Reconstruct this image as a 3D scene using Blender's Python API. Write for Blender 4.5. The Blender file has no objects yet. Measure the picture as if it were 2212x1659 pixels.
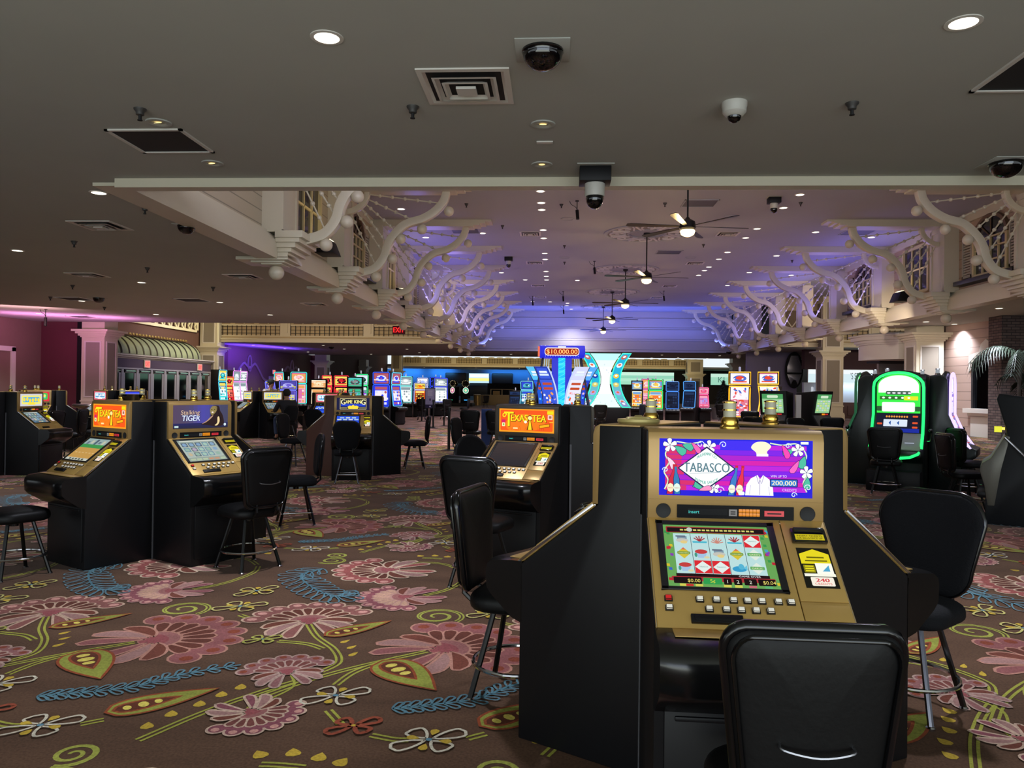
import bpy, bmesh, math, random
from mathutils import Vector, Matrix
random.seed(7)
C = bpy.context.scene.collection
SC = bpy.context.scene
R = math.radians
# ------------------------------------------------------------------ camera
cam = bpy.data.cameras.new('camera'); co = bpy.data.objects.new('camera', cam); C.objects.link(co)
cam.sensor_fit = 'HORIZONTAL'; cam.sensor_width = 36.0; cam.lens = 1660.0/2212*36.0
cam.clip_start = .05; cam.clip_end = 400
co.matrix_world = Matrix.Translation((0, 0, 1.4)) @ Matrix.Rotation(R(3.14), 4, 'Z') @ Matrix.Rotation(R(90.41), 4, 'X') @ Matrix.Rotation(.012, 4, 'Z')
SC.camera = co
# ------------------------------------------------------------------ world, exposure
wd = bpy.data.worlds.new('world'); SC.world = wd; wd.use_nodes = True
wd.node_tree.nodes['Background'].inputs[0].default_value = (.86, .94, 1, 1)
wd.node_tree.nodes['Background'].inputs[1].default_value = 1.0
SC.view_settings.view_transform = 'Standard'; SC.view_settings.look = 'None'
SC.view_settings.exposure = 0.0; SC.view_settings.gamma = 1.0; SC.view_settings.use_curve_mapping = False
SC.cycles.use_denoising = True; SC.cycles.max_bounces = 6; SC.cycles.diffuse_bounces = 4
SC.cycles.glossy_bounces = 3; SC.cycles.transmission_bounces = 3; SC.cycles.transparent_max_bounces = 6
SC.cycles.sample_clamp_indirect = 3.0; SC.cycles.caustics_reflective = False; SC.cycles.caustics_refractive = False
def lin(h):
    h = h.lstrip('#'); o = []
    for i in (0, 2, 4):
        c = int(h[i:i+2], 16)/255; o.append(c/12.92 if c <= .04045 else ((c+.055)/1.055)**2.4)
    return (*o, 1.0)
def area(name, loc, direc, sx, sy, W, col, spread=180):
    l = bpy.data.lights.new(name, 'AREA'); l.shape = 'RECTANGLE'; l.size = sx; l.size_y = sy; l.energy = W; l.color = lin(col)[:3]
    l.spread = R(spread)
    o = bpy.data.objects.new(name, l); C.objects.link(o); o.location = loc
    o.rotation_euler = Vector(direc).to_track_quat('-Z', 'Y').to_euler(); return o
def point(name, loc, W, col, rad=.1):
    l = bpy.data.lights.new(name, 'POINT'); l.energy = W; l.color = lin(col)[:3]; l.shadow_soft_size = rad
    o = bpy.data.objects.new(name, l); C.objects.link(o); o.location = loc; return o
def spot(name, loc, direc, W, col, ang=120, blend=.6, rad=.08):
    l = bpy.data.lights.new(name, 'SPOT'); l.energy = W; l.color = lin(col)[:3]; l.spot_size = R(ang); l.spot_blend = blend; l.shadow_soft_size = rad
    o = bpy.data.objects.new(name, l); C.objects.link(o); o.location = loc
    o.rotation_euler = Vector(direc).to_track_quat('-Z', 'Y').to_euler(); return o
LZ, UZ = 3.84, 6.4            # low ceiling, atrium ceiling
XL, XR = -5.2, 11.1           # the two facades of the atrium
# colour washes: LED strips on the atrium ledges, wall washers, added fill behind the camera, at portal and entrance
area('ledge_wash_blue', (2.9, 47.6, 4.2), (0, -.25, 1), 15, .4, 300, '#6478ff')
area('ledge_wash_violet', (-4.6, 34, 4.5), (.55, 0, 1), 20, .3, 250, '#8078f0')
area('ledge_wash_mauve', (10.5, 34, 4.5), (-.55, 0, 1), 20, .3, 250, '#8078f0')
area('ledge_wash_near', (2.9, 9.6, 4.3), (0, .35, 1), 14, .3, 620, '#d0d0e4')
area('end_wash', (2.9, 45.5, 5.9), (0, 1, -.25), 14, .4, 120, '#7484ff')
area('pink_wash', (-17.2, 26.2, 2.9), (-.25, .45, 1), 4, .4, 120, '#e88cd8')
area('pink_wash_wall', (-16.6, 23.0, 3.3), (-.6, 1, -.2), 2, .4, 70, '#ffc0cc')
area('violet_wash', (-17.6, 45.5, 2.9), (-.4, .2, 1), 5, .4, 170, '#6a3cff')
area('violet_wall_wash', (-16.6, 46.5, 3.4), (-1, .1, -.15), 6, .3, 90, '#7a48ff')
area('fill_behind', (1, -6, 2.4), (0, 1, .12), 16, 2.4, 420, '#cfdcec')  # added fill, stands in for machine glow behind the camera
area('ceiling_fill', (0, -3.2, .7), (0, .5, 1), 14, 3, 480, '#dfe6dc')  # added unseen fill, aimed up to brighten the low ceiling
area('gallery_wash', (-12, 31.6, 4.2), (0, 1, .25), 12, .2, 330, '#ffe0a8')
area('gallery_wash', (16.5, 31.6, 4.2), (0, 1, .25), 9, .2, 260, '#ffe0b8')
area('far_gallery_wash', (0, 79, 3.6), (0, 1, .12), 30, .3, 420, '#ffe0a0')
spot('portal_fill', (9.5, 23.5, 3.75), (3.4, 6, -.9), 420, '#ffe8d4', 70, .9)  # added spot without a fixture, brightens the portal header and columns
spot('entrance_fill', (-13.6, 36, 6.0), (-5.0, 0, -4.6), 900, '#dfe2ff', 95, .9)  # added spot without a fixture, brightens the door frames
spot('awning_spot', (-13.5, 36.5, 6.2), (-5.2, 1.2, -2.2), 900, '#fff0c8', 80, .9)
spot('awning_spot', (-14.5, 40.5, 6.2), (-4.5, -1.5, -2.2), 600, '#fff0c8', 80, .9)
# ------------------------------------------------------------------ materials
MATS = {}
def mat(name, col, rough=.5, metal=0., spec=.5, noise=0., nscale=8., bump=0., coat=0., emit=None, es=0.):
    if name in MATS: return MATS[name]
    m = bpy.data.materials.new(name); m.use_nodes = True; nt = m.node_tree; b = nt.nodes['Principled BSDF']
    c = lin(col) if isinstance(col, str) else col
    b.inputs['Base Color'].default_value = c; b.inputs['Roughness'].default_value = rough; b.inputs['Metallic'].default_value = metal
    b.inputs['Specular IOR Level'].default_value = spec; b.inputs['Coat Weight'].default_value = coat
    if noise or bump:
        tc = nt.nodes.new('ShaderNodeTexCoord'); n = nt.nodes.new('ShaderNodeTexNoise'); n.inputs['Scale'].default_value = nscale; n.inputs['Detail'].default_value = 4
        nt.links.new(tc.outputs['Object'], n.inputs['Vector'])
        if noise:
            rp = nt.nodes.new('ShaderNodeMapRange'); rp.inputs[3].default_value = 1-noise; rp.inputs[4].default_value = 1+noise
            mx = nt.nodes.new('ShaderNodeVectorMath'); mx.operation = 'SCALE'; mx.inputs[0].default_value = c[:3]
            nt.links.new(n.outputs['Fac'], rp.inputs[0]); nt.links.new(rp.outputs[0], mx.inputs['Scale']); nt.links.new(mx.outputs[0], b.inputs['Base Color'])
        if bump:
            bp = nt.nodes.new('ShaderNodeBump'); bp.inputs['Strength'].default_value = bump; bp.inputs['Distance'].default_value = .01
            nt.links.new(n.outputs['Fac'], bp.inputs['Height']); nt.links.new(bp.outputs[0], b.inputs['Normal'])
    if emit:
        b.inputs['Emission Color'].default_value = lin(emit); b.inputs['Emission Strength'].default_value = es
    MATS[name] = m; return m
def glow(col, es=1.2):
    return mat('glow_%s_%s' % (col.strip('#'), es), '#101010', .35, emit=col, es=es)
def artmat(es=1.0, lit=True, rough=.25, name=None):
    k = name or 'lit_art_%s' % es
    if k in MATS: return MATS[k]
    m = bpy.data.materials.new(k); m.use_nodes = True; nt = m.node_tree; b = nt.nodes['Principled BSDF']
    at = nt.nodes.new('ShaderNodeAttribute'); at.attribute_name = 'Col'
    if lit:
        b.inputs['Base Color'].default_value = (.005, .005, .005, 1); b.inputs['Roughness'].default_value = rough; b.inputs['Specular IOR Level'].default_value = .06
        nt.links.new(at.outputs['Color'], b.inputs['Emission Color']); b.inputs['Emission Strength'].default_value = es
    else:
        b.inputs['Roughness'].default_value = rough; b.inputs['Specular IOR Level'].default_value = .12; b.inputs['Sheen Weight'].default_value = .10 if 'carpet' in k else 0; b.inputs['Sheen Roughness'].default_value = .25; b.inputs['Sheen Tint'].default_value = (1, .86, .82, 1)
        tc = nt.nodes.new('ShaderNodeTexCoord'); n = nt.nodes.new('ShaderNodeTexNoise'); n.inputs['Scale'].default_value = 1.6; n.inputs['Detail'].default_value = 6
        mp = nt.nodes.new('ShaderNodeMapping'); mp.inputs['Scale'].default_value = (1, 2.6, 1)
        n2 = nt.nodes.new('ShaderNodeTexNoise'); n2.inputs['Scale'].default_value = 90; n2.inputs['Detail'].default_value = 2
        nt.links.new(tc.outputs['Object'], mp.inputs[0]); nt.links.new(mp.outputs[0], n.inputs['Vector']); nt.links.new(tc.outputs['Object'], n2.inputs['Vector'])
        r1 = nt.nodes.new('ShaderNodeMapRange'); r1.inputs[1].default_value = .3; r1.inputs[2].default_value = .7; r1.inputs[3].default_value = .78; r1.inputs[4].default_value = 1.2
        r2 = nt.nodes.new('ShaderNodeMapRange'); r2.inputs[1].default_value = .3; r2.inputs[2].default_value = .7; r2.inputs[3].default_value = .8; r2.inputs[4].default_value = 1.2
        mu = nt.nodes.new('ShaderNodeMath'); mu.operation = 'MULTIPLY'
        mx = nt.nodes.new('ShaderNodeVectorMath'); mx.operation = 'SCALE'
        nt.links.new(n.outputs['Fac'], r1.inputs[0]); nt.links.new(n2.outputs['Fac'], r2.inputs[0]); nt.links.new(r1.outputs[0], mu.inputs[0]); nt.links.new(r2.outputs[0], mu.inputs[1])
        nt.links.new(at.outputs['Color'], mx.inputs[0]); nt.links.new(mu.outputs[0], mx.inputs['Scale']); nt.links.new(mx.outputs[0], b.inputs['Base Color'])
    MATS[k] = m; return m
def sidingmat(name, col, pitch, line=.55, axis='Z'):
    m = bpy.data.materials.new(name); m.use_nodes = True; nt = m.node_tree; b = nt.nodes['Principled BSDF']; b.inputs['Roughness'].default_value = .6
    tc = nt.nodes.new('ShaderNodeTexCoord'); sp = nt.nodes.new('ShaderNodeSeparateXYZ'); nt.links.new(tc.outputs['Object'], sp.inputs[0])
    dv = nt.nodes.new('ShaderNodeMath'); dv.operation = 'DIVIDE'; dv.inputs[1].default_value = pitch; fr = nt.nodes.new('ShaderNodeMath'); fr.operation = 'FRACT'
    nt.links.new(sp.outputs[axis], dv.inputs[0]); nt.links.new(dv.outputs[0], fr.inputs[0])
    gt = nt.nodes.new('ShaderNodeMath'); gt.operation = 'GREATER_THAN'; gt.inputs[1].default_value = .08; nt.links.new(fr.outputs[0], gt.inputs[0])
    mx = nt.nodes.new('ShaderNodeMix'); mx.data_type = 'RGBA'; c = lin(col); mx.inputs[6].default_value = (c[0]*line, c[1]*line, c[2]*line, 1); mx.inputs[7].default_value = c
    nt.links.new(gt.outputs[0], mx.inputs[0]); nt.links.new(mx.outputs[2], b.inputs['Base Color'])
    bp = nt.nodes.new('ShaderNodeBump'); bp.inputs['Distance'].default_value = .02; nt.links.new(fr.outputs[0], bp.inputs['Height']); nt.links.new(bp.outputs[0], b.inputs['Normal'])
    return m
def brickmat():
    m = bpy.data.materials.new('old_brick'); m.use_nodes = True; nt = m.node_tree; b = nt.nodes['Principled BSDF']; b.inputs['Roughness'].default_value = .85
    tc = nt.nodes.new('ShaderNodeTexCoord'); sp = nt.nodes.new('ShaderNodeSeparateXYZ'); ad = nt.nodes.new('ShaderNodeMath'); cb = nt.nodes.new('ShaderNodeCombineXYZ')
    nt.links.new(tc.outputs['Object'], sp.inputs[0]); nt.links.new(sp.outputs['X'], ad.inputs[0]); nt.links.new(sp.outputs['Y'], ad.inputs[1])
    nt.links.new(ad.outputs[0], cb.inputs[0]); nt.links.new(sp.outputs['Z'], cb.inputs[1])
    br = nt.nodes.new('ShaderNodeTexBrick'); br.inputs['Scale'].default_value = 1; br.inputs['Brick Width'].default_value = .26; br.inputs['Row Height'].default_value = .085; br.inputs['Mortar Size'].default_value = .009
    br.inputs['Color1'].default_value = lin('#5a4a46'); br.inputs['Color2'].default_value = lin('#74645e'); br.inputs['Mortar'].default_value = lin('#2e2a2c')
    nt.links.new(cb.outputs[0], br.inputs['Vector']); nt.links.new(br.outputs['Color'], b.inputs['Base Color']); return m
M_ceil = mat('ceiling_paint', '#b1b3ab', .9, spec=.1, noise=.05, nscale=1.2)
M_ceilup = mat('atrium_ceiling_paint', '#a8aab4', .9, spec=.1, noise=.04, nscale=.8)
M_cream = mat('cream_gloss_trim', '#cfc8b0', .35, noise=.03, nscale=2)
M_white = mat('white_trim', '#d6d2c8', .4)
M_ball = mat('cream_ball', '#d2c9b2', .3)
M_siding = sidingmat('siding_ivory', '#b9ad94', .26)
M_sidingR = sidingmat('siding_tan', '#b09a86', .26)
M_black = mat('black_laminate', '#07070a', .5, spec=.3, noise=.15, nscale=30)
M_blackgloss = mat('black_gloss', '#060607', .12, coat=.4)
M_vinyl = mat('black_vinyl', '#050506', .5, spec=.22, bump=.06, nscale=60)
M_fabric = mat('black_fabric', '#0b0c10', .8, spec=.2, bump=.3, nscale=120)
M_pipe = mat('vinyl_piping', '#08080a', .18)
M_bronze = mat('bronze_face', '#a2824e', .36, .4, noise=.06, nscale=12)
M_bronzed = mat('dark_bronze_face', '#3a342a', .4, .4, noise=.06, nscale=12)
M_gold = mat('gold_deck', '#c09c58', .32, .4, noise=.05, nscale=14)
M_chrome = mat('chrome', '#c8c8cc', .12, 1.)
M_brass = mat('polished_brass', '#c9a24a', .14, 1.)
M_frost = mat('frosted_lens', '#a9a48c', .4)
M_darkleg = mat('black_leg_metal', '#0a0a0b', .3, .3)
M_grey = mat('grey_plastic', '#4a4a4e', .5)
M_dark = mat('dark_recess', '#121214', .7)
M_brown = mat('brown_laminate', '#4a2c22', .55, noise=.25, nscale=90)
M_darkbrownmetal = mat('well_lining', '#2a2622', .6)
M_dome = mat('dome_smoke', '#060608', .06, coat=.6)
M_camwhite = mat('camera_white', '#c6c4ba', .4)
M_button = mat('button_cap', '#e4e0d4', .35, emit='#e8e2d2', es=.28)
M_buttonred = mat('button_red', '#c02020', .35, emit='#d02020', es=.35)
# ------------------------------------------------------------------ mesh helpers
def tag(o, label=None, cat=None, group=None, kind=None):
    if label: o['label'] = label
    if cat: o['category'] = cat
    if group: o['group'] = group
    if kind: o['kind'] = kind
    return o
def empty(name, loc, rz=0, label=None, cat=None, group=None):
    o = bpy.data.objects.new(name, None); C.objects.link(o); o.location = loc; o.rotation_euler = (0, 0, rz); o.empty_display_size = .1
    return tag(o, label, cat, group)
def put(name, mesh, parent=None, loc=None, rot=None):
    o = bpy.data.objects.new(name, mesh); C.objects.link(o)
    if parent: o.parent = parent
    if loc is not None: o.location = loc
    if rot is not None: o.rotation_euler = rot
    return o
class MB:
    def __init__(s, m=None): s.v = []; s.f = []; s.mi = []; s.mats = []; s.T = Matrix(); s.use(m) if m else None
    def use(s, m):
        if m not in s.mats: s.mats.append(m)
        s.cur = s.mats.index(m); return s
    def add(s, vs, fs):
        n = len(s.v); s.v += [s.T @ Vector(p) for p in vs]; s.f += [[i+n for i in f] for f in fs]; s.mi += [s.cur]*len(fs); return s
    def box(s, x0, x1, y0, y1, z0, z1):
        return s.add([(x, y, z) for z in (z0, z1) for y in (y0, y1) for x in (x0, x1)], [(0, 2, 3, 1), (4, 5, 7, 6), (0, 1, 5, 4), (2, 6, 7, 3), (0, 4, 6, 2), (1, 3, 7, 5)])
    def prism(s, pts, fn, d0, d1):       # polygon pts (a,b) swept between depths d0 and d1, fn(a,b,d)->xyz
        n = len(pts)
        return s.add([fn(a, b, d0) for a, b in pts]+[fn(a, b, d1) for a, b in pts], [list(range(n))[::-1], list(range(n, 2*n))]+[(i, (i+1) % n, n+(i+1) % n, n+i) for i in range(n)])
    def loft(s, rings, closed=True, caps=True):
        n = len(rings[0]); vs = [p for r in rings for p in r]; fs = []
        for k in range(len(rings)-1):
            for i in range(n if closed else n-1): fs.append((k*n+i, k*n+(i+1) % n, (k+1)*n+(i+1) % n, (k+1)*n+i))
        if caps: fs += [list(range(n))[::-1], list(range((len(rings)-1)*n, len(rings)*n))]
        return s.add(vs, fs)
    def lathe(s, prof, n=16, c=(0, 0, 0), caps=True):
        return s.loft([[(c[0]+r*math.cos(2*math.pi*i/n), c[1]+r*math.sin(2*math.pi*i/n), c[2]+z) for i in range(n)] for r, z in prof], True, caps)
    def tube(s, path, r, n=8, closed=False, sq=None, up=None):   # sq=(w,h): rectangular bar
        P = [Vector(p) for p in path]; k = len(P); rings = []; pu = Vector(up) if up else None
        for i in range(k):
            t = (P[(i+1) % k]-P[i-1] if closed else P[min(i+1, k-1)]-P[max(i-1, 0)]).normalized()
            if up is None:
                u = (pu - t*pu.dot(t)) if pu is not None else t.orthogonal()
                if u.length < 1e-4: u = t.orthogonal()
                u.normalize(); pu = u
            else:
                u = Vector(up); u = (u-t*u.dot(t)).normalized()
            w = t.cross(u); rr = r[i] if isinstance(r, (list, tuple)) else r
            if sq: rings.append([P[i]+u*a*sq[1]/2+w*b*sq[0]/2 for a, b in ((-1, -1), (-1, 1), (1, 1), (1, -1))])
            else: rings.append([P[i]+(u*math.cos(2*math.pi*j/n)+w*math.sin(2*math.pi*j/n))*rr for j in range(n)])
        if closed: rings.append(rings[0])
        return s.loft(rings, True, not closed)
    def ball(s, c, r, n=14, m=8, sz=1.):
        return s.lathe([(max(r*math.sin(math.pi*i/m), 1e-4), -r*sz*math.cos(math.pi*i/m)) for i in range(m+1)], n, c)
    def mesh(s, name, bevel=0., seg=2, ang=38):
        me = bpy.data.meshes.new(name); me.from_pydata([tuple(v) for v in s.v], [], s.f)
        for m in s.mats: me.materials.append(m)
        me.polygons.foreach_set('material_index', s.mi); bm = bmesh.new(); bm.from_mesh(me)
        if bevel:
            bmesh.ops.remove_doubles(bm, verts=bm.verts, dist=1e-5)
            bmesh.ops.recalc_face_normals(bm, faces=bm.faces)
            ed = [e for e in bm.edges if len(e.link_faces) == 2 and e.calc_face_angle() > R(30)]
            bmesh.ops.bevel(bm, geom=ed, offset=bevel, segments=seg, affect='EDGES', profile=.5, clamp_overlap=True)
        else: bmesh.ops.recalc_face_normals(bm, faces=bm.faces)
        for f in bm.faces: f.smooth = True
        bm.to_mesh(me); bm.free(); me.set_sharp_from_angle(angle=R(ang)); me.update(); return me
    def obj(s, name, parent=None, bevel=0., seg=2, ang=38, loc=None, rot=None): return put(name, s.mesh(name, bevel, seg, ang), parent, loc, rot)
def struct(o): o['kind'] = 'structure'; return o
def catmull(P, n=8, closed=False):
    P = [Vector(p) for p in P]; o = []; k = len(P)
    for i in range(k if closed else k-1):
        g = lambda j: P[j % k] if closed else P[min(max(j, 0), k-1)]
        a, b, c, d = g(i-1), g(i), g(i+1), g(i+2)
        for q in range(n):
            t = q/n; o.append(.5*((2*b)+(c-a)*t+(2*a-5*b+4*c-d)*t*t+(3*b-a-3*c+d)*t**3))
    if not closed: o.append(P[-1])
    return o
# ------------------------------------------------------------------ flat artwork (screens, signs, carpet)
TXT = {}
def textpolys(s):
    if s in TXT: return TXT[s]
    cu = bpy.data.curves.new('t', 'FONT'); cu.body = s; cu.size = 1; cu.resolution_u = 3
    o = bpy.data.objects.new('t', cu); C.objects.link(o); dg = bpy.context.evaluated_depsgraph_get(); me = o.evaluated_get(dg).to_mesh()
    v = [(p.co.x, p.co.y) for p in me.vertices]; f = [tuple(p.vertices) for p in me.polygons]
    o.evaluated_get(dg).to_mesh_clear(); bpy.data.objects.remove(o); bpy.data.curves.remove(cu)
    xs = [p[0] for p in v] or [0, 1]; ys = [p[1] for p in v] or [0, 1]; TXT[s] = (v, f, min(xs), max(xs), min(ys), max(ys)); return TXT[s]
class CV:
    """flat coloured polygons in layers"""
    def __init__(s, w, h): s.w = w; s.h = h; s.P = []; s.L = 0
    def lay(s, n=1): s.L += n; return s
    def poly(s, pts, col, lay=None): s.P.append(([tuple(p)[:2] for p in pts], lin(col) if isinstance(col, str) else col, s.L if lay is None else lay, None)); s.L += 0 if lay is not None else .02; return s
    def rect(s, x0, y0, x1, y1, col, r=0):
        if r:
            pts = []
            for cx, cy, a in ((x1-r, y0+r, -90), (x1-r, y1-r, 0), (x0+r, y1-r, 90), (x0+r, y0+r, 180)):
                pts += [(cx+r*math.cos(R(a+b)), cy+r*math.sin(R(a+b))) for b in (0, 30, 60, 90)]
            return s.poly(pts, col)
        return s.poly([(x0, y0), (x1, y0), (x1, y1), (x0, y1)], col)
    def ell(s, x, y, a, b, col, rot=0, n=16):
        c, q = math.cos(rot), math.sin(rot)
        return s.poly([(x+a*math.cos(t)*c-b*math.sin(t)*q, y+a*math.cos(t)*q+b*math.sin(t)*c) for t in [2*math.pi*i/n for i in range(n)]], col)
    def stroke(s, pts, w, col, closed=False):
        P = [Vector(p[:2]) for p in pts]; k = len(P); A = []; B = []
        for i in range(k):
            t = (P[(i+1) % k]-P[i-1]) if closed else (P[min(i+1, k-1)]-P[max(i-1, 0)])
            if t.length < 1e-9: t = Vector((1, 0))
            t.normalize(); n = Vector((-t.y, t.x))*w/2; A.append(P[i]+n); B.append(P[i]-n)
        rng = range(k if closed else k-1); lay = s.L; s.L += .02
        vs = A+B; s.P.append(([tuple(p) for p in vs], lin(col) if isinstance(col, str) else col, lay, [(i, (i+1) % k, k+(i+1) % k, k+i) for i in rng])); return s
    def text(s, t, x, y, h, col, w=None, align='c', bold=0, slant=0., arch=None):
        v, f, x0, x1, y0, y1 = textpolys(t); sc = h/.7; sx = sc if w is None else w/(x1-x0); W = (x1-x0)*sx
        ox = x-(W/2 if align == 'c' else 0 if align == 'l' else W)
        pts = [(ox+(a-x0)*sx+slant*b*sc, y+b*sc) for a, b in v]
        if arch: pts = [(a, b+arch*(1-((a-x)/(W/2))**2)) for a, b in pts]
        for dx in ([0] if not bold else [-bold, 0, bold]):
            s.P.append(([(a+dx, b) for a, b in pts], lin(col) if isinstance(col, str) else col, s.L, f)); s.L += .02
        return s
    def mesh(s, name, mp, eps=None, m=None, flip=False):
        v = []; f = []; col = []; seen = sorted(set(p[2] for p in s.P)); order = {l: i for i, l in enumerate(seen)}; eps = max(s.w, .2)*.008/len(seen)
        for pts, c, l, fs in s.P:
            n = len(v); k = order[l]
            v += [tuple(mp(a, b, (k+1)*eps)) for a, b in pts]; col += [c]*len(pts)
            f += [[i+n for i in q] for q in (fs or [range(len(pts))])]
        me = bpy.data.meshes.new(name); me.from_pydata(v, [], f); ca = me.color_attributes.new('Col', 'FLOAT_COLOR', 'POINT')
        ca.data.foreach_set('color', [x for c in col for x in c]); me.materials.append(m or artmat()); me.update(); return me
def plane_map(o, ex, ey):
    o, ex, ey = Vector(o), Vector(ex).normalized(), Vector(ey).normalized(); n = ex.cross(ey)
    return lambda a, b, d: o+ex*a+ey*b+n*d
CARPET = [
  ('fan', [(-2.17, 4.12), (-1.8, 4.4)], 'A'),
  ('fan', [(-1.45, 4.54), (-1.58, 4.91)], 'B'),
  ('fan', [(-1.25, 5.86), (-1.65, 5.72)], 'C'),
  ('fan', [(-0.98, 5.11), (-1.27, 4.97)], 'D'),
  ('fan', [(-1.29, 3.71), (-1.39, 3.93)], 'E'),
  ('fan', [(-1.28, 3.24), (-1.11, 3.09)], 'F'),
  ('pod', [(-2.87, 4.26), (-2.56, 4.57)], 0.1),
  ('pod', [(-2.46, 3.9), (-2.13, 3.54)], 0.17),
  ('pod', [(-1.89, 3.18), (-1.53, 3.48)], 0.13),
  ('fea', [(-2.29, 3.32), (-2.14, 3.37), (-1.93, 3.46), (-1.78, 3.63), (-1.55, 3.78)], 0.07),
  ('fea', [(-1.75, 5.83), (-1.86, 5.62), (-1.68, 5.3), (-1.47, 5.08), (-1.37, 5.09)], 0.16),
  ('fl4', [(-2.08, 3.04), (-1.95, 3.12), (-2.18, 3.17)], 'w'),
  ('fl4', [(-0.97, 3.44), (-0.84, 3.52), (-1.04, 3.57)], 'w'),
  ('fl4', [(-1.97, 4.78), (-1.83, 4.86), (-2.03, 4.92)], 'y'),
  ('fl4', [(-2.01, 5.15), (-1.92, 5.28), (-2.15, 5.27)], 'y'),
  ('fl4', [(-1.59, 4.17), (-1.51, 4.23), (-1.62, 4.27)], 'g'),
  ('fl4', [(-0.81, 3.14), (-0.72, 3.21), (-0.85, 3.22)], 'r'),
  ('spi', [(-2.3, 4.7), (-2.16, 4.6)]),
  ('spi', [(-1.8, 2.82), (-1.82, 2.72)]),
  ('spi', [(-1.77, 6.13), (-1.86, 6.04)]),
  ('drop', [(-1.64, 3.05), (-1.66, 3.1)], 0.035),
  ('drop', [(-1.6, 3.17), (-1.62, 3.22)], 0.035),
  ('drop', [(-1.53, 3.28), (-1.55, 3.34)], 0.035),
  ('drop', [(-1.48, 3.39), (-1.5, 3.45)], 0.035),
  ('drop', [(-1.43, 3.48), (-1.45, 3.55)], 0.035),
  ('drop', [(-2.75, 4.16), (-2.72, 4.21)], 0.022),
  ('drop', [(-2.69, 4.07), (-2.66, 4.12)], 0.022),
  ('drop', [(-2.65, 3.96), (-2.62, 4.03)], 0.022),
  ('drop', [(-1.08, 2.85), (-1.12, 2.9)], 0.04),
  ('drop', [(-0.97, 2.87), (-0.99, 2.93)], 0.04),
  ('drop', [(-0.87, 2.84), (-0.87, 2.91)], 0.04),
  ('drop', [(-0.79, 2.81), (-0.77, 2.86)], 0.04),
  ('stem', [(-1.31, 3.4), (-1.16, 3.61), (-0.96, 3.82), (-0.66, 4.07)]),
  ('stem', [(-1.01, 3.57), (-0.97, 3.73), (-0.88, 3.87), (-0.79, 3.97)]),
  ('stem', [(-1.43, 4.47), (-1.31, 4.25), (-1.16, 4.06), (-1.08, 3.87), (-1.13, 3.73)]),
  ('stem', [(-1.5, 4.16), (-1.33, 4.13), (-1.22, 4.06)]),
  ('stem', [(-0.96, 3.29), (-0.91, 3.22), (-0.87, 3.16)]),
  ('stem', [(-0.72, 3.07), (-0.62, 3.04), (-0.56, 3.04)]),
  ('stem', [(-0.33, 3.07), (-0.29, 3.1), (-0.26, 3.12)]),
  ('stem', [(-1.62, 2.95), (-1.48, 3.23), (-1.32, 3.47), (-1.15, 3.67)]),
  ('stem1', [(-1.31, 3.27), (-1.31, 3.32), (-1.25, 3.4), (-1.2, 3.54), (-1.26, 3.68)]),
  ('stem', [(-0.86, 5.16), (-0.75, 5.29), (-0.68, 5.45), (-0.64, 5.68), (-0.68, 5.87)]),
  ('stem', [(-1.18, 6.08), (-1.02, 6.14), (-0.85, 6.09), (-0.71, 5.92)]),
  ('stem', [(-1.07, 2.8), (-0.99, 2.8), (-0.9, 2.79)]),
  ('stem', [(-1.9, 4.61), (-1.82, 4.56), (-1.77, 4.57)]),
]
# ------------------------------------------------------------------ carpet artwork (one repeat is 1.6 x 3.5 m)
BROWN = '#563f30'; PINK = '#b06468'; PINKD = '#9a5058'; RUST = '#7a3c2a'; CREAM = '#b89880'; LIME = '#888c3c'; YEL = '#b89a38'; BLUE = '#567a86'; WHT = '#c4bca8'
def petal(cv, c, ang, r0, r1, w, fill, edge, ew, curl=0, spot=None, inner=None):
    a = Vector((math.cos(ang), math.sin(ang))); n = Vector((-a.y, a.x)); pts = []
    for i in range(13):
        t = i/12; q = r0+(r1-r0)*t; pts.append((q, w*math.sin(math.pi*min(t*.62, 1))**.8 if t < .8 else w*math.sin(math.pi*.496)**.8*math.sqrt(max(0, 1-((t-.8)/.2)**2))))
    L = [c+a*q+n*(h+curl*((q-r0)/(r1-r0))**2) for q, h in pts]+[c+a*q+n*(-h+curl*((q-r0)/(r1-r0))**2) for q, h in pts[::-1]]
    if fill: cv.poly(L, fill)
    if edge: cv.stroke(L, ew, edge, True)
    if spot:
        p = c+a*(r0+(r1-r0)*.74)+n*curl*.55; cv.ell(p.x, p.y, (r1-r0)*.13, w*.38, spot, ang, 8)
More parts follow.
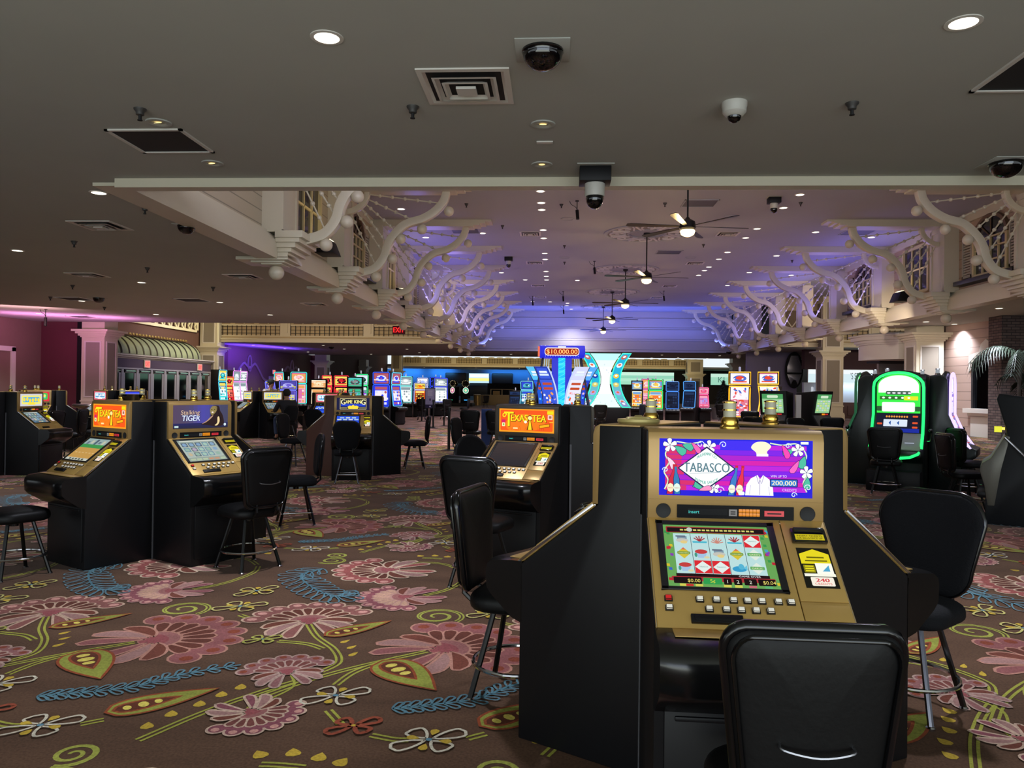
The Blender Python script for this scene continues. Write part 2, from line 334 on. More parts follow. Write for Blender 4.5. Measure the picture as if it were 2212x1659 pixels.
def fan(cv, c, tip, kind):
    c = Vector(c); d = Vector(tip)-c; r = d.length*1.04; a0 = math.atan2(d.y, d.x)
    k, sp = {'A': (8, 2.75), 'B': (8, 2.55), 'C': (8, 2.7), 'D': (9, 2.8), 'E': (7, 2.5), 'F': (7, 2.5)}[kind]
    fill = {'A': '#84504f', 'B': '#80504a', 'C': '#8e4c48', 'D': '#824a50', 'E': '#865a58', 'F': '#7e4850'}[kind]; edge = {'A': '#a87868', 'B': '#b89a84', 'C': '#c0a890', 'D': '#a87e74', 'E': '#a88c80', 'F': '#b89c88'}[kind]
    ew = .012 if kind in 'EF' else .015; P = lambda q, t: Vector((c.x+math.cos(t)*q, c.y+math.sin(t)*q)); step = sp/(k-1); lw = r*.80*step*.56
    for i in range(k):
        p = P(r*.80, a0-sp/2+step*i); cv.ell(p.x, p.y, r*.20, lw, edge, a0-sp/2+step*i, 14)
    for i in range(k):
        p = P(r*.80, a0-sp/2+step*i); cv.ell(p.x, p.y, r*.20-ew, lw-ew*.8, fill, a0-sp/2+step*i, 14)
    cv.poly([P(r*.78, a0-sp/2-.08+(sp+.16)*i/14) for i in range(15)]+[P(r*.06, a0)], fill)
    for i in range(k):
        t = a0-sp/2+step*i; p = P(r*.84, t); cv.ell(p.x, p.y, r*.075, lw*.42, RUST if kind in 'AE' else '#c08c80', t, 8)
    for i in range(k+1):
        t = a0-sp*.46+sp*.92*i/k; petal(cv, c, t, r*.22, r*.66, r*.62*sp*.92/k*.42, '#5c3228' if kind in 'ABC' else '#b89078' if kind == 'D' else '#70403a', edge, ew*.75)
    q = P(r*.05, a0); cv.ell(q.x, q.y, r*.24, r*.30, edge, a0, 16); cv.ell(q.x, q.y, r*.21, r*.27, '#8e5c58', a0, 16)
    q = P(-r*.02, a0); cv.ell(q.x, q.y, r*.16, r*.21, '#8a4a4c', a0, 14)
    for da, ln, cu, w, col in ((1.55, .66, .20, .115, '#6a3a2e'), (2.05, .78, .22, .12, '#96706a'), (2.6, .82, .12, .10, fill), (-1.55, .66, -.20, .115, '#6a3a2e'), (-2.05, .78, -.22, .12, '#96706a'), (-2.6, .82, -.12, .10, fill)):
        petal(cv, c, a0+da, r*.12, r*ln, r*w, col, edge, ew, cu*r)
def dropm(cv, b, t, w, col, edge=None, n=14):
    b, t = Vector(b), Vector(t); d = t-b; L = d.length; a = d/L; m = Vector((-a.y, a.x)); A = []; B = []
    for i in range(n+1):
        s = i/n; h = w*2.0*math.sqrt(max(0, s*(1-s)))*(1-s)**.6*1.25 if s < 1 else 0; A.append(b+a*L*s+m*h); B.append(b+a*L*s-m*h)
    P = A+B[::-1][1:-1]; cv.poly(P, col)
    if edge: cv.stroke(P, .014, edge, True)
def build_carpet(cv, fine=True):
    for e in CARPET:
        k, p = e[0], [Vector(q) for q in e[1]]
        if k in ('stem', 'stem1'):
            P = catmull([(*q, 0) for q in p], 6)
            for o in ((-.014, .014) if k == 'stem' else (0,)):
                Q = []
                for i in range(len(P)):
                    t = (P[min(i+1, len(P)-1)]-P[max(i-1, 0)]).normalized(); Q.append((P[i].x-t.y*o, P[i].y+t.x*o))
                cv.stroke(Q, .013, '#9a9a40')
        elif k == 'drop': dropm(cv, p[0], p[0]+(p[1]-p[0]).normalized()*max(.07, (p[1]-p[0]).length), e[2]*.8, YEL, None, 8)
        elif k == 'spi':
            c = p[0]; d = p[1]-c; r = d.length; a0 = math.atan2(d.y, d.x)
            for o in (1, .86): cv.stroke([(c.x+math.cos(a0+t*.3)*r*o*(1-t/44), c.y+math.sin(a0+t*.3)*r*o*(1-t/44)) for t in range(0, 38)], .012, '#9a9c46')
    for e in CARPET:
        k, p = e[0], [Vector(q) for q in e[1]]
        if k == 'fan': fan(cv, p[0], p[1], e[2])
        elif k == 'pod':
            b, t = p; w = e[2]; d = (t-b); dropm(cv, b, t, w*.78, LIME, '#8a4428'); dropm(cv, b+d*.06, b+d*.66, w*.42, '#5c3020', '#8a4428')
            for s, q in ((.18, .8), (.32, 1), (.45, .75)):
                c = b+d*s; cv.ell(c.x, c.y, w*.24*q, w*.17*q, '#d0bf5a', math.atan2(d.y, d.x)+1.57, 10)
        elif k == 'fea':
            P = catmull([(*q, 0) for q in p], 7); w = e[2]
            cv.stroke(P, .014, '#4c7480')
            N = 15
            for i in range(N):
                f = (i+.2)/N*(len(P)-2); j = int(f); c = P[j].lerp(P[j+1], f-j); t = (P[j+1]-P[j]).normalized(); a = math.atan2(t.y, t.x)
                for sg in (1, -1): petal(cv, Vector((c.x, c.y)), a+sg*.85, .0, w*(1.25-.5*abs(i/N-.4)), w*.22, None, BLUE, .011)
        elif k == 'fl4':
            c = p[0]; u = p[1]-c; v = p[2]-c; lu = u.length; s = e[2]; ec = {'w': WHT, 'y': '#b9b06a', 'g': '#9a9a4a', 'r': '#8a4430'}[s]
            a = math.atan2(u.y, u.x)
            for i, m in enumerate((1, .72, 1, .72)): petal(cv, c, a+i*math.pi/2*(1.0)+(.25 if i % 2 else 0), lu*.12, lu*m*1.05, lu*(.24 if i % 2 == 0 else .27), None, ec, .013 if s != 'r' else .02)
            if s in 'wy':
                for i in range(4):
                    d = Vector((math.cos(a+.85+i*1.571), math.sin(a+.85+i*1.571))); dropm(cv, c+d*lu*.62, c+d*lu*.25, .02, YEL, None, 6)
            cv.ell(c.x, c.y, lu*.09, lu*.09, {'w': '#5a8090', 'y': '#5a8090', 'g': '#5a8090', 'r': YEL}[s], 0, 8)
def make_floor():
    cv = CV(1, 1); build_carpet(cv); seen = sorted(set(q[2] for q in cv.P)); order = {l: i for i, l in enumerate(seen)}
    tv = []; tf = []; tc = []
    for pts, c, l, fs in cv.P:
        n = len(tv); z = .0015+.006*order[l]/len(order); tv += [(a, b, z) for a, b in pts]; tc += [x for _ in pts for x in c]; tf += [[i+n for i in q] for q in (fs or [range(len(pts))])]
    v = []; f = []; col = []; mi = []
    def quad(x0, x1, y0, y1, c, m):
        n = len(v); v.extend([(x0, y0, 0), (x1, y0, 0), (x1, y1, 0), (x0, y1, 0)]); f.append((n, n+1, n+2, n+3)); col.extend(lin(c)*4); mi.append(m)
    quad(-32, 32, -5, 27, BROWN, 0); quad(-32, 32, 27, 96, BROWN, 1)
    for i in range(-13, 17):
        for j in range(-1, 7):
            x = i*1.6; y = j*3.5
            cx = x-1.5
            if y > 21 or y < -3.6 or cx-1.5 > (y+6.5)*.68+.8 or cx+1.5 < -(y+6.5)*.76-.8: continue
            n = len(v); v.extend([(a+x, b+y, z) for a, b, z in tv]); f.extend([[k+n for k in q] for q in tf]); col.extend(tc); mi.extend([0]*len(tf))
    me = bpy.data.meshes.new('floor'); me.from_pydata(v, [], f); ca = me.color_attributes.new('Col', 'FLOAT_COLOR', 'POINT'); ca.data.foreach_set('color', col)
    me.materials.append(artmat(lit=False, rough=.95, name='floral_carpet'))
    m = bpy.data.materials.new('far_carpet'); m.use_nodes = True; nt = m.node_tree; b = nt.nodes['Principled BSDF']; b.inputs['Roughness'].default_value = .95; b.inputs['Specular IOR Level'].default_value = .1; b.inputs['Sheen Weight'].default_value = .16; b.inputs['Sheen Roughness'].default_value = .25; b.inputs['Sheen Tint'].default_value = (1, .86, .82, 1)
    tcn = nt.nodes.new('ShaderNodeTexCoord'); mp = nt.nodes.new('ShaderNodeMapping'); mp.inputs['Scale'].default_value = (.9, .8, 1); n = nt.nodes.new('ShaderNodeTexNoise'); n.inputs['Scale'].default_value = 2.2; n.inputs['Detail'].default_value = 3
    cr = nt.nodes.new('ShaderNodeValToRGB'); cr.color_ramp.elements[0].position = .42; cr.color_ramp.elements[0].color = lin(BROWN); cr.color_ramp.elements[1].position = .62; cr.color_ramp.elements[1].color = lin('#80605c')
    nt.links.new(tcn.outputs['Object'], mp.inputs[0]); nt.links.new(mp.outputs[0], n.inputs['Vector']); nt.links.new(n.outputs['Fac'], cr.inputs[0]); nt.links.new(cr.outputs[0], b.inputs['Base Color'])
    me.materials.append(m); me.polygons.foreach_set('material_index', mi); me.update(); struct(put('floor', me))
make_floor()
# ------------------------------------------------------------------ shell of the hall
def build_shell():
    b = MB(M_ceil)
    for x0, x1, y0, y1 in ((-20.3, 26, -4, 8.85), (-20.3, XL-.06, 8.85, 29), (-20.3, XL-.06, 41.3, 57), (XR+.06, 26, 8.85, 29), (XR+.06, 26, 41.3, 57), (XL, XR, 49, 57), (-20.3, 26, 84, 96)):
        b.box(x0, x1, y0, y1, LZ, LZ+.22)
    struct(b.obj('ceiling'))
    b = MB(M_ceilup); b.box(-20.3, 26, 8.85, 84, UZ, UZ+.2); struct(b.obj('ceiling_upper'))
    # bright edge strip along the near edge and the sides of the opening
    b = MB(M_cream); b.box(XL-.02, XR+.02, 8.80, 8.98, LZ-.105, LZ+.12); b.box(XL, XR, 8.98, 9.06, LZ+.02, LZ+.3); struct(b.obj('trim_1'))
    b = MB(M_siding); b.box(XL, XR, 9.0, 9.15, LZ+.2, UZ); struct(b.obj('wall_front'))
    # end wall of the atrium: wide stepped boards
    b = MB(mat('end_boards', '#a9a6a8', .55)); z = LZ
    for i, h in enumerate((.16, .55, .14, .60, .12, .6, .42)):
        y = 49 - (.30-.04*i) ; b.box(XL, XR, y, 49.6, z, z+h-.015 if i < 6 else UZ); z += h
    b.use(M_dark).box(XL, XR, 48.95, 49.6, LZ, UZ)
    struct(b.obj('wall_end'))
    # side walls of the hall
    maroon = mat('maroon_wall', '#5a2430', .8, noise=.04); tan = mat('taupe_wall', '#7a6258', .85, noise=.05); choc = mat('chocolate_wall', '#5a3c34', .8)
    b = MB(tan); b.box(-20.4, -20.2, 5, 29.4, 0, LZ+.1); b.use(M_white)
    for y0, y1, z0, z1 in ((24.2, 24.35, .9, 2.75), (27.5, 27.7, .9, 2.75), (24.2, 27.7, 2.6, 2.78), (24.2, 27.7, .85, .98)): b.box(-20.2, -20.13, y0, y1, z0, z1)
    struct(b.obj('wall_left'))
    b = MB(maroon); b.box(-20.4, -18.7, 29.2, 29.4, 0, LZ+.2); b.use(M_black).box(-18.7, -18.52, 29.15, 29.4, 0, LZ+.2); struct(b.obj('wall_left_return'))
    b = MB(choc); b.box(-19.5, -19.3, 29.4, 44.5, 0, UZ); b.use(tan).box(-19.5, -19.3, 44.5, 60, 0, LZ+.1); b.use(maroon).box(-19.3, -18.4, 60, 60.2, 0, LZ+.1); b.use(choc).box(-18.6, -18.4, 60.2, 84, 0, UZ)
    struct(b.obj('wall_left_far'))
    # painted wave bands with an oval on the far left wall
    b = MB(mat('wave_band', '#9c8c90', .6))
    for yc in (47.6, 55.5):
        b.tube(catmull([(-19.26, yc-3.4, 1.75), (-19.26, yc-2.4, 1.9), (-19.26, yc-1.6, 2.45), (-19.26, yc-.9, 2.85), (-19.26, yc-.3, 2.65), (-19.26, yc, 2.6), (-19.26, yc+.3, 2.65), (-19.26, yc+.9, 2.85), (-19.26, yc+1.6, 2.45), (-19.26, yc+2.4, 1.9), (-19.26, yc+3.4, 1.75)], 5), 0, sq=(.16, .06), up=(1, 0, 0))
        b.tube([(-19.24, yc+.28*math.cos(t*.524), 2.85+.5*math.sin(t*.524)) for t in range(12)], 0, closed=True, sq=(.1, .06), up=(1, 0, 0))
    struct(b.obj('trim_2'))
    # transept fascias (gallery fronts) on both sides and the far one
    gal = mat('gallery_ivory', '#bfae8c', .6); rail = mat('lattice_black', '#1a1714', .5); pan = mat('gallery_panel', '#7a6a58', .7)
    def fascia(name, x0, x1, y, zt, step):
        b = MB(gal); b.box(x0, x1, y, y+.3, LZ, zt)
        b.use(M_cream); 
        for d, za, zb in ((.10, LZ-.02, LZ+.14), (.18, LZ+.14, LZ+.2), (.06, LZ+.3, LZ+.36)): b.box(x0, x1, y-d, y, za, zb)
        n = max(1, int((x1-x0)/step)); w = (x1-x0)/n
        for i in range(n+1):
            x = x0+i*w; b.use(M_cream).box(max(x0, x-.28), min(x1, x+.28), y-.1, y, LZ+.36, zt); b.box(max(x0, x-.14), min(x1, x+.14), y-.13, y-.1, LZ+.5, zt)
        for i in range(n):
            xa, xb = x0+i*w+.3, x0+(i+1)*w-.3; m = 3 if step > 3 else 1
            b.use(M_cream).box(xa, xb, y-.07, y, LZ+.88, LZ+.96)
            for k in range(m):
                a, c = xa+(xb-xa)*k/m+.14, xa+(xb-xa)*(k+1)/m-.14; b.use(pan).box(a, c, y-.02, y, LZ+1.0, min(zt, LZ+1.9)); b.use(M_cream)
                b.tube([(a, y-.04, min(zt, LZ+1.9)), ((a+c)/2, y-.04, LZ+1.02), (c, y-.04, min(zt, LZ+1.9))], 0, sq=(.09, .05), up=(0, 1, 0))
        struct(b.obj(name))
        b = MB(rail)
        for i in range(n):
            xa, xb = x0+i*w+.3, x0+(i+1)*w-.3; k = max(2, int((xb-xa)/.26))
            for q in range(k+1): xx = xa+(xb-xa)*q/k; b.box(xx-.014, xx+.014, y-.08, y-.05, LZ+.36, LZ+.9)
            for zz in (.48, .66, .84): b.box(xa, xb, y-.08, y-.05, LZ+zz-.012, LZ+zz+.012)
        struct(b.obj(name+'_lattice'))
    fascia('wall_gallery_left', -19.3, XL-.3, 41.3, UZ, 4.6)
    fascia('wall_gallery_right', XR+.3, 22, 41.3, UZ, 3.6)
    fascia('wall_gallery_far', -17.8, 16, 84, LZ+1.0, 3.2)
    # back of the hall: blue bar wall, green lit sign band, dark shopfronts
    bl = mat('bar_blue', '#2f5f86', .6); blk = mat('bar_black', '#0d0f13', .5)
    b = MB(bl); b.box(-21, 1.2, 95, 95.2, 0, LZ); b.use(M_dark).box(1.2, 26, 95, 95.2, 0, LZ)
    struct(b.obj('wall_back'))
    b = MB(mat('right_dark_wall', '#4a4042', .8)); b.box(25.8, 26, 5, 95, 0, LZ+.1); struct(b.obj('wall_right'))
build_shell()
def column(x, y, w, zc, z1, base=True, col=None):      # square panelled column: shaft, capital at zc, plain upper part to z1
    pm = mat('column_panel', '#8d8578', .6); b = MB(col or M_cream); h = w/2
    b.box(x-h, x+h, y-h, y+h, 0, z1)
    for d, za, zb in ((.04, zc-.30, zc-.24), (.10, zc-.24, zc-.16), (.17, zc-.16, zc-.08), (.27, zc-.08, zc)): b.box(x-h-d, x+h+d, y-h-d, y+h+d, za, zb)
    b.box(x-h-.07, x+h+.07, y-h-.07, y+h+.07, 0, .32); b.box(x-h-.05, x+h+.05, y-h-.05, y+h+.05, .32, .40); b.box(x-h-.03, x+h+.03, y-h-.03, y+h+.03, .72, .78)
    def panel(za, zb):
        for fx, fy in ((0, -1), (1, 0), (-1, 0)):
            q = h*.62
            def bb(u0, u1, z0, z1, d0, d1):
                if fx == 0: b.box(x+u0, x+u1, y-h-d1, y-h-d0, z0, z1)
                else: b.box(*sorted((x+fx*(h+d0), x+fx*(h+d1))), y+u0, y+u1, z0, z1)
            b.use(pm); bb(-q, q, za, zb, 0, .006); b.use(M_white)
            for u0, u1, z0, z1_ in ((-q-.05, -q, za-.05, zb+.05), (q, q+.05, za-.05, zb+.05), (-q, q, za-.05, za), (-q, q, zb, zb+.05)): bb(u0, u1, z0, z1_, 0, .025)
            b.use(col or M_cream)
    panel(.95, zc-.5)
    if z1-zc > .8: panel(zc+.22, z1-.3)
    return struct(b.obj('column'))
column(-18.05, 29.6, .92, 3.55, LZ+.3); column(-18.75, 41.2, .95, 3.55, UZ)
column(-17.6, 57.5, .9, 3.4, LZ+.2); column(-18.2, 72, 1.0, 3.4, LZ+.2); column(-17.2, 83.4, 1.1, 3.3, UZ)
column(14.35, 41.0, 1.05, 3.6, UZ); column(13.35, 28.6, .95, 3.6, LZ+.2); column(13.4, 57, 1.0, 3.5, LZ+.2, col=M_cream)
column(15.0, 83.5, 1.6, 3.3, LZ+1); column(13.0, 92, 1.6, 3.4, LZ+.1, col=mat('dark_column', '#4a4246', .6)); column(17.5, 92, 1.9, 3.4, LZ+.1, col=mat('dark_column', '#4a4246', .6))
# ------------------------------------------------------------------ entrance on the left wall: doors, cornice, ribbed copper awning
def entrance():
    xw = -19.3; xf = -18.55; y0, y1 = 30.9, 41.0
    wf = mat('aluminium_door', '#a9a6b0', .35, .3); gl = mat('night_glass', '#05070b', .05, coat=.3)
    t = empty('entrance_pavilion', (xf, 37.5, 0), 0, 'row of white framed glass entrance doors under the green ribbed awning', 'entrance'); T = (-xf, -37.5, 0)
    def B(m): b = MB(m); b.T = Matrix.Translation(T); return b
    b = B(M_white); b.box(xw, xf, y0, y1-.4, 2.55, 2.62); b.box(xw, xf+.12, y0, y1-.35, 2.62, 2.69); b.box(xw, xf+.2, y0, y1-.3, 2.69, 2.75); b.obj('cornice', t, .01)
    b = B(mat('plum_band', '#4a3c50', .7)); b.box(xw, xf, y0, y1-.4, 2.16, 2.55); b.obj('header_panel', t)
    b = B(wf); b.box(xw, xf, y0, y1-.4, 2.09, 2.16)
    n = 8; w = (y1-.4-y0)/n
    for i in range(n+1): b.box(xf-.1, xf, y0+i*w-.09, y0+i*w+.09, 0, 2.1)
    b.obj('door_frame', t)
    for i in range(n):
        b = B(wf); ya, yb = y0+i*w+.1, y0+(i+1)*w-.1
        b.box(xf-.09, xf-.03, ya, ya+.13, 0, 2.06); b.box(xf-.09, xf-.03, yb-.13, yb, 0, 2.06); b.box(xf-.09, xf-.03, ya, yb, 1.93, 2.06); b.box(xf-.09, xf-.03, ya, yb, 0, .25)
        d = b.obj('door', t); g = B(gl); g.box(xf-.07, xf-.05, ya+.13, yb-.13, .25, 1.93); g.obj('pane', d)
        c = B(M_chrome); c.box(xf-.03, xf+.05, ya+.1, yb-.15, 1.99, 2.04); c.obj('door_closer', d)
    # awning: quarter-ellipse ribbed shell with rounded ends
    cp = mat('verdigris_copper', '#8f9878', .55, .15, noise=.35, nscale=2.5); rb = mat('dark_rib', '#2a2c22', .5)
    a = empty('awning', (xw, 37.5, 2.75), 0, 'green ribbed copper barrel awning with a gold scroll crest above the entrance doors', 'awning'); T2 = (-xw, -37.5, -2.75)
    b = MB(cp); b.T = Matrix.Translation(T2); N = 12; M = 40; rings = []
    prof = lambda k, s: (xw+.02+.95*math.cos(k/N*math.pi/2)*s, 2.75+.85*math.sin(k/N*math.pi/2)*(.25+.75*s))
    for j in range(M+1):
        y = y0-.1+(y1-1.2-y0)*j/M; e = min(y-(y0-.1), (y1-1.3)-y)/.9; s = math.sqrt(max(.0004, 1-(1-min(1, e))**2)); rings.append([(prof(k, s)[0], y, prof(k, s)[1]) for k in range(N+1)])
    b.loft(rings, False, False); b.obj('copper_shell', a)
    for j in range(2, 15):
        y = y0-.1+(y1-1.2-y0)*(j-.6)/15.2; r = MB(rb); r.T = Matrix.Translation(T2)
        r.tube([(prof(k, 1)[0]+.015, y, prof(k, 1)[1]+.015) for k in range(N+1)], .035, 5); r.obj('rib', a)
    g = MB(mat('gilt_scroll', '#b39a5a', .4, .5)); g.T = Matrix.Translation(T2)
    for j in range(28):
        y = y0+.7+(y1-y0-2.6)*j/27; g.tube([(xw+.08, y+.10*math.cos(q*.8)*(1-q/9), 3.68+.09*math.sin(q*.8)*(1-q/9)+q*.010) for q in range(8)], .022, 5)
    g.obj('scroll_crest', a)
    for k, y in enumerate((34.0, 39.2)):
        cv = CV(.42, .3); cv.rect(0, 0, .42, .3, '#ff8078', .04); cv.text('EXIT', .21, .07, .17, '#ff2020', .33)
        e = empty('exit_sign', (xf+.05, y, 2.36), 0, 'small red lit EXIT sign above the entrance doors, %s' % ('nearer the pink column' if k == 0 else 'farther from the pink column'), 'exit sign')
        bb = MB(M_white); bb.box(-.03, .02, -.24, .24, -.17, .17); bb.obj('housing', e); put('lit_face', cv.mesh('exit_face', plane_map((.022, -.21, -.15), (0, 1, 0), (0, 0, 1)), m=artmat(1.3)), e)
    # fretwork panel above
    f = MB(mat('fretwork_cream', '#d8cfb0', .6, emit='#d8cfb0', es=.0)); f.T = Matrix.Translation((19.26, -38, -4.8))
    z0, z1 = 4.25, 5.5
    for ya, yb, za, zb in ((32.3, 40.4, z0, z0+.13), (32.3, 40.4, z1-.1, z1), (40.25, 40.4, z0, z1), (32.3, 32.45, z0, z1)): f.box(-19.3, -19.22, ya, yb, za, zb)
    for i in range(11):
        y = 32.9+i*.70
        f.tube(catmull([(-19.26, y-.3, z0+.1), (-19.26, y-.1, z0+.7), (-19.26, y+.15, z0+.9), (-19.26, y+.28, z0+.65), (-19.26, y+.1, z0+.5), (-19.26, y, z0+.65)], 4), 0, sq=(.09, .06), up=(1, 0, 0))
        f.tube(catmull([(-19.26, y+.32, z0+.1), (-19.26, y+.12, z0+.3), (-19.26, y+.3, z0+.5)], 4), 0, sq=(.1, .06), up=(1, 0, 0))
    tag(f.obj('fretwork_panel', loc=(-19.21, 38, 4.8)), 'cream scroll fretwork panel on the brown wall above the awning', 'panel')
entrance()
# ------------------------------------------------------------------ gallery facades of the atrium
WN = [0]
def house_window(xf, sg, yc, arched, flood):
    WN[0] += 1; n = WN[0]; X = lambda d: xf+sg*d
    fr = mat('window_cream', '#c9bb8c', .45); gl = mat('window_glass', '#141620', .06, coat=.5); sh = mat('shutter_grey', '#a8a294', .6)
    w = .74 if arched else .82; z0, z1 = (4.62, 5.55) if arched else (4.62, 6.0)
    t = empty('window_%d' % n, (X(-.3), yc, z0)); struct(t); T = Matrix.Translation((-X(-.3), -yc, -z0))
    def B(m): b = MB(m); b.T = T; return b
    def bx(b, d0, d1, *a): xs = sorted((X(d0), X(d1))); b.box(xs[0], xs[1], *a)
    g = B(gl); bx(g, -.29, -.27, yc-w, yc+w, z0, z1)
    if arched: g.prism([(yc+w*math.cos(R(a)), z1+.55*math.sin(R(a))) for a in range(0, 181, 15)], lambda a, b, d: (d, a, b), *sorted((X(-.29), X(-.27))))
    g.obj('pane', t); b = B(fr)
    for ya, yb in ((yc-w-.07, yc-w+.02), (yc+w-.02, yc+w+.07)): bx(b, -.3, -.2, ya, yb, z0-.05, z1)
    bx(b, -.3, -.2, yc-w, yc+w, z0-.07, z0+.02)
    if not arched: bx(b, -.3, -.2, yc-w, yc+w, z1-.02, z1+.06)
    k = 4 if arched else 3
    for i in range(1, k): y = yc-w+2*w*i/k; bx(b, -.27, -.23, y-.022, y+.022, z0, z1)
    for z in ((z0+.33, z0+.66, z1) if arched else (z0+.7,)): bx(b, -.27, -.23, yc-w, yc+w, z-.02, z+.02)
    b.obj('window_frame', t)
    if arched:
        b = B(mat('arch_brown', '#6a5440', .5)); b.tube([(X(-.25), yc+(w+.02)*math.cos(R(a)), z1+.57*math.sin(R(a))) for a in range(0, 181, 12)], 0, sq=(.09, .1), up=(1, 0, 0))
        for a in (45, 90, 135): b.tube([(X(-.25), yc, z1), (X(-.25), yc+w*math.cos(R(a)), z1+.55*math.sin(R(a)))], .02, 5)
        b.obj('fanlight', t)
        for s in (-1, 1):
            b = B(sh); ya, yb = sorted((yc+s*(w+.12), yc+s*(w+.62)))
            for q in ((ya, ya+.06, z0, z1+.25), (yb-.06, yb, z0, z1+.25), (ya, yb, z0, z0+.07), (ya, yb, z1+.18, z1+.25)): bx(b, -.28, -.22, *q)
            for i in range(15): z = z0+.1+i*.072; bx(b, -.275, -.235, ya+.06, yb-.06, z, z+.04)
            b.obj('shutter', t)
        b = B(mat('sill_navy', '#15171f', .4)); bx(b, -.3, .0, yc-w-.65, yc+w+.65, z0-.2, z0-.08); b.obj('sill', t, .01)
    if flood:
        b = MB(M_black); s = sg
        b.prism([(0, 0), (.42, .0), (.30, .30), (.05, .34)], lambda a, c, d: (s*a, d, c), -.3, .3)
        b.use(glow('#fff0c8', 2.0)).box(*sorted((s*.06, s*.28)), -.24, .24, .335, .342)
        o = b.obj('flood_light', None, .01, loc=(X(-.02), yc+.1, z0-.30)); tag(o, 'black wedge flood light on the gallery ledge below the %s gallery window, %s' % ('left' if sg > 0 else 'right', 'nearer one' if yc < 20 else 'farther one'), 'flood light')
        spot('gallery_flood_lamp', (X(.5), yc, z0+.05), (-sg*.62, 0, 1), 16, '#ffe2a0', 150, .8, .05)
BRK = [14.5+4.15*k for k in range(8)]
def facade(xf, sg, nm):
    X = lambda d: xf+sg*d
    def bx(b, d0, d1, *a): xs = sorted((X(d0), X(d1))); b.box(xs[0], xs[1], *a)
    b = MB(M_siding if sg > 0 else M_sidingR)
    for y0, y1 in ((8.98, 31.2), (43.6, 49)): bx(b, -.45, -.30, y0, y1, LZ+.2, UZ)
    struct(b.obj('wall_facade_'+nm))
    b = MB(M_cream)   # ledge cornice: fascia, steps
    for d0, d1, z0, z1 in ((-.4, .0, LZ-.04, LZ+.30), (-.4, -.05, LZ+.30, LZ+.36), (-.4, -.12, LZ+.36, LZ+.42), (-.4, -.2, LZ+.42, LZ+.50)):
        bx(b, d0, d1, 8.98, 49, z0, z1)
    struct(b.obj('trim_ledge_'+nm))
    b = MB(M_cream)
    bx(b, -.3, -.2, 8.98, 31.2, 6.15, UZ)
    struct(b.obj('trim_cornice_'+nm))
    for i, y in enumerate(BRK[:-1]):
        if 28 < y < 43 or y+4.15 > 49: continue
        if sg > 0 or y > 14: house_window(xf, sg, y+2.07, i % 2 == 1 if sg > 0 else i % 2 == 1, i % 2 == 0)
facade(XL, 1, 'left'); facade(XR, -1, 'right')
S_ARM = [(.05, 4.21), (.30, 4.21), (.48, 4.23), (.79, 4.34), (1.0, 4.6), (1.08, 4.88), (1.22, 5.13), (1.53, 5.42), (1.93, 5.545), (2.24, 5.73), (2.45, 5.98), (2.52, 6.22)]
def make_bracket(sg):
    X = lambda d: sg*d; D = {}
    def bx(b, d0, d1, *a): xs = sorted((X(d0), X(d1))); b.box(xs[0], xs[1], *a)
    arm = catmull([(X(d), 0, z) for d, z in S_ARM], 6)
    b = MB(M_cream); b.tube(arm, 0, sq=(.19, .19), up=(0, 1, 0)); D['scroll_arm'] = [b.mesh('scroll_arm', .012)]
    b = MB(M_cream); b.tube([(X(.56*math.sin(t*.131)), 0, 5.716+.5*(1-math.cos(t*.131))) for t in range(13)], 0, sq=(.13, .15), up=(0, 1, 0)); D['inner_arc'] = [b.mesh('inner_arc', .01)]
    b = MB(M_cream)
    for d1, z0, z1 in ((2.75, 6.20, 6.24), (2.95, 6.24, 6.29), (3.1, 6.29, 6.34), (3.3, 6.34, UZ)): bx(b, -.3, d1, -.28, .28, z0, z1)
    D['ceiling_beam'] = [b.mesh('ceiling_beam')]
    b = MB(M_cream); bx(b, -.3, .08, -.42, .42, 4.3, 6.2); bx(b, .08, .11, -.42, -.32, 4.34, 6.15); bx(b, .08, .11, .32, .42, 4.34, 6.15); bx(b, .08, .11, -.42, .42, 4.34, 4.44); bx(b, .08, .11, -.42, .42, 6.05, 6.15); D['pilaster'] = [b.mesh('pilaster')]
    b = MB(M_cream)
    for d0, d1, hy, z0, z1 in ((-.0, .52, .55, 4.17, 4.3), (-.0, .45, .52, 4.09, 4.17), (0, .36, .47, 4.0, 4.09), (0, .27, .42, 3.92, 4.0), (-.80, .2, .40, 3.78, 3.84), (0, .2, .40, 3.84, 3.92), (-.55, .1, .30, 3.745, 3.78), (-.38, .02, .22, 3.72, 3.745)): bx(b, d0, d1, -hy, hy, z0, z1)
    D['corbel'] = [b.mesh('corbel', .006)]
    b = MB(M_ball); b.ball((X(-.16), 0, 3.595), .145, 20, 12); b.lathe([(.05, 0), (.05, .06)], 10, (X(-.16), 0, 3.70)); D['pendant_ball'] = [b.mesh('pendant_ball')]
    D['ball'] = []
    for d, z in ((.80, 4.13), (1.20, 4.57), (1.40, 5.06), (1.92, 5.30), (2.58, 5.74)):
        b = MB(M_ball); b.ball((X(d), 0, z), .125, 16, 10); D['ball'].append(b.mesh('ball'))
    D['bead_spoke'] = []
    for (a, c), (d, e), n in (((.56, 6.16), (2.42, 5.93), 6), ((.54, 6.05), (1.75, 5.50), 5), ((.48, 5.95), (1.30, 5.24), 5), ((.38, 5.86), (1.08, 4.92), 5), ((.25, 5.79), (1.0, 4.66), 5), ((.12, 5.74), (.80, 4.38), 5)):
        b = MB(M_cream); b.tube([(X(a), 0, c), (X(d), 0, e)], .017, 6)
        for i in range(1, n): t = i/n; b.ball((X(a+(d-a)*t), 0, c+(e-c)*t), .047, 8, 6)
        D['bead_spoke'].append(b.mesh('bead_spoke'))
    return D
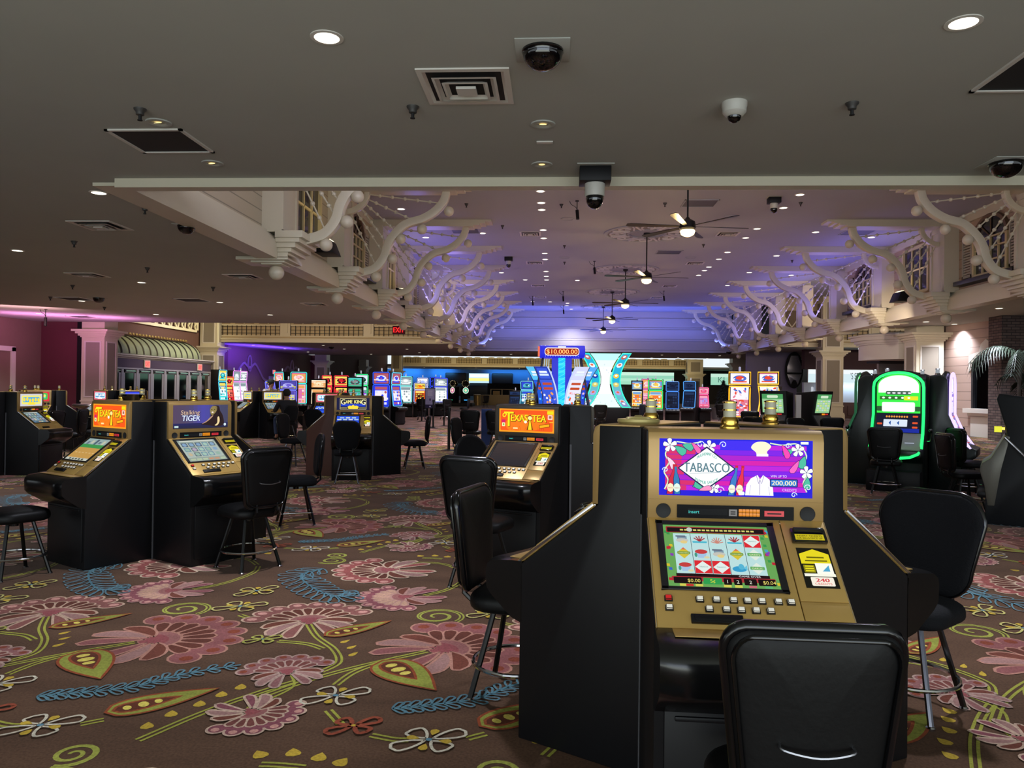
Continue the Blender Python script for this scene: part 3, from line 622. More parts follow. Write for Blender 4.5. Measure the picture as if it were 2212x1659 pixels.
ORD = ['first', 'second', 'third', 'fourth', 'fifth', 'sixth', 'seventh', 'eighth', 'ninth', 'tenth', 'eleventh', 'twelfth', 'thirteenth', 'fourteenth']
for xf, sg, side in ((XL, 1, 'left'), (XR, -1, 'right')):
    D = make_bracket(sg)
    for k, y in enumerate(BRK+[BRK[-1]+4.15]):
        r = empty('scroll_bracket', (xf, y, 0), 0, 'cream S-scroll bracket with bead spokes on the %s gallery, %s from the ceiling edge' % (side, ORD[k]), 'bracket', 'scroll brackets of the %s gallery' % side)
        for n, ms in D.items():
            for m in ms: put(n, m, r)
# transept corner frames seen behind the brackets
b = MB(M_cream)
for x in (XL-.2, XR+.2):
    for y in (31.1, 35.25, 39.4): b.box(x-.2, x+.2, y-.3, y+.3, LZ+.4, 6.2)
struct(b.obj('trim_posts'))
# ------------------------------------------------------------------ artwork for the screens
def art_pepper():
    c = CV(.5, .19); W, H = .5, .19
    c.rect(0, 0, W, H, '#180cd4')
    for i in range(9): c.rect(.02, .018+i*.0172, W-.02, .018+(i+1)*.0172-.0012, ['#b414d4', '#d00ca8', '#a80cc4', '#7a10e0'][i % 4])
    for i in range(9): c.rect(.02, .018+i*.0172, .09+.03*math.sin(i*2), .018+(i+1)*.0172-.0012, '#d02468')
    c.rect(.2, H-.035, .33, H-.004, '#3a22e8'); c.rect(0, 0, W, .016, '#2012d0'); c.lay()
    # vines and blooms around the edge
    for x0, s in ((.018, 1), (W-.018, -1)):
        c.stroke(catmull([(x0, .02, 0), (x0+s*.012, .05, 0), (x0-s*.002, .08, 0), (x0+s*.014, .11, 0), (x0+s*.002, .14, 0), (x0+s*.03, H-.012, 0), (x0+s*.08, H-.016, 0), (x0+s*.12, H-.01, 0)], 4), .004, '#d8f0c0'); c.lay()
    def bloom(x, y, r):
        for k in range(5): petal(c, Vector((x, y)), k*1.257+.4, 0, r, r*.32, '#f4f8ff', '#2a2a60', .0012)
    def leaf(x, y, a, l): petal(c, Vector((x, y)), a, 0, l, l*.3, '#48b89a', '#102060', .0016)
    def chili(x, y, a, l, col='#f05aa8'):
        petal(c, Vector((x, y)), a, 0, l, l*.2, col, '#3a1050', .0014, -l*.12)
    for x, y, a, l in ((.05, .165, -.6, .045), (.075, .17, -.3, .04), (.44, .16, 3.6, .04), (.475, .14, 4.4, .045), (.485, .07, 4.6, .04), (.11, .03, .4, .05), (.16, .02, 2.6, .05)): leaf(x, y, a, l)
    for x, y, r in ((.035, .168, .024), (.165, .165, .022), (.452, .158, .022), (.48, .085, .022), (.18, .028, .02)): bloom(x, y, r)
    c.poly([(.060, .092), (.156, .166), (.252, .092), (.156, .020)], '#1a1a50'); c.lay(); c.poly([(.066, .092), (.156, .160), (.246, .092), (.156, .026)], '#ffffff'); c.lay()
    c.text('TABASCO', .156, .080, .031, '#587c88', .150, bold=.0007); 
    for x, y, r, sg in ((.045, .035, .016, 1), (.02, .085, .010, -1), (.135, .172, .013, 1), (.21, .172, .012, -1), (.20, .02, .014, 1), (.42, .172, .010, 1), (.485, .035, .012, -1), (.44, .01, .010, 1), (.30, .012, .010, -1)): c.stroke([(x+sg*r*(1-t/16)*math.cos(t*.55), y+r*(1-t/16)*math.sin(t*.55)) for t in range(14)], .0026, '#d8e8f8')
    c.lay(); c.text('McILHENNY CO', .156, .122, .010, '#60b0a0', .064, arch=.014, bold=.0004); c.text('PEPPER SAUCE', .156, .052, .010, '#60b0a0', .074, arch=-.012, bold=.0004); c.stroke([(.10, .074), (.2, .080)], .0016, '#88a4ac'); c.lay()
    for x, y, a, l, q in ((.105, .178, -.75, .045, '#f060b0'), (.025, .13, -.9, .05, '#f8d0e0'), (.13, .018, .35, .045, '#f090c0'), (.40, .175, -1.0, .05, '#f040b0'), (.455, .125, -2.0, .05, '#f060c0')): chili(x, y, a, l, q)
    c.lay()
    for x, a, q, l in ((.035, -.12, '#c81e3c', '#f0e8c0'), (.06, .05, '#2a78b0', '#d8f0e0'), (.236, -.15, '#3878c0', '#e8f0d8'), (.262, -.1, '#e02848', '#f8f0c8')):
        for d, col, w in ((0, '#141450', .011), (0, q, .009)): c.poly([(x-w, .005), (x+w, .005), (x+w-a*.06, .055), (x+w*.42-a*.1, .078), (x+w*.42-a*.12, .098), (x-w*.42-a*.12, .098), (x-w*.42-a*.1, .078), (x-w-a*.06, .055)], col); c.lay()
        c.ell(x-a*.02, .026, .0115, .015, l, 0, 8); c.text('TABASCO', x-a*.02, .023, .0045, '#c02838', .018); c.rect(x-.005-a*.12, .096, x+.005-a*.12, .104, '#c01c30'); c.lay()
    # plain cook's hat and coat
    c.poly([(.282, .006), (.286, .040), (.300, .062), (.322, .074), (.330, .060), (.340, .074), (.360, .060), (.372, .032), (.374, .006)], '#f4f2fc'); c.lay(); c.stroke([(.330, .060), (.330, .008)], .0016, '#8078a8'); c.stroke([(.318, .072), (.326, .045), (.330, .058)], .0016, '#8078a8'); c.stroke([(.343, .072), (.335, .045), (.330, .058)], .0016, '#8078a8'); c.stroke([(.296, .008), (.300, .040)], .0012, '#a8a0c8'); c.stroke([(.362, .008), (.358, .036)], .0012, '#a8a0c8'); c.lay()
    c.poly(catmull([(.315, .15, 0), (.30, .165, 0), (.315, .182, 0), (.345, .184, 0), (.365, .17, 0), (.352, .152, 0), (.352, .14, 0), (.322, .14, 0)], 4, True), '#f4eccc'); c.rect(.318, .136, .356, .144, '#ffffff'); c.lay()
    c.rect(.362, .036, .452, .062, '#0c1460', .003); c.rect(.365, .039, .449, .059, '#2a78d0'); c.lay(); c.text('200,000', .407, .0415, .0150, '#f4e8c0', .078, bold=.0004)
    c.text('WIN UP TO', .39, .067, .008, '#f4e0f0', .052); c.text('CREDITS', .425, .022, .008, '#d8c8ff', .046); c.rect(.46, H-.012, .485, H-.004, '#e8ffe8'); c.rect(.26, .006, .28, .018, '#e8f0ff', .004)
    return c
def art_texas():
    c = CV(.5, .19); W, H = .5, .19
    c.rect(0, 0, W, H, '#ff9a1e'); c.lay(); c.rect(.012, .012, W-.012, H-.010, '#f0561a', .01); c.lay()
    for x, y, a, b in ((.25, .08, .17, .07), (.12, .06, .06, .05)): c.ell(x, y, a, b, '#fa7a1a', 0, 20)
    c.lay()
    for x in (.13, .19, .25, .31, .36, .40): c.stroke([(x-.012, .02), (x, .05), (x+.012, .02)], .0022, '#a83410')
    c.lay()
    c.text('T', .093, .042, .122, '#5a2c08', .088, bold=.003); c.text('EXAS', .190, .084, .056, '#5a2c08', .155, bold=.003); c.text('TEA', .370, .084, .056, '#5a2c08', .128, bold=.003); c.lay()
    c.text('T', .090, .046, .122, '#ffe41e', .085, bold=.002); c.text('EXAS', .187, .088, .056, '#ffe41e', .152, bold=.0015); c.text('TEA', .367, .088, .056, '#ffe41e', .125, bold=.0015); c.lay()
    c.stroke([(.05+.022*math.cos(t*.5)*(1-t/22), .135+.02*math.sin(t*.5)*(1-t/22)) for t in range(15)], .008, '#ffe41e')
    c.poly([(.255, .02), (.275, .09), (.262, .125), (.285, .145), (.308, .125), (.295, .09), (.315, .02)], '#7a3a10'); c.lay(); c.poly([(.268, .022), (.283, .11), (.288, .11), (.302, .022)], '#ffd820'); c.ell(.285, .118, .02, .016, '#f8e890', 0, 10)
    c.ell(.245, .085, .014, .012, '#fff8e0', 0, 8); c.lay()
    c.rect(.44, .15, .495, .178, '#e8d818', .005); c.rect(.445, .108, .487, .146, '#f4d0b8', .006); c.rect(.455, .118, .478, .138, '#a06858', .003)
    c.rect(.025, .075, .06, .10, '#d02060', .006); c.rect(.028, .045, .056, .075, '#f4f0b8', .002); c.rect(.036, .052, .05, .068, '#78b840')
    c.poly([(.37, .035), (.465, .05), (.463, .078), (.368, .062)], '#8a3408'); c.lay(); c.poly([(.374, .040), (.46, .053), (.459, .072), (.373, .059)], '#f8b018'); c.rect(.13, .026, .175, .038, '#ffe0a0', .004); c.rect(.46, .083, .495, .09, '#f8c030')
    return c
def art_tiger():
    c = CV(.5, .19); W, H = .5, .19
    for i in range(14): t = i/13; c.rect(W*i/14, 0, W*(i+1)/14, H, (.055+.03*(1-t), .055+.03*t*(1-t), .11+.22*math.exp(-((t-.55)/.2)**2), 1))
    c.lay()
    for i in range(6): c.rect(0, i*.007, W, (i+1)*.007, (.02, .02, .05+.01*i, 1))
    c.lay(); c.poly(catmull([(.25, .03, 0), (.29, .05, 0), (.33, .085, 0), (.335, .12, 0), (.33, .15, 0), (.355, .18, 0), (.41, .18, 0), (.425, .14, 0), (.45, .10, 0), (.46, .03, 0), (.40, .01, 0), (.32, .02, 0)], 4, True), '#2a1c1e'); c.lay()
    c.poly(catmull([(.335, .12, 0), (.33, .15, 0), (.35, .178, 0), (.39, .176, 0), (.395, .15, 0), (.375, .12, 0), (.35, .105, 0)], 4, True), '#8a7a4a'); c.poly(catmull([(.255, .035, 0), (.30, .06, 0), (.34, .095, 0), (.36, .10, 0), (.33, .07, 0), (.29, .045, 0)], 4, True), '#b08c74'); c.poly(catmull([(.40, .085, 0), (.415, .09, 0), (.42, .05, 0), (.40, .02, 0), (.375, .02, 0), (.398, .04, 0)], 4, True), '#e8d09a'); c.lay()
    for x, y in ((.345, .15), (.372, .152)): c.ell(x, y, .006, .004, '#1a140c', 0, 8)
    for k in range(6): c.stroke([(.38+k*.008, .165-k*.016), (.40+k*.006, .16-k*.018), (.405+k*.006, .15-k*.018)], .004, '#120c10')
    c.ell(.352, .128, .01, .007, '#e8d8c8', 0, 8); c.lay()
    c.text('TIGER', .157, .058, .046, '#14206a', .165, bold=.003, slant=.1); c.lay(); c.text('TIGER', .155, .061, .046, '#dce8ff', .162, bold=.001, slant=.1); c.text('Stalking', .15, .112, .034, '#2a2030', .17, bold=.002, slant=.1); c.lay(); c.text('Stalking', .148, .114, .034, '#d8b8a0', .168, slant=.1)
    c.rect(.01, .008, .045, .024, '#b8d0d0'); c.ell(.47, .025, .012, .012, '#c8d8e0', 0, 10)
    return c
def art_king():
    c = CV(.5, .19); c.rect(0, 0, .5, .19, '#14143c'); c.lay(); c.rect(.05, .012, .45, .178, '#e8d890'); c.lay(); c.rect(.056, .018, .444, .172, '#101228'); c.lay(); c.rect(.065, .055, .435, .098, '#1c3cc0'); c.lay()
    c.text('G', .098, .085, .08, '#f4ecb0', .062, bold=.003); c.text('AME', .188, .103, .052, '#f4e888', .10, bold=.002); c.text('KIN', .318, .103, .052, '#f4e888', .10, bold=.002); c.text('G', .405, .085, .08, '#f4ecb0', .062, bold=.003); c.lay()
    c.poly([(.18, .02), (.165, .05), (.2, .07), (.225, .062), (.25, .085), (.275, .062), (.30, .07), (.335, .05), (.32, .02)], '#f4d838'); c.rect(.06, .03, .16, .036, '#f0e0a0'); c.rect(.34, .03, .44, .036, '#f0e0a0')
    return c
def art_stripe(a, b, d, e):
    c = CV(.5, .19); c.rect(0, 0, .5, .19, a); c.lay(); c.rect(.03, .03, .47, .165, b, .03); c.lay(); c.rect(.06, .06, .44, .14, d, .02); c.lay()
    rnd = random.Random(hash_(a+b))
    for k in range(6): c.ell(.09+k*.064, .10+rnd.uniform(-.015, .015), .026, .03, e, 0, 10)
    c.poly([(.15, .02), (.2, .06), (.3, .06), (.35, .02)], e); return c
def hash_(s): return sum(ord(q)*(i+3) for i, q in enumerate(s))
def art_reels(seed, bg='#bfe4e4', frame='#a82a30'):
    W, H = .36, .26; c = CV(W, H); rnd = random.Random(seed)
    c.rect(0, 0, W, H, '#6aa858'); c.lay()
    for i in range(26): x = rnd.choice((rnd.uniform(.004, .026), rnd.uniform(W-.028, W-.006))); c.ell(x, rnd.uniform(.02, H-.02), .007, .008, rnd.choice(('#d8c030', '#3a60c8', '#8a40b8', '#389850', '#c02838', '#48a8c8')), .8, 4)
    c.lay(); c.rect(.012, H-.036, W-.012, H-.010, frame, .003); c.rect(.016, H-.033, W-.016, H-.014, '#180c10', .002); c.lay()
    for k in range(17): c.rect(.06+k*.015, H-.027, .06+k*.015+.011, H-.020, '#d8d070')
    c.ell(.092, H-.022, .010, .010, '#c8d0c8', 0, 8)
    x0, x1, y0, y1 = .034, W-.034, .052, H-.040
    c.rect(x0, y0, x1, y1, bg); c.lay(); cw = (x1-x0)/5; ch = (y1-y0)/3
    for i in range(1, 5): c.rect(x0+i*cw-.0008, y0, x0+i*cw+.0008, y1, '#203038')
    grid = ['PCRCX', 'DBPDG', 'BXXSG']
    for r in range(3):
        for k in range(5):
            x = x0+(k+.5)*cw; y = y1-(r+.5)*ch; s = cw*.40; g = grid[r][k]
            if g == 'X': c.rect(x-cw*.47, y-ch*.46, x+cw*.47, y+ch*.46, '#e02a34'); c.lay(); c.poly([(x-cw*.45, y), (x, y+ch*.42), (x+cw*.45, y), (x, y-ch*.42)], '#e8f4f0'); c.text('TABASCO', x, y-.002, .0055, '#5a9a98', cw*.5)
            elif g == 'C':
                c.poly([(x-s, y-s*.5), (x+s, y-s*.5), (x+s*1.05, y-s*.2), (x-s*1.05, y-s*.2)], '#48b8d0')
                for q in range(5): a = .5+q*.53; c.stroke([(x, y-s*.2), (x+s*.9*math.cos(a), y+s*.8*math.sin(a))], .004, '#a83038')
            elif g == 'D': c.poly([(x-s, y), (x, y+s), (x+s, y), (x, y-s)], '#d8c438'); c.lay(); c.poly([(x-s*.4, y+s*.6), (x, y+s), (x+s*.4, y+s*.6)], '#e07050'); c.rect(x-s*.9, y-s*.2, x+s*.9, y+s*.25, '#78a048'); c.text('HABANERO', x, y-s*.1, .005, '#e8e8a0', s*1.5)
            elif g == 'B': c.poly([(x-s*.8, y+s*.2), (x+s*.8, y+s*.2), (x+s*.5, y-s*.8), (x-s*.5, y-s*.8)], '#a8c8e8'); c.ell(x, y+s*.3, s*.9, s*.4, '#c84040'); c.ell(x+s*.7, y-s*.7, s*.4, s*.2, '#e0d8a8'); c.ell(x-s*.8, y-s*.3, s*.2, s*.4, '#48a088')
            elif g == 'G': c.poly([(x-s, y), (x, y+s), (x+s, y), (x, y-s)], '#e4f0e4'); c.lay(); c.rect(x-s, y-s*.25, x+s, y+s*.3, '#68b068', .003); c.text('GREEN' if r == 1 else 'GARLIC', x, y-s*.12, .006, '#f0f8c0', s*1.5)
            elif g == 'P': c.rect(x-s*.7, y+s*.1, x+s*.7, y+s*.7, '#8098a8'); c.ell(x, y-s*.1, s*.9, s*.4, '#c8c8c0'); c.ell(x+s*.2, y-s*.4, s*.5, s*.3, '#e8d088'); c.rect(x-s*.9, y+s*.55, x+s*.5, y+s*.8, '#606a80')
            elif g == 'S': c.ell(x, y-s*.2, s, s*.5, '#38a0d0'); c.ell(x+s*.3, y+s*.2, s*.4, s*.5, '#58b8d8'); c.poly([(x+s*.6, y), (x+s*1.1, y+s*.5), (x+s*1.1, y-s*.4)], '#70c8e0')
            else: 
                for q in range(7): a = .25+q*.44; c.stroke([(x, y-s*.5), (x+s*.9*math.cos(a), y-s*.5+s*1.1*math.sin(a))], .0035, '#d08878')
    c.lay(); c.rect(x0-.004, .040, x1+.004, .052, '#200c10'); c.text('GAME OVER', W*.74, .043, .0065, '#f4f4f4', .07); c.rect(.014, .022, W-.014, .040, '#b03038', .004); c.lay()
    for xa, xb, col in ((.02, .11, '#180a0c'), (.115, .175, '#30a050'), (.18, .205, '#180a0c'), (.212, .238, '#180a0c'), (.245, .285, '#180a0c'), (.29, .345, '#180a0c')): c.rect(xa, .012, xb, .037, col, .003)
    c.lay()
    for x, t, col in ((.085, '$0.00', '#f0e070'), (.145, '5¢', '#f0e840'), (.192, '1', '#f0f0e0'), (.225, '2', '#f0f0e0'), (.265, '2', '#f0f0e0'), (.325, '$0.04', '#f0e070')): c.text(t, x, .018, .013, col)
    for x, col in ((.05, '#d8d058'), (.07, '#c83030'), (.10, '#d8d058'), (.19, '#d8d058'), (.225, '#d8d058'), (.27, '#c86878'), (.32, '#60b878')): c.rect(x-.012, .002, x+.012, .011, col)
    return c
def art_wheel(seed, a, b, d):     # quieter reel screens of the other slant machines
    W, H = .36, .26; c = CV(W, H); rnd = random.Random(seed); c.rect(0, 0, W, H, a); c.lay(); c.rect(.01, .05, W-.01, H-.03, b); c.lay()
    for r in range(3):
        for k in range(5):
            x, y = .05+k*.065, .085+r*.058; c.rect(x-.028, y-.025, x+.028, y+.025, rnd.choice((d, '#7898a8', '#a8b8b8', '#586878')), .004); c.lay(); c.ell(x, y, .020, .019, rnd.choice(('#a8c8b8', '#88a8c8', '#c8b898', '#98b8a8', '#b8a8c0')), 0, 10)
    for k in range(6): c.rect(.02+k*.056, .012, .066+k*.056, .034, rnd.choice(('#486878', '#b8c8a8', '#c89878', '#5878a0')))
    c.rect(.02, H-.022, W-.02, H-.01, '#d8dcd0'); return c
def art_menu():
    W, H = .36, .26; c = CV(W, H); c.rect(0, 0, W, H, '#1e48d8'); c.lay(); c.rect(0, H*.72, W, H, '#2a58e8'); c.lay()
    for r, n, y in ((0, 3, .215), (1, 4, .17)):
        for k in range(n): x = W*(k+.5)/n if r else W*(k+.9)/(n+.8); c.rect(x-.034, y-.012, x+.034, y+.016, ('#a8c8f0', '#d8e4d8', '#b8d8e0', '#d0d8f8')[(k+r) % 4], .006)
    for k in range(4): c.rect(.03+k*.08, .03, .09+k*.08, .08, '#3a6cf0', .006)
    return c
def art_field():
    W, H = .36, .26; c = CV(W, H)
    for y0, y1, col in ((0, .03, '#c8ccc0'), (.03, .15, '#c89a50'), (.15, .19, '#409850'), (.19, .26, '#98b0b0')): c.rect(0, y0, W, y1, col)
    c.lay()
    for k in range(5): c.rect(.04+k*.06, .19+.01*(k % 2), .075+k*.06, .225+.012*(k % 3), ('#687888', '#c8c8b0', '#506070')[k % 3])
    for k in range(6): c.ell(.05+k*.055, .09, .018, .006, '#d8b478', 0, 8)
    for k in range(5): c.rect(.06+k*.05, .006, .09+k*.05, .022, '#404840')
    return c
def art_dark():
    c = CV(.36, .26)
    for i in range(8): c.rect(0, .26*i/8, .36, .26*(i+1)/8, (.030+.004*i, .026+.002*i, .032+.001*i, 1))
    return c
def art_help():
    c = CV(.10, .16); c.rect(0, 0, .10, .16, '#14140c'); c.lay(); c.poly([(.005, .095), (.005, .135), (.05, .155), (.095, .135), (.095, .095)], '#e8d820'); c.lay(); c.rect(.018, .105, .085, .110, '#6a6408'); c.rect(.025, .118, .078, .124, '#6a6408'); c.rect(.008, .06, .042, .09, '#8a8210', .002); c.rect(.045, .055, .095, .098, '#fdfdf0'); c.rect(.005, .045, .098, .056, '#fafae8'); c.rect(.02, .008, .088, .042, '#f8f0e0', .004); c.lay()
    c.poly([(.062, .065), (.085, .09), (.085, .065)], '#50a8d0'); c.text('240', .054, .024, .013, '#d82838', .04, bold=.0006); c.text('CREDITS', .054, .012, .008, '#d82838', .05)
    for k in range(3): c.rect(.012, .064+k*.009, .038, .068+k*.009, '#f0e420')
    return c
def art_tracker():
    c = CV(.38, .044); c.rect(.0, 0, .38, .044, '#0a0a0c'); c.lay(); c.rect(.035, .012, .165, .032, '#16181a'); c.lay(); c.text('insert', .038, .016, .011, '#58e8e0', .035, 'l'); c.rect(.17, .010, .196, .032, '#8a8a88'); c.lay(); c.rect(.175, .022, .191, .026, '#3a3a3a'); c.rect(.175, .015, .191, .019, '#3a3a3a')
    return c
# ------------------------------------------------------------------ slant-top slot machines in rings of three or four
S0 = .45; GW = .292
def slope(v): # metres down the slope -> (s, z)
    L = math.hypot(.344, .267); return .363+.344*v/L, .968-.267*v/L
def slant_meshes(face, deck, cab):
    D = {}; Y = lambda s: -(s-S0)
    b = MB(cab); prof = [(.172, 0), (.69, 0), (.70, .10), (.70, .585), (.84, .60), (.84, .665), (.71, .690), (.70, .685), (.362, .945), (.352, .962), (.346, 1.262), (.336, 1.272), (.172, 1.272)]
    prof = [(.172, 0), (.70, 0), (.70, .66), (.705, .693), (.364, .958), (.350, .97), (.345, 1.268), (.172, 1.268)]
    b.prism(prof, lambda a, c, d: (d, Y(a), c), -GW, GW); D['cabinet'] = b.mesh('cabinet', .006)
    b = MB(face); b.prism([(.346, .972), (.374, .972), (.374, 1.235), (.366, 1.262), (.346, 1.274), (.18, 1.274), (.18, 1.268), (.346, 1.268)], lambda a, c, d: (d, Y(a), c), -GW+.006, GW-.006)
    b.use(M_chrome).box(-GW+.006, GW-.006, Y(.379), Y(.36), .962, .970); b.use(M_dark).box(-GW+.006, GW-.006, Y(.3748), Y(.373), 1.0375, 1.039); D['face_frame'] = b.mesh('face_frame', .003)
    L = .4355; mp = lambda u, v, n: Vector((u, Y(slope(v)[0])-n*.613, slope(v)[1]+n*.79))
    def slab(b, u0, u1, v0, v1, n0, n1): b.add([mp(u, v, n) for n in (n0, n1) for v in (v0, v1) for u in (u0, u1)], [(0, 2, 3, 1), (4, 5, 7, 6), (0, 1, 5, 4), (2, 6, 7, 3), (0, 4, 6, 2), (1, 3, 7, 5)])
    b = MB(deck); slab(b, -GW+.008, .142, .004, L, -.004, .014); slab(b, .1445, GW-.008, .004, .326, -.004, .016); slab(b, .1445, GW-.008, .328, L-.006, -.004, .014)
    b.use(M_chrome); slab(b, -GW+.003, -GW+.008, .004, L, -.002, .012); slab(b, GW-.008, GW-.003, .004, L, -.002, .012); b.use(deck).box(-GW+.05, GW-.05, Y(.785), Y(.70), .7065, .7100); D['deck_panel'] = b.mesh('deck_panel', .002)
    b = MB(mat('bumper_black', '#0b0b0c', .22)); rings = []
    for i in range(17):
        u = -GW+2*GW*i/16; e = max(0, abs(u)/GW-.72)/.28; out = .890-.03*e*e-.012*math.cos(u/GW*math.pi*1.0); zt = .712
        rings.append([Vector((u, Y(s), z)) for s, z in ((.69, zt-.002), (.74, zt-.004), (out-.03, zt-.016), (out-.006, zt-.036), (out, zt-.06), (out-.004, zt-.13), (out-.03, zt-.16), (.74, zt-.235), (.69, zt-.25))])
    b.loft(rings); D['bumper'] = b.mesh('bumper', 0, 2, 50)
    b = MB(M_black); b.box(-GW+.03, GW-.03, Y(.712), Y(.69), .06, .48); b.box(-GW+.06, GW-.06, Y(.72), Y(.70), .44, .455); D['belly_door'] = b.mesh('belly_door', .004)
    b = MB(M_grey); b.box(-GW-.004, -GW+.006, Y(.19), Y(.174), .0, .955); D['seam_strip'] = b.mesh('seam_strip')
    b = MB(mat('bezel_black', '#131316', .35)); u0, u1, v0, v1 = -.262, .118, .022, .302
    slab(b, u0, u1, v0, v0+.016, .014, .021); slab(b, u0, u1, v1-.012, v1, .014, .021); slab(b, u0, u0+.022, v0, v1, .014, .021); slab(b, u1-.022, u1, v0, v1, .014, .021); slab(b, u0+.02, u1-.02, v0+.01, v1-.01, .012, .0155); D['display_bezel'] = b.mesh('display_bezel', .002)
    b = MB(M_blackgloss); slab(b, .165, .275, .050, .105, .016, .030); b.use(M_dark); slab(b, .172, .268, .054, .068, .028, .040); D['bill_acceptor'] = b.mesh('bill_acceptor', .003)
    b = MB(M_black); slab(b, -.185, -.035, L-.045, L-.016, .012, .024); slab(b, -.175, -.045, L-.040, L-.022, .022, .026); D['ticket_slot'] = b.mesh('ticket_slot', .003)
    for nm, mm in (('button', M_button), ('button_red', M_buttonred)):
        b = MB(M_blackgloss); slab(b, -.0125, .0125, -.010, .010, .013, .019); b.use(mm); slab(b, -.0098, .0098, -.0078, .0072, .019, .026); D[nm] = b.mesh(nm, .0015)
    b = MB(M_dark); b.T = Matrix.Translation((0, Y(.374), 0)) @ Matrix.Rotation(R(90), 4, 'X'); b.lathe([(.0245, 0), (.0245, .003), (.022, .0015)], 20); D['speaker'] = b.mesh('speaker')
    b = MB(M_blackgloss); b.box(-.19, .19, Y(.378), Y(.373), .978, 1.022); D['player_panel'] = b.mesh('player_panel', .002)
    b = MB(glow('#ff9a10', .75))
    for r in range(2):
        for k in range(6): b.box(.012+k*.0115, .0225+k*.0115, Y(.3805), Y(.377), .988+r*.0125, .999+r*.0125)
    D['keypad'] = b.mesh('keypad', .001)
    b = MB(glow('#e0303c', .8)); b.box(.095, .158, Y(.381), Y(.377), .990, 1.008); b.use(M_dark).box(.104, .149, Y(.382), Y(.38), .997, 1.001); D['card_slot'] = b.mesh('card_slot')
    tk = art_tracker(); D['card_display'] = tk.mesh('card_display', plane_map((-.19, Y(.3784), .978), (1, 0, 0), (0, 0, 1)), m=artmat(.9))
    D['marquee_map'] = plane_map((-.25, Y(.3745), 1.052), (1, 0, 0), (0, 0, 1)); D['slab_map'] = mp
    b = MB(M_brass); b.lathe([(.034, 0), (.034, .006), (.029, .012), (.031, .028), (.027, .036), (.024, .040)], 12); b.use(M_frost); b.lathe([(.022, .040), (.022, .062)], 14); b.use(M_brass).lathe([(.0245, .062), (.0245, .067)], 14); b.use(M_frost).lathe([(.022, .067), (.022, .088)], 14); b.use(M_brass).lathe([(.0245, .088), (.0245, .093), (.006, .097)], 14); D['candle'] = b.mesh('candle')
    return D
SLM = {}
ARTM = {}
def slant(c, ang, off, face, art, disp, label, group, full=True, cab=None, es=1.15):
    """c: centre of the ring, ang: direction the machine faces (degrees)"""
    k = (face.name, (cab or M_black).name)
    if k not in SLM: SLM[k] = slant_meshes(face, M_gold if face is not M_bronzed else M_bronze, cab or M_black)
    D = SLM[k]; a = R(ang); d = Vector((math.cos(a), math.sin(a)))
    t = empty('slot_machine', (c[0]+d.x*(S0+off), c[1]+d.y*(S0+off), 0), a+math.pi/2, label, 'slot machine', group)
    for n in ('cabinet', 'face_frame', 'deck_panel', 'bumper', 'belly_door', 'seam_strip', 'bill_acceptor', 'ticket_slot'): put(n, D[n], t)
    def art_mesh(fn, key, mp, m):
        if key not in ARTM: ARTM[key] = fn().mesh(key, mp, m=m)
        return ARTM[key]
    put('marquee_screen', art_mesh(art[1], 'marquee_'+art[0], D['marquee_map'], artmat(es)), t)
    bz = put('display_bezel', D['display_bezel'], t); mp = D['slab_map']
    sx, sy = .340/.36, .254/.26
    put('display', art_mesh(disp[1], 'display_'+disp[0], lambda x, y, e: mp(-.242+x*sx, .290-y*sy, .0160+e), artmat(.95) if disp[0] != 'dark' else artmat(.9)), bz)
    put('help_panel', art_mesh(art_help, 'help_panel', lambda x, y, e: mp(.172+x, .278-y*.98, .0165+e), artmat(1.0)), t)
    pp = put('player_panel', D['player_panel'], t)
    for n in ('keypad', 'card_slot', 'card_display'): put(n, D[n], pp)
    for x in (-.235, .235): put('speaker', D['speaker'], t, (x, 0, 1.0))
    if full:
        for r, row in enumerate(((-.245, -.152, -.103, -.053, -.012, .03, .078, .115), (-.245, -.128, -.078, -.035, .008, .05))):
            for q, u in enumerate(row):
                p = mp(u, .335+r*.034, 0)-mp(0, 0, 0); put('button', D['button_red' if r == q == 0 else 'button'], t, p)
    # sticker on the bill acceptor
    def stk():
        cv = CV(.09, .024); cv.rect(0, 0, .09, .024, '#d8c820'); cv.lay(); cv.text('INSERT TICKETS', .045, .0135, .0068, '#1a1808', .078); cv.text('OR BILLS FACE UP', .045, .0035, .0068, '#1a1808', .078); return cv
    put('ticket_label', art_mesh(stk, 'ticket_label', lambda x, y, e: mp(.175+x, .100-y, .0302+e), artmat(.8)), t)
    put('candle', D['candle'], t, (0, -(.27-S0), 1.274))
    return t
A1 = ('pepper', art_pepper); A2 = ('texas', art_texas); A3 = ('tiger', art_tiger); A4 = ('king', art_king)
A5 = ('red_green', lambda: art_stripe('#d83040', '#48b848', '#58c8b8', '#e8e060')); A6 = ('pale', lambda: art_stripe('#d86070', '#c8e8f0', '#4890c8', '#f0f4f8')); A7 = ('aqua', lambda: art_stripe('#c8c8d0', '#e8e070', '#58a8d8', '#f0d840')); A8 = ('bluewhite', lambda: art_stripe('#2838d8', '#5060e0', '#a090c0', '#e08050'))
D1 = ('reels', lambda: art_reels(3)); D2 = ('tigerreels', lambda: art_wheel(5, '#98a8a0', '#b8c4b8', '#687880')); D3 = ('menu', art_menu); D4 = ('field', art_field); D5 = ('dark', art_dark); D6 = ('greyreels', lambda: art_wheel(9, '#607880', '#788890', '#506068'))
BK = dict(A=((.619, 2.974), 267.97, 3, 0), B=((-3.322, 6.439), 328.63, 4, .109), G=((-3.187, 12.132), 282.14, 3, 0), P=((-.066, 6.597), 245.1, 3, 0))
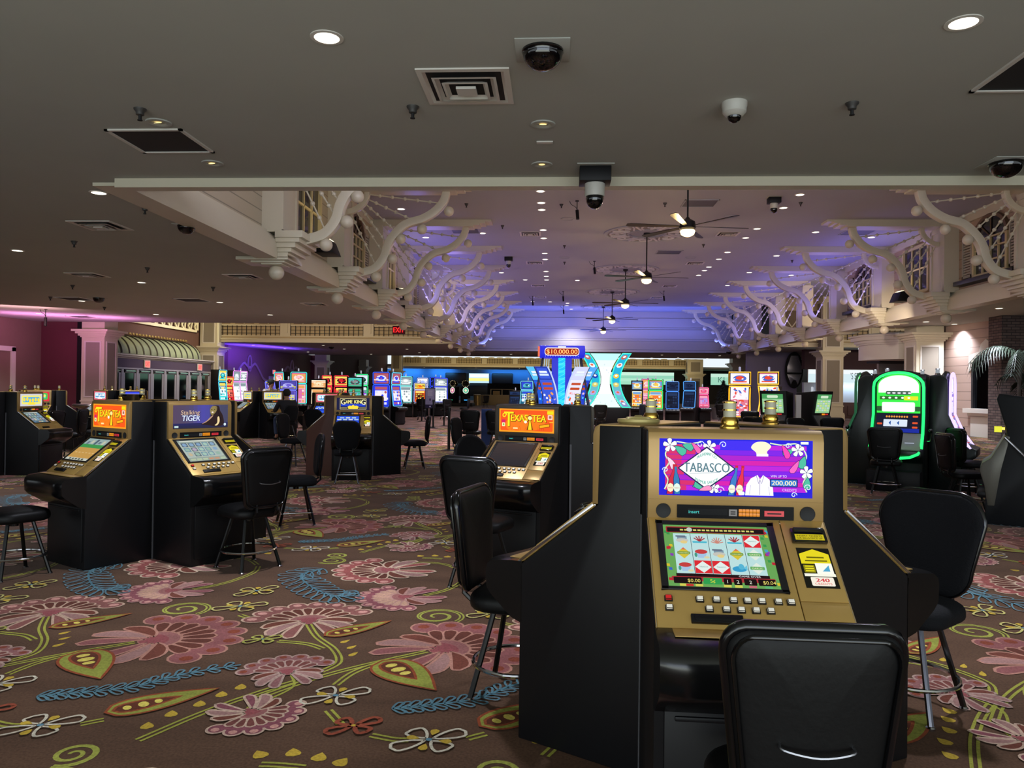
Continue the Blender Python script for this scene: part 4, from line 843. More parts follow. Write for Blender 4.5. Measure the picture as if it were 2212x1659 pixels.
def bank(c, a0, n, off, specs, group, **kw):
    for i, (face, art, disp, lab) in enumerate(specs): slant(c, a0+(360/n)*i, off, face, art, disp, lab, group, **kw)
bank((.619, 2.974), 267.97, 3, 0, [(M_bronze, A1, D1, 'bronze slant slot machine with a glowing pepper sauce marquee and white reels screen'), (M_bronze, A6, D3, 'black slot machine showing its right flank panel beside the pepper sauce machine'), (M_bronze, A7, D3, 'black slot machine seen side-on with an ashtray, joined to the pepper sauce machine')], 'ring of three slot machines with the pepper sauce game')
bank((-3.322, 6.439), 328.63, 4, .122, [(M_bronze, A3, D2, 'gold decked slot machine with a dark tiger marquee'), (M_bronze, A6, D3, 'slot machine on the far right side of the tiger machine ring, turned away'), (M_bronze, A8, D3, 'slot machine at the back of the tiger machine ring, turned away'), (M_bronze, A2, D4, 'slot machine with an orange oil derrick marquee and tan screen, joined to the tiger machine')], 'ring of four slot machines with the tiger game')
bank((-3.187, 12.132), 282.14, 3, 0, [(M_bronze, A4, D3, 'slot machine with a yellow crown marquee and blue menu screen')], 'ring of three slot machines with the crown game')
slant((-3.187, 12.132), 282.14+120, 0, M_bronze, A6, D3, 'black flanked slot machine right of the yellow crown machine', 'ring of three slot machines with the crown game')
slant((-3.187, 12.132), 282.14+240, 0, M_bronze, A7, D3, 'brown flanked slot machine left of the yellow crown machine', 'ring of three slot machines with the crown game', cab=M_brown)
bank((-.066, 6.597), 245.1, 3, 0, [(M_bronzed, A2, D5, 'dark framed slot machine with a wide orange oil derrick marquee and blank screen'), (M_bronzed, A6, D5, 'black slot machine turned right behind the blank screened derrick machine'), (M_bronzed, A8, D5, 'black slot machine facing the rope barrier behind the blank screened derrick machine')], 'ring of three slot machines with the derrick game')
g = 'slot machines along the maroon wall'
slant((-10.5, 15.3), 282, .0, M_bronze, A5, D6, 'small far slot machine with a red and green marquee before the maroon wall', g, False)
slant((-10.5, 15.3), 162, .0, M_bronze, A5, D6, 'slot machine facing the maroon wall behind the red and green marquee machine', g, False)
slant((-10.5, 15.3), 42, .0, M_bronze, A5, D6, 'slot machine on the far side of the red and green marquee machine', g, False)
g = 'ring of slot machines cut by the left edge of the picture'
slant((-8.52, 11.57), 0, .0, M_bronze, A7, D6, 'black slot machine side-on at the picture edge, before the red and green marquee machine', g, False)
slant((-8.52, 11.57), 240, .0, M_bronze, A7, D6, 'slot machine mostly beyond the picture edge, near the tan screened derrick machine', g, False)
slant((-8.52, 11.57), 120, .0, M_bronze, A7, D6, 'slot machine facing away at the picture edge, nearest the maroon wall', g, False)
g = 'ring of slot machines before the entrance doors'
for i, (ar, lb) in enumerate(((A8, 'slot machine with a blue and purple marquee seen over the tiger machine'), (A6, 'slot machine on the far side, facing the entrance doors'), (A7, 'black slot machine side-on by the pink column with its deck toward the stool'), (A6, 'slot machine with a white and red marquee seen over the orange derrick machine'))):
    slant((-10.2, 17.6), 330+90*i, .122, M_bronze, ar, D6, lb, g, False)
g = 'ring of four slot machines with a seated player'
for i, (ar, lb) in enumerate(((A7, 'slot machine with the aqua lit marquee where a person in jeans sits'), (A6, 'slot machine at the back right of the seated player ring'), (A8, 'slot machine at the back of the seated player ring'), (A7, 'slot machine with a yellow and blue marquee left of the seated player machine'))):
    slant((-8.0, 20.9), 315+90*i, .122, M_bronze, ar, D6, lb, g, False)
g = 'slot machines behind the crown game'
slant((-5.3, 18.1), 268, .0, M_bronze, A6, D3, 'slot machine with a pale blue marquee and blue screen behind the brown flanked machine', g, False)
slant((-5.3, 18.1), 28, .0, M_bronze, A6, D3, 'slot machine facing right behind the crown game', g, False)
slant((-5.3, 18.1), 148, .0, M_brown, A6, D3, 'slot machine facing the seated player behind the crown game', g, False)
# ------------------------------------------------------------------ casino stools
def cushion(b, outline, fn, t, edge=.55):
    """pillow between two faces: outline (a,c) closed, fn(a,c,d)->xyz"""
    n = len(outline); ca = sum(p[0] for p in outline)/n; cc = sum(p[1] for p in outline)/n; rings = []
    for s, d in [(q, -e) for q, e in ((.02, 1), (.3, .995), (.55, .975), (.75, .93), (.88, .83), (.95, .66), (.985, .45), (1, .2))]+[(q, e) for q, e in ((1, .2), (.985, .45), (.95, .66), (.88, .83), (.75, .93), (.55, .975), (.3, .995), (.02, 1))]:
        rings.append([fn(ca+(a-ca)*s, cc+(c-cc)*s, d*t/2) for a, c in outline])
    b.loft(rings); return b
def rrect(w0, w1, z0, z1, r, n=5):
    """rounded rectangle, width w0 at the bottom, w1 at the top"""
    o = []
    for sx, z, w, a in ((1, z0, w0, -90), (1, z1, w1, 0), (-1, z1, w1, 90), (-1, z0, w0, 180)):
        for i in range(n+1):
            q = R(a+90*i/n); o.append((sx*(w/2-r)+r*math.cos(q), (z+(r if z == z0 else -r))+r*math.sin(q)))
    return o
def stool_meshes(kind):
    D = {}; cl = M_fabric if kind in ('fabric', 'wide') else M_vinyl; lg = M_darkleg if kind == 'vinyl' else mat('dark_chrome', '#55555a', .2, 1.)
    b = MB(cl); o = rrect(.40, .40, -.20, .20, .12, 6); cushion(b, o, lambda a, c, d: Vector((a, c, .452+d-.012*((a/.2)**2+(c/.2)**2))), .095); D['seat'] = b.mesh('seat', 0, 2, 60)
    b = MB(M_pipe); b.lathe([(.02, .400), (.165, .400), (.165, .412), (.02, .412)], 20); b.lathe([(.03, .36), (.03, .40)], 12); D['seat_plate'] = b.mesh('seat_plate')
    if kind == 'round': ol = [(.195*math.cos(t*.2094)*(1+.06*math.sin(t*.2094)), .70+.215*math.sin(t*.2094)) for t in range(30)]
    elif kind == 'wide': ol = rrect(.36, .46, .47, .945, .13, 7)
    elif kind == 'fabric': ol = rrect(.33, .39, .49, .915, .12, 6)
    else: ol = rrect(.345, .425, .485, .93, .065, 6)
    bk = lambda a, c, d: Vector((a, -.215+.55*a*a-.10*(c-.5)-d, c-(.010*(1-(a/.2)**2) if c > .85 and kind == 'vinyl' else 0)))
    b = MB(cl); cushion(b, ol, bk, .062); D['backrest'] = b.mesh('backrest', 0, 2, 60)
    b = MB(M_pipe); b.tube([bk(a, c, s*.0) for a, c in ol for s in (0,)], .0155 if kind == 'vinyl' else .011, 8, True); 
    if kind == 'vinyl': n = len(ol); ca, cc = 0, .71; b.tube([bk(ca+(a-ca)*.93, cc+(c-cc)*.94, .029) for a, c in ol], .006, 6, True)
    D['piping'] = b.mesh('piping', 0, 2, 60)
    b = MB(mat('satin_chrome', '#8a8a8e', .35, 1.) if kind != 'round' else M_darkleg); y = -.215+.035-.10*.07-.031
    b.tube(catmull([(-.085, bk(-.085, .675, .028).y, .680), (-.08, bk(-.08, .67, .05).y, .674), (0, bk(0, .665, .058).y, .666), (.08, bk(.08, .67, .05).y, .674), (.085, bk(.085, .675, .028).y, .680)], 5), .0034, 6); D['handle'] = b.mesh('handle')
    b = MB(M_darkleg); 
    b.tube([(-.09, -.225, .55), (-.09, -.235, .46), (-.09, -.17, .405), (-.06, -.10, .403), (.06, -.10, .403), (.09, -.17, .405), (.09, -.235, .46), (.09, -.225, .55)], .011, 6)
    D['back_bracket'] = b.mesh('back_bracket')
    D['leg'] = []
    for sx, sy in ((1, 1), (1, -1), (-1, 1), (-1, -1)):
        b = MB(lg); b.tube([(sx*.085, sy*.085, .398), (sx*.168, sy*.168, .012)], .0135, 8); b.use(M_chrome).lathe([(.020, 0), (.020, .008), (.014, .014)], 10, (sx*.168, sy*.168, 0)); D['leg'].append(b.mesh('leg'))
    b = MB(M_chrome)
    if kind == 'fabric': b.tube([(x*.148, y*.148, .13) for x, y in ((1, 1), (-1, 1), (-1, -1), (1, -1))], .009, 8, True)
    else: b.tube([(.205*math.cos(t*.2094), .205*math.sin(t*.2094), .145) for t in range(30)], .0095, 8, True)
    D['foot_ring'] = b.mesh('foot_ring'); return D
STM = {k: stool_meshes(k) for k in ('vinyl', 'fabric', 'round', 'wide')}
def stool(x, y, face, label, kind='vinyl', group='black casino stools', simple=False, sc=1.0):
    """face: direction (degrees) the sitter looks"""
    D = STM[kind]; t = empty('casino_stool', (x, y, 0), R(face-90), label, 'stool', group); t.scale = (sc, sc, sc)
    for n in ('seat', 'seat_plate', 'backrest', 'back_bracket', 'foot_ring'): put(n, D[n], t)
    for m in D['leg']: put('leg', m, t)
    b = [o for o in t.children if o.name.startswith('backrest')][0]; put('piping', D['piping'], b)
    if not simple: put('handle', D['handle'], b)
    return t
ST = [
 (.565, 1.905, 88, 'black padded stool with a chrome back handle pulled up to the pepper sauce machine', 'vinyl'),
 (-.155, 3.57, 345, 'black vinyl stool with a teal sheen at the amber lit deck', 'vinyl'),
 (1.60, 3.55, 222, 'dark fabric stool with a wide plain back beside the pepper sauce machine', 'wide'),
 (-2.35, 5.84, 146, 'glossy black stool in front of the tiger machine', 'vinyl'),
 (-3.93, 5.42, 62, 'black stool with a rounded seat at the tan screened derrick machine', 'vinyl'),
 (-2.62, 7.72, 205, 'black fabric stool with chrome legs, turned away from the back of the tiger ring', 'fabric'),
 (-3.02, 11.18, 100, 'black stool with thin chrome legs in front of the yellow crown machine', 'fabric'),
 (-2.42, 13.3, 195, 'black stool with rounded back at the right deck of the crown ring', 'fabric'),
 (-4.60, 13.4, 345, 'stool with a pale edged back left of the brown flanked machine', 'fabric'),
 (-.50, 5.48, 68, 'black square backed stool before the blank screened derrick machine', 'vinyl'),
 (-.73, 7.78, 305, 'dark stool with wide back at the rope side of the derrick ring', 'round'),
 (-1.40, 12.6, 340, 'black stool with a violet lit back edge beside the rope post', 'fabric'),
 (-1.80, 16.9, 84, 'black stool with back handle facing away beside the rope post', 'vinyl'),
 (-1.27, 17.0, 90, 'black stool facing away, beside a blue stool behind the derrick machine', 'vinyl'),
 (.75, 9.6, 170, 'black stool between the derrick ring and the pepper sauce ring', 'fabric'),
 (-8.85, 12.9, 180, 'black square seated stool at the side-on machine by the picture edge', 'vinyl'),
 (-10.0, 13.9, 100, 'black stool in front of the red and green marquee machine', 'vinyl'),
 (-9.2, 15.0, 150, 'black stool with an empty seat before the round pedestal table', 'vinyl'),
 (-11.6, 16.5, 60, 'stool with a tucked back at the side-on machine near the pink column', 'vinyl'),
 (-9.1, 14.0, 190, 'black stool with back turned between the two left machine rings', 'vinyl'),
 (-6.95, 19.75, 135, 'stool holding the seated player at the aqua lit machine', 'fabric'),
 (-5.2, 16.6, 90, 'black stool tucked under the machine with the pale blue marquee', 'fabric'),
 (4.68, 11.1, 62, 'black stool with a paper tag on its back in front of the green glowing machine', 'vinyl'),
 (4.95, 9.55, 0, 'black stool with brown sheen facing the lever machine', 'vinyl'),
 (6.75, 11.6, 160, 'black stool below the purple arched machine', 'vinyl'),
 (5.8, 11.0, 5, 'second black stool behind the lever machine stool', 'vinyl'),
 (7.3, 12.6, 175, 'black stool with its back to the brick pillar', 'vinyl'),
 (4.0, 13.0, 330, 'black stool at the left flank of the green glowing machine', 'vinyl'),
 (4.55, 14.2, 300, 'black stool between the poker machines and the green glowing machine', 'vinyl'),
 (3.95, 15.0, 45, 'black stool in front of the green poker machine', 'vinyl'),
 (5.3, 15.2, 90, 'black stool at the white corner post of the poker machines', 'vinyl'),
 (4.9, 19.6, 80, 'stool in front of the curved yellow framed machine', 'vinyl'),
 (2.9, 27.2, 200, 'black wide stool at the foot of the hourglass tower', 'vinyl'),
 (1.5, 25.4, 95, 'low black stool seen between derrick ring and hourglass tower', 'vinyl'),
 (-6.3, 31.2, 80, 'black stool before the white topped video slot', 'vinyl'),
 (-5.8, 33.5, 95, 'black stool before the orange screened video slot', 'vinyl'),
 (-4.9, 34.5, 120, 'black stool right of the placard', 'vinyl'),
 (-7.9, 27.6, 90, 'stool with red lit legs in front of the blue framed video slot', 'fabric'),
 (-4.4, 37.5, 200, 'dark stool beside the pale screened video slots', 'vinyl'),
 (-5.0, 56, 260, 'small far stool beside the wheel machines', 'vinyl'),
 (-2.3, 50, 100, 'far stool beside the gold desk', 'vinyl'),
 (6.6, 30.5, 60, 'stool with crossed shadowy legs by the pink screened video slot', 'vinyl'),
]
for x, y, f, lb, k in ST:
    t = stool(x, y, f, lb, k, simple=(k in ('fabric', 'wide') and y > 3))
    if y < 2: t.scale = (.87, 1, .975)
# ------------------------------------------------------------------ upright video slots
def art_video(seed, w, h, pal, top=False):
    c = CV(w, h); rnd = random.Random(seed); c.rect(0, 0, w, h, pal[0]); c.lay(); n = 10
    for i in range(n): c.rect(0, h*i/n, w, h*(i+1)/n, pal[i % 2]) if rnd.random() < .35 else None
    c.lay()
    if top:
        c.ell(w*.5, h*.5, w*.36, h*.30, pal[2], 0, 16); c.lay(); c.ell(w*.5, h*.55, w*.22, h*.18, pal[3], 0, 12); c.rect(w*.12, h*.12, w*.88, h*.24, pal[3], h*.04)
        for k in range(5): c.ell(w*(.2+.15*k), h*rnd.uniform(.3, .8), w*.06, h*.07, rnd.choice(pal), rnd.random(), 8)
    else:
        c.rect(w*.08, h*.80, w*.92, h*.95, pal[3], h*.02); c.rect(w*.08, h*.24, w*.92, h*.76, pal[2], h*.01); c.lay()
        for r in range(3):
            for k in range(4): c.ell(w*(.19+.207*k), h*(.33+.17*r), w*.085, h*.065, rnd.choice(pal), rnd.random(), 8)
        for k in range(4): c.rect(w*(.08+.22*k), h*.05, w*(.25+.22*k), h*.16, rnd.choice(pal), h*.01)
    return c
VS = {}
def vslot(x, y, face, w, h, neon, pal, label, style='two', topper=True, group='upright video slots', es=1.1, split=.62, cabm=None, zb=.72, seed=None):
    """upright machine: pedestal, button deck, lower screen, upper screen, light frames, candle"""
    seed = seed or int(x*31+y*17+900); a = R(face); t = empty('video_slot', (x, y, 0), a+math.pi/2, label, 'slot machine', group); cm = cabm or M_black
    hw = w/2; zs = zb+(h-zb)*split
    b = MB(cm); b.prism([(.36, 0), (-.20, 0), (-.26, .05), (-.26, .50), (-.40, .58), (-.40, .66), (-.12, zb), (-.02, zs), (-.06, h), (.36, h)], lambda p, z, d: (d, p, z), -hw, hw); b.obj('cabinet', t, .01)
    b = MB(M_grey); b.prism([(-.40, .60), (-.40, .665), (-.16, zb-.02), (-.16, .62)], lambda p, z, d: (d, p, z), -hw+.02, hw-.02)
    dk = b.obj('button_deck', t, .01); 
    for k in range(4): q = -hw+w*(k+.5)/4; bb = MB(glow('#dfe8f4', .7)); bb.box(q-.035, q+.035, -.36, -.31, .660, .682); bb.obj('lit_button', dk)
    def face_art(nm, z0, z1, y0, y1, pal_, top):
        H = math.hypot(z1-z0, y1-y0); W = w*.80; ey = Vector((0, y1-y0, z1-z0)); cv = art_video(seed+(5 if top else 0), W, H, pal_, top)
        return put(nm, cv.mesh(nm, plane_map((-W/2, y0-.006, z0), (1, 0, 0), ey), m=artmat(es)), t)
    face_art('lower_screen', zb+.03, zs-.03, -.12, -.025, pal, False); face_art('upper_screen', zs+.05, h-.05, -.025, -.06, pal[::-1] if len(pal) == 4 else pal, True)
    if neon:
        g = glow(neon, 1.5)
        for nm, z0, z1, y0, y1 in (('lower_light_frame', zb+.0, zs, -.125, -.03), ('upper_light_frame', zs+.02, h-.02, -.03, -.065)):
            b = MB(g); r = .03; b.tube([(-hw+.03, y0-.01, z0+r), (-hw+.03, y1-.01, z1-r), (-hw+.03+r, y1-.01, z1), (hw-.03-r, y1-.01, z1), (hw-.03, y1-.01, z1-r), (hw-.03, y0-.01, z0+r), (hw-.03-r, y0-.01, z0), (-hw+.03+r, y0-.01, z0)], .014, 6, True); b.obj(nm, t)
    if topper:
        b = MB(M_chrome); b.lathe([(.035, 0), (.03, .03), (.025, .03)], 10, (0, .1, h)); b.use(glow('#e8e8f8', .6)); b.lathe([(.024, .03), (.024, .13), (.005, .14)], 10, (0, .1, h)); b.obj('candle', t)
    return t
def curved(x, y, face, w, h, zb, sag, neon, pal, label, es=1.1, topscreen=True, group='upright video slots'):
    """machine with one tall concave screen inside a bright tube frame"""
    a = R(face); t = empty('video_slot', (x, y, 0), a+math.pi/2, label, 'slot machine', group); hw = w/2; zt = h if not topscreen else h-.42
    yy = lambda z: -.28+sag*4*((z-zb)/(zt-zb))*(1-(z-zb)/(zt-zb))*.5+.10*(z-zb)/(zt-zb)
    b = MB(M_black); N = 12; front = [(yy(zb+(zt-zb)*i/N)+.02, zb+(zt-zb)*i/N) for i in range(N+1)]
    b.prism([(.3, 0), (-.25, 0), (-.28, .05), (-.28, .55), (-.42, .62), (-.42, .68)]+front+[(.1, zt)], lambda p, z, d: (d, p, z), -hw, hw); b.obj('cabinet', t)
    cv = CV(w*.78, zt-zb); rnd = random.Random(int(x*10)); W, H = cv.w, cv.h
    for i in range(16): cv.rect(0, H*i/16, W, H*(i+1)/16+.001, pal[0] if i > 8 else pal[1])
    cv.lay()
    for i in range(34): cv.ell(rnd.uniform(.1, .9)*W, H*rnd.uniform(.35, .95), W*rnd.uniform(.06, .16), H*.03, rnd.choice(pal), rnd.random()*3, 8)
    cv.lay()
    for r in range(4):
        for k in range(4): cv.ell(W*(.16+.225*k), H*(.07+.075*r), W*.095, H*.03, rnd.choice(pal+['#f0e8f0', '#5060c0']), 0, 8)
    put('curved_screen', cv.mesh('curved_screen', lambda p, q, e: Vector((-W/2+p, yy(zb+q)-.004-e, zb+q)), m=artmat(es)), t)
    b = MB(glow(neon, 1.6)); L = [(-hw+.03, yy(zb+(zt-zb)*i/N)-.01, zb+(zt-zb)*i/N) for i in range(N+1)]; b.tube(L+[(-p[0], p[1], p[2]) for p in L[::-1]], .018, 6, True); b.obj('light_frame', t)
    if topscreen:
        b = MB(M_black); b.box(-hw, hw, -.16, -.06, zt+.05, h); s = b.obj('upper_cabinet', t, .01)
        c2 = art_video(int(x*7)+3, w*.8, .29, pal, True); put('upper_screen', c2.mesh('upper_screen', plane_map((-w*.4, -.164, zt+.08), (1, 0, 0), (0, 0, 1)), m=artmat(es)), s)
        b = MB(glow(neon, 1.6)); b.tube([(-hw+.02, -.17, zt+.06), (-hw+.02, -.17, h-.02), (hw-.02, -.17, h-.02), (hw-.02, -.17, zt+.06)], .016, 6, True); b.obj('upper_light_frame', s)
        b = MB(M_black); b.box(-.06, .06, -.1, .0, zt-.02, zt+.06); b.obj('neck', t)
        b = MB(glow('#c8c8f0', .6)); b.lathe([(.03, 0), (.03, .12), (.004, .13)], 10, (.0, -.1, h)); b.obj('candle', t)
    return t
CY = ['#3fd8d8', '#1a6a8a', '#eaf4f4', '#f0d860']; PK = ['#f4b8c0', '#f0e0d8', '#d870a8', '#e8a060']; BL = ['#2a3cf0', '#d8dcf8', '#f0e8f0', '#b05868']; CR = ['#f4e4c0', '#f0c890', '#fdf4e0', '#e8a060']
RD = ['#d82030', '#30101a', '#e87060', '#f0d860']; GN = ['#30b868', '#103828', '#a048d8', '#d8e8f0']; WH = ['#f0f4f4', '#c8d4d8', '#ffffff', '#8898a0']; OR = ['#e85820', '#f0b830', '#401810', '#f8e070']; PB = ['#a8b8f4', '#e8ecfc', '#7888e0', '#f8f8ff']; DKB = ['#101c38', '#18284c', '#0c1428', '#203458']; YL = ['#f0c850', '#e8f0e0', '#f07830', '#70a0d8']; PU = ['#7060d0', '#b0b0f0', '#d8d868', '#5048a8']
V = [
 (-15.2, 34.4, 348, .62, 2.15, '#48c8f0', CY, 'blue topped portrait slot beside the second left column'), (-15.2, 35.15, 348, .6, 1.85, '#ff6030', RD, 'orange edged portrait slot beside the second left column'),
 (-15.2, 35.95, 348, .62, 2.15, '#f088f0', WH, 'pink framed portrait slot, the inner one by the purple lit wall'), (-15.2, 36.75, 348, .62, 2.15, '#f4a0f4', WH, 'pink framed portrait slot, the outer one nearest the white door'),
 (-10.4, 30.8, 292, .68, 2.02, '#40e0d8', PK, 'video slot with a big turquoise lit topper and two pink screens'), (-11.35, 31.3, 235, .68, 2.02, '#40e0d8', PK, 'video slot with turquoise topper turned to the left of its twin'),
 (-9.0, 25.6, 285, .62, 1.62, '#6a70f0', PU, 'purple faced video slot behind the seated player'), (-9.8, 26.2, 235, .6, 1.60, '#6a70f0', PU, 'narrow purple video slot next to the purple faced one'),
 (-9.2, 29.6, 285, .66, 1.72, None, CR, 'cream lit video slot above the pale blue marquee'), (-9.3, 31.2, 240, .6, 1.9, '#ff3848', RD, 'red edged video slot turned left, before the striped far awning'),
 (-8.4, 30.0, 282, .62, 1.88, '#ff3040', RD, 'red framed video slot with yellow title screen'), (-7.65, 29.2, 282, .62, 1.82, None, ['#8a8a8c', '#4a4a4e', '#58c8c8', '#38b888'], 'grey cabinet slot with small cyan screen between the red and green framed slots'),
 (-7.7, 30.4, 300, .55, 1.95, '#30e080', GN, 'green framed video slot right of the grey cabinet slot'), (-6.4, 28.2, 276, .66, 2.0, '#3058ff', BL, 'bright blue framed video slot with a white and lilac screen'), (-6.05, 29.0, 335, .62, 2.0, '#58c8f8', BL, 'blue tube framed slot facing right beside its bright blue twin'),
 (-7.2, 37.0, 278, .66, 1.98, '#78e8e0', WH, 'white topped video slot with turquoise trim near the placard'), (-6.55, 37.3, 278, .62, 1.68, '#a8b0f0', OR, 'orange and yellow screened video slot next to the white topped one'), (-6.75, 39.2, 278, .6, 1.95, '#b8c0ff', PB, 'pale blue video slot behind the placard'), (-6.2, 40.0, 278, .6, 2.0, '#3048ff', ['#1a2a68', '#101828', '#2848e0', '#182038'], 'deep blue video slot directly above the placard'), (-5.75, 38.8, 285, .72, 1.95, '#4858ff', WH, 'white screened video slot with a blue edge right of the placard'),
 (3.55, 33.2, 262, .5, 1.85, None, YL, 'gold screened video slot under a round gilded topper'), (4.12, 34.3, 250, .5, 1.95, '#f068c8', PK, 'video slot with a curved pink light tube'), (3.95, 30.2, 262, .60, 1.86, '#30f070', YL, 'video slot with a bright green double frame and yellow screen'), (4.66, 30.6, 262, .55, 1.80, '#3878d8', DKB, 'dark blue video slot right of the green framed one'), (5.9, 33.8, 240, .6, 1.86, '#4898f0', DKB, 'dark screened video slot with blue edge before the dark columns'), (6.55, 34.2, 280, .5, 1.6, '#ff5a98', ['#f06890', '#e04878', '#b090e0', '#f8a8c0'], 'small hot pink video slot beside the tan column'),
 (3.0, 36.5, 255, .5, 1.6, None, ['#a8b0b8', '#404850', '#c8ccd0', '#687078'], 'grey dim video slot behind the hourglass tower'), (-1.15, 33, 250, .62, 1.78, '#70c8e8', ['#186080', '#58b8d0', '#e8f0f8', '#3048d0'], 'teal video slot with a round blue wheel topper left of the jackpot tower'),
 (-1.75, 34.5, 262, .55, 1.35, None, DKB, 'dark stacked display boxes left of the teal wheel slot'),
]
for v in V: vslot(*v)
curved(5.2, 21.9, 258, .62, 1.98, .72, .42, '#ffb020', ['#f4f0fc', '#e07890', '#4868c8', '#e84830', '#f0d0d8'], 'curved yellow framed machine with a white and red dragon screen')
curved(6.15, 22.3, 238, .62, 2.0, .72, .42, '#ffb830', ['#f4f0fc', '#e07890', '#4868c8', '#e84830', '#c8e0b0'], 'curved yellow framed machine half hidden by the green poker machine')
# bank with two far wheel toppers on a black plinth
def wheelbank(x, y):
    g = 'domed wheel machines on a black plinth'
    b = MB(M_black); b.box(x-1.1, x+1.1, y-1, y+1, 0, .28); tag(b.obj('plinth', None, .03), 'black plinth carrying the two domed wheel machines', 'plinth')
    for k, (dx, f, lb) in enumerate(((-.5, 235, 'domed wheel machine on the black plinth, nearer the pale screened slots'), (.45, 290, 'domed wheel machine on the black plinth, nearer the gold bin'))):
        t = empty('wheel_slot', (x+dx, y-.3, .28), R(f+90), lb, 'slot machine', g); b = MB(M_black); b.prism([(.3, 0), (-.3, 0), (-.36, .55), (-.15, .75), (-.1, 1.25), (.3, 1.3)], lambda p, z, d: (d, p, z), -.33, .33); b.obj('cabinet', t, .02)
        cv = CV(.5, .46); cv.ell(.25, .2, .25, .26, '#d8e0d0', 0, 18); cv.lay(); cv.ell(.25, .2, .19, .2, ('#c85898', '#38b890')[k], 0, 16); cv.ell(.25, .2, .1, .11, '#f0d8b8', 0, 12); put('dome_screen', cv.mesh('dome_screen', plane_map((-.25, -.16, .80), (1, 0, 0), (0, .1, 1)), m=artmat(1.1)), t)
        cv = CV(.5, .2); cv.rect(0, 0, .5, .2, '#e8eef4', .08); put('deck_light', cv.mesh('deck_light', plane_map((-.25, -.335, .50), (1, 0, 0), (0, .2, .2)), m=artmat(1.2)), t)
        cv = CV(.36, .22); cv.rect(0, 0, .36, .22, ('#28a878', '#3898d8')[k], .03); put('lower_panel', cv.mesh('lower_panel', plane_map((-.18, -.325, .18), (1, 0, 0), (0, -.02, 1)), m=artmat(1.0)), t)
        b = MB(mat('topper_gilt', '#2a2218', .4, .4)); b.ball((0, .05, 1.55), .32, 16, 8, .8); b.use(glow('#f0d8a0', .8))
        for q in range(12): b.ball((.3*math.cos(q*.52), -.12, 1.55+.24*math.sin(q*.52)), .025, 6, 4)
        b.obj('topper', t)
wheelbank(-7.6, 62)
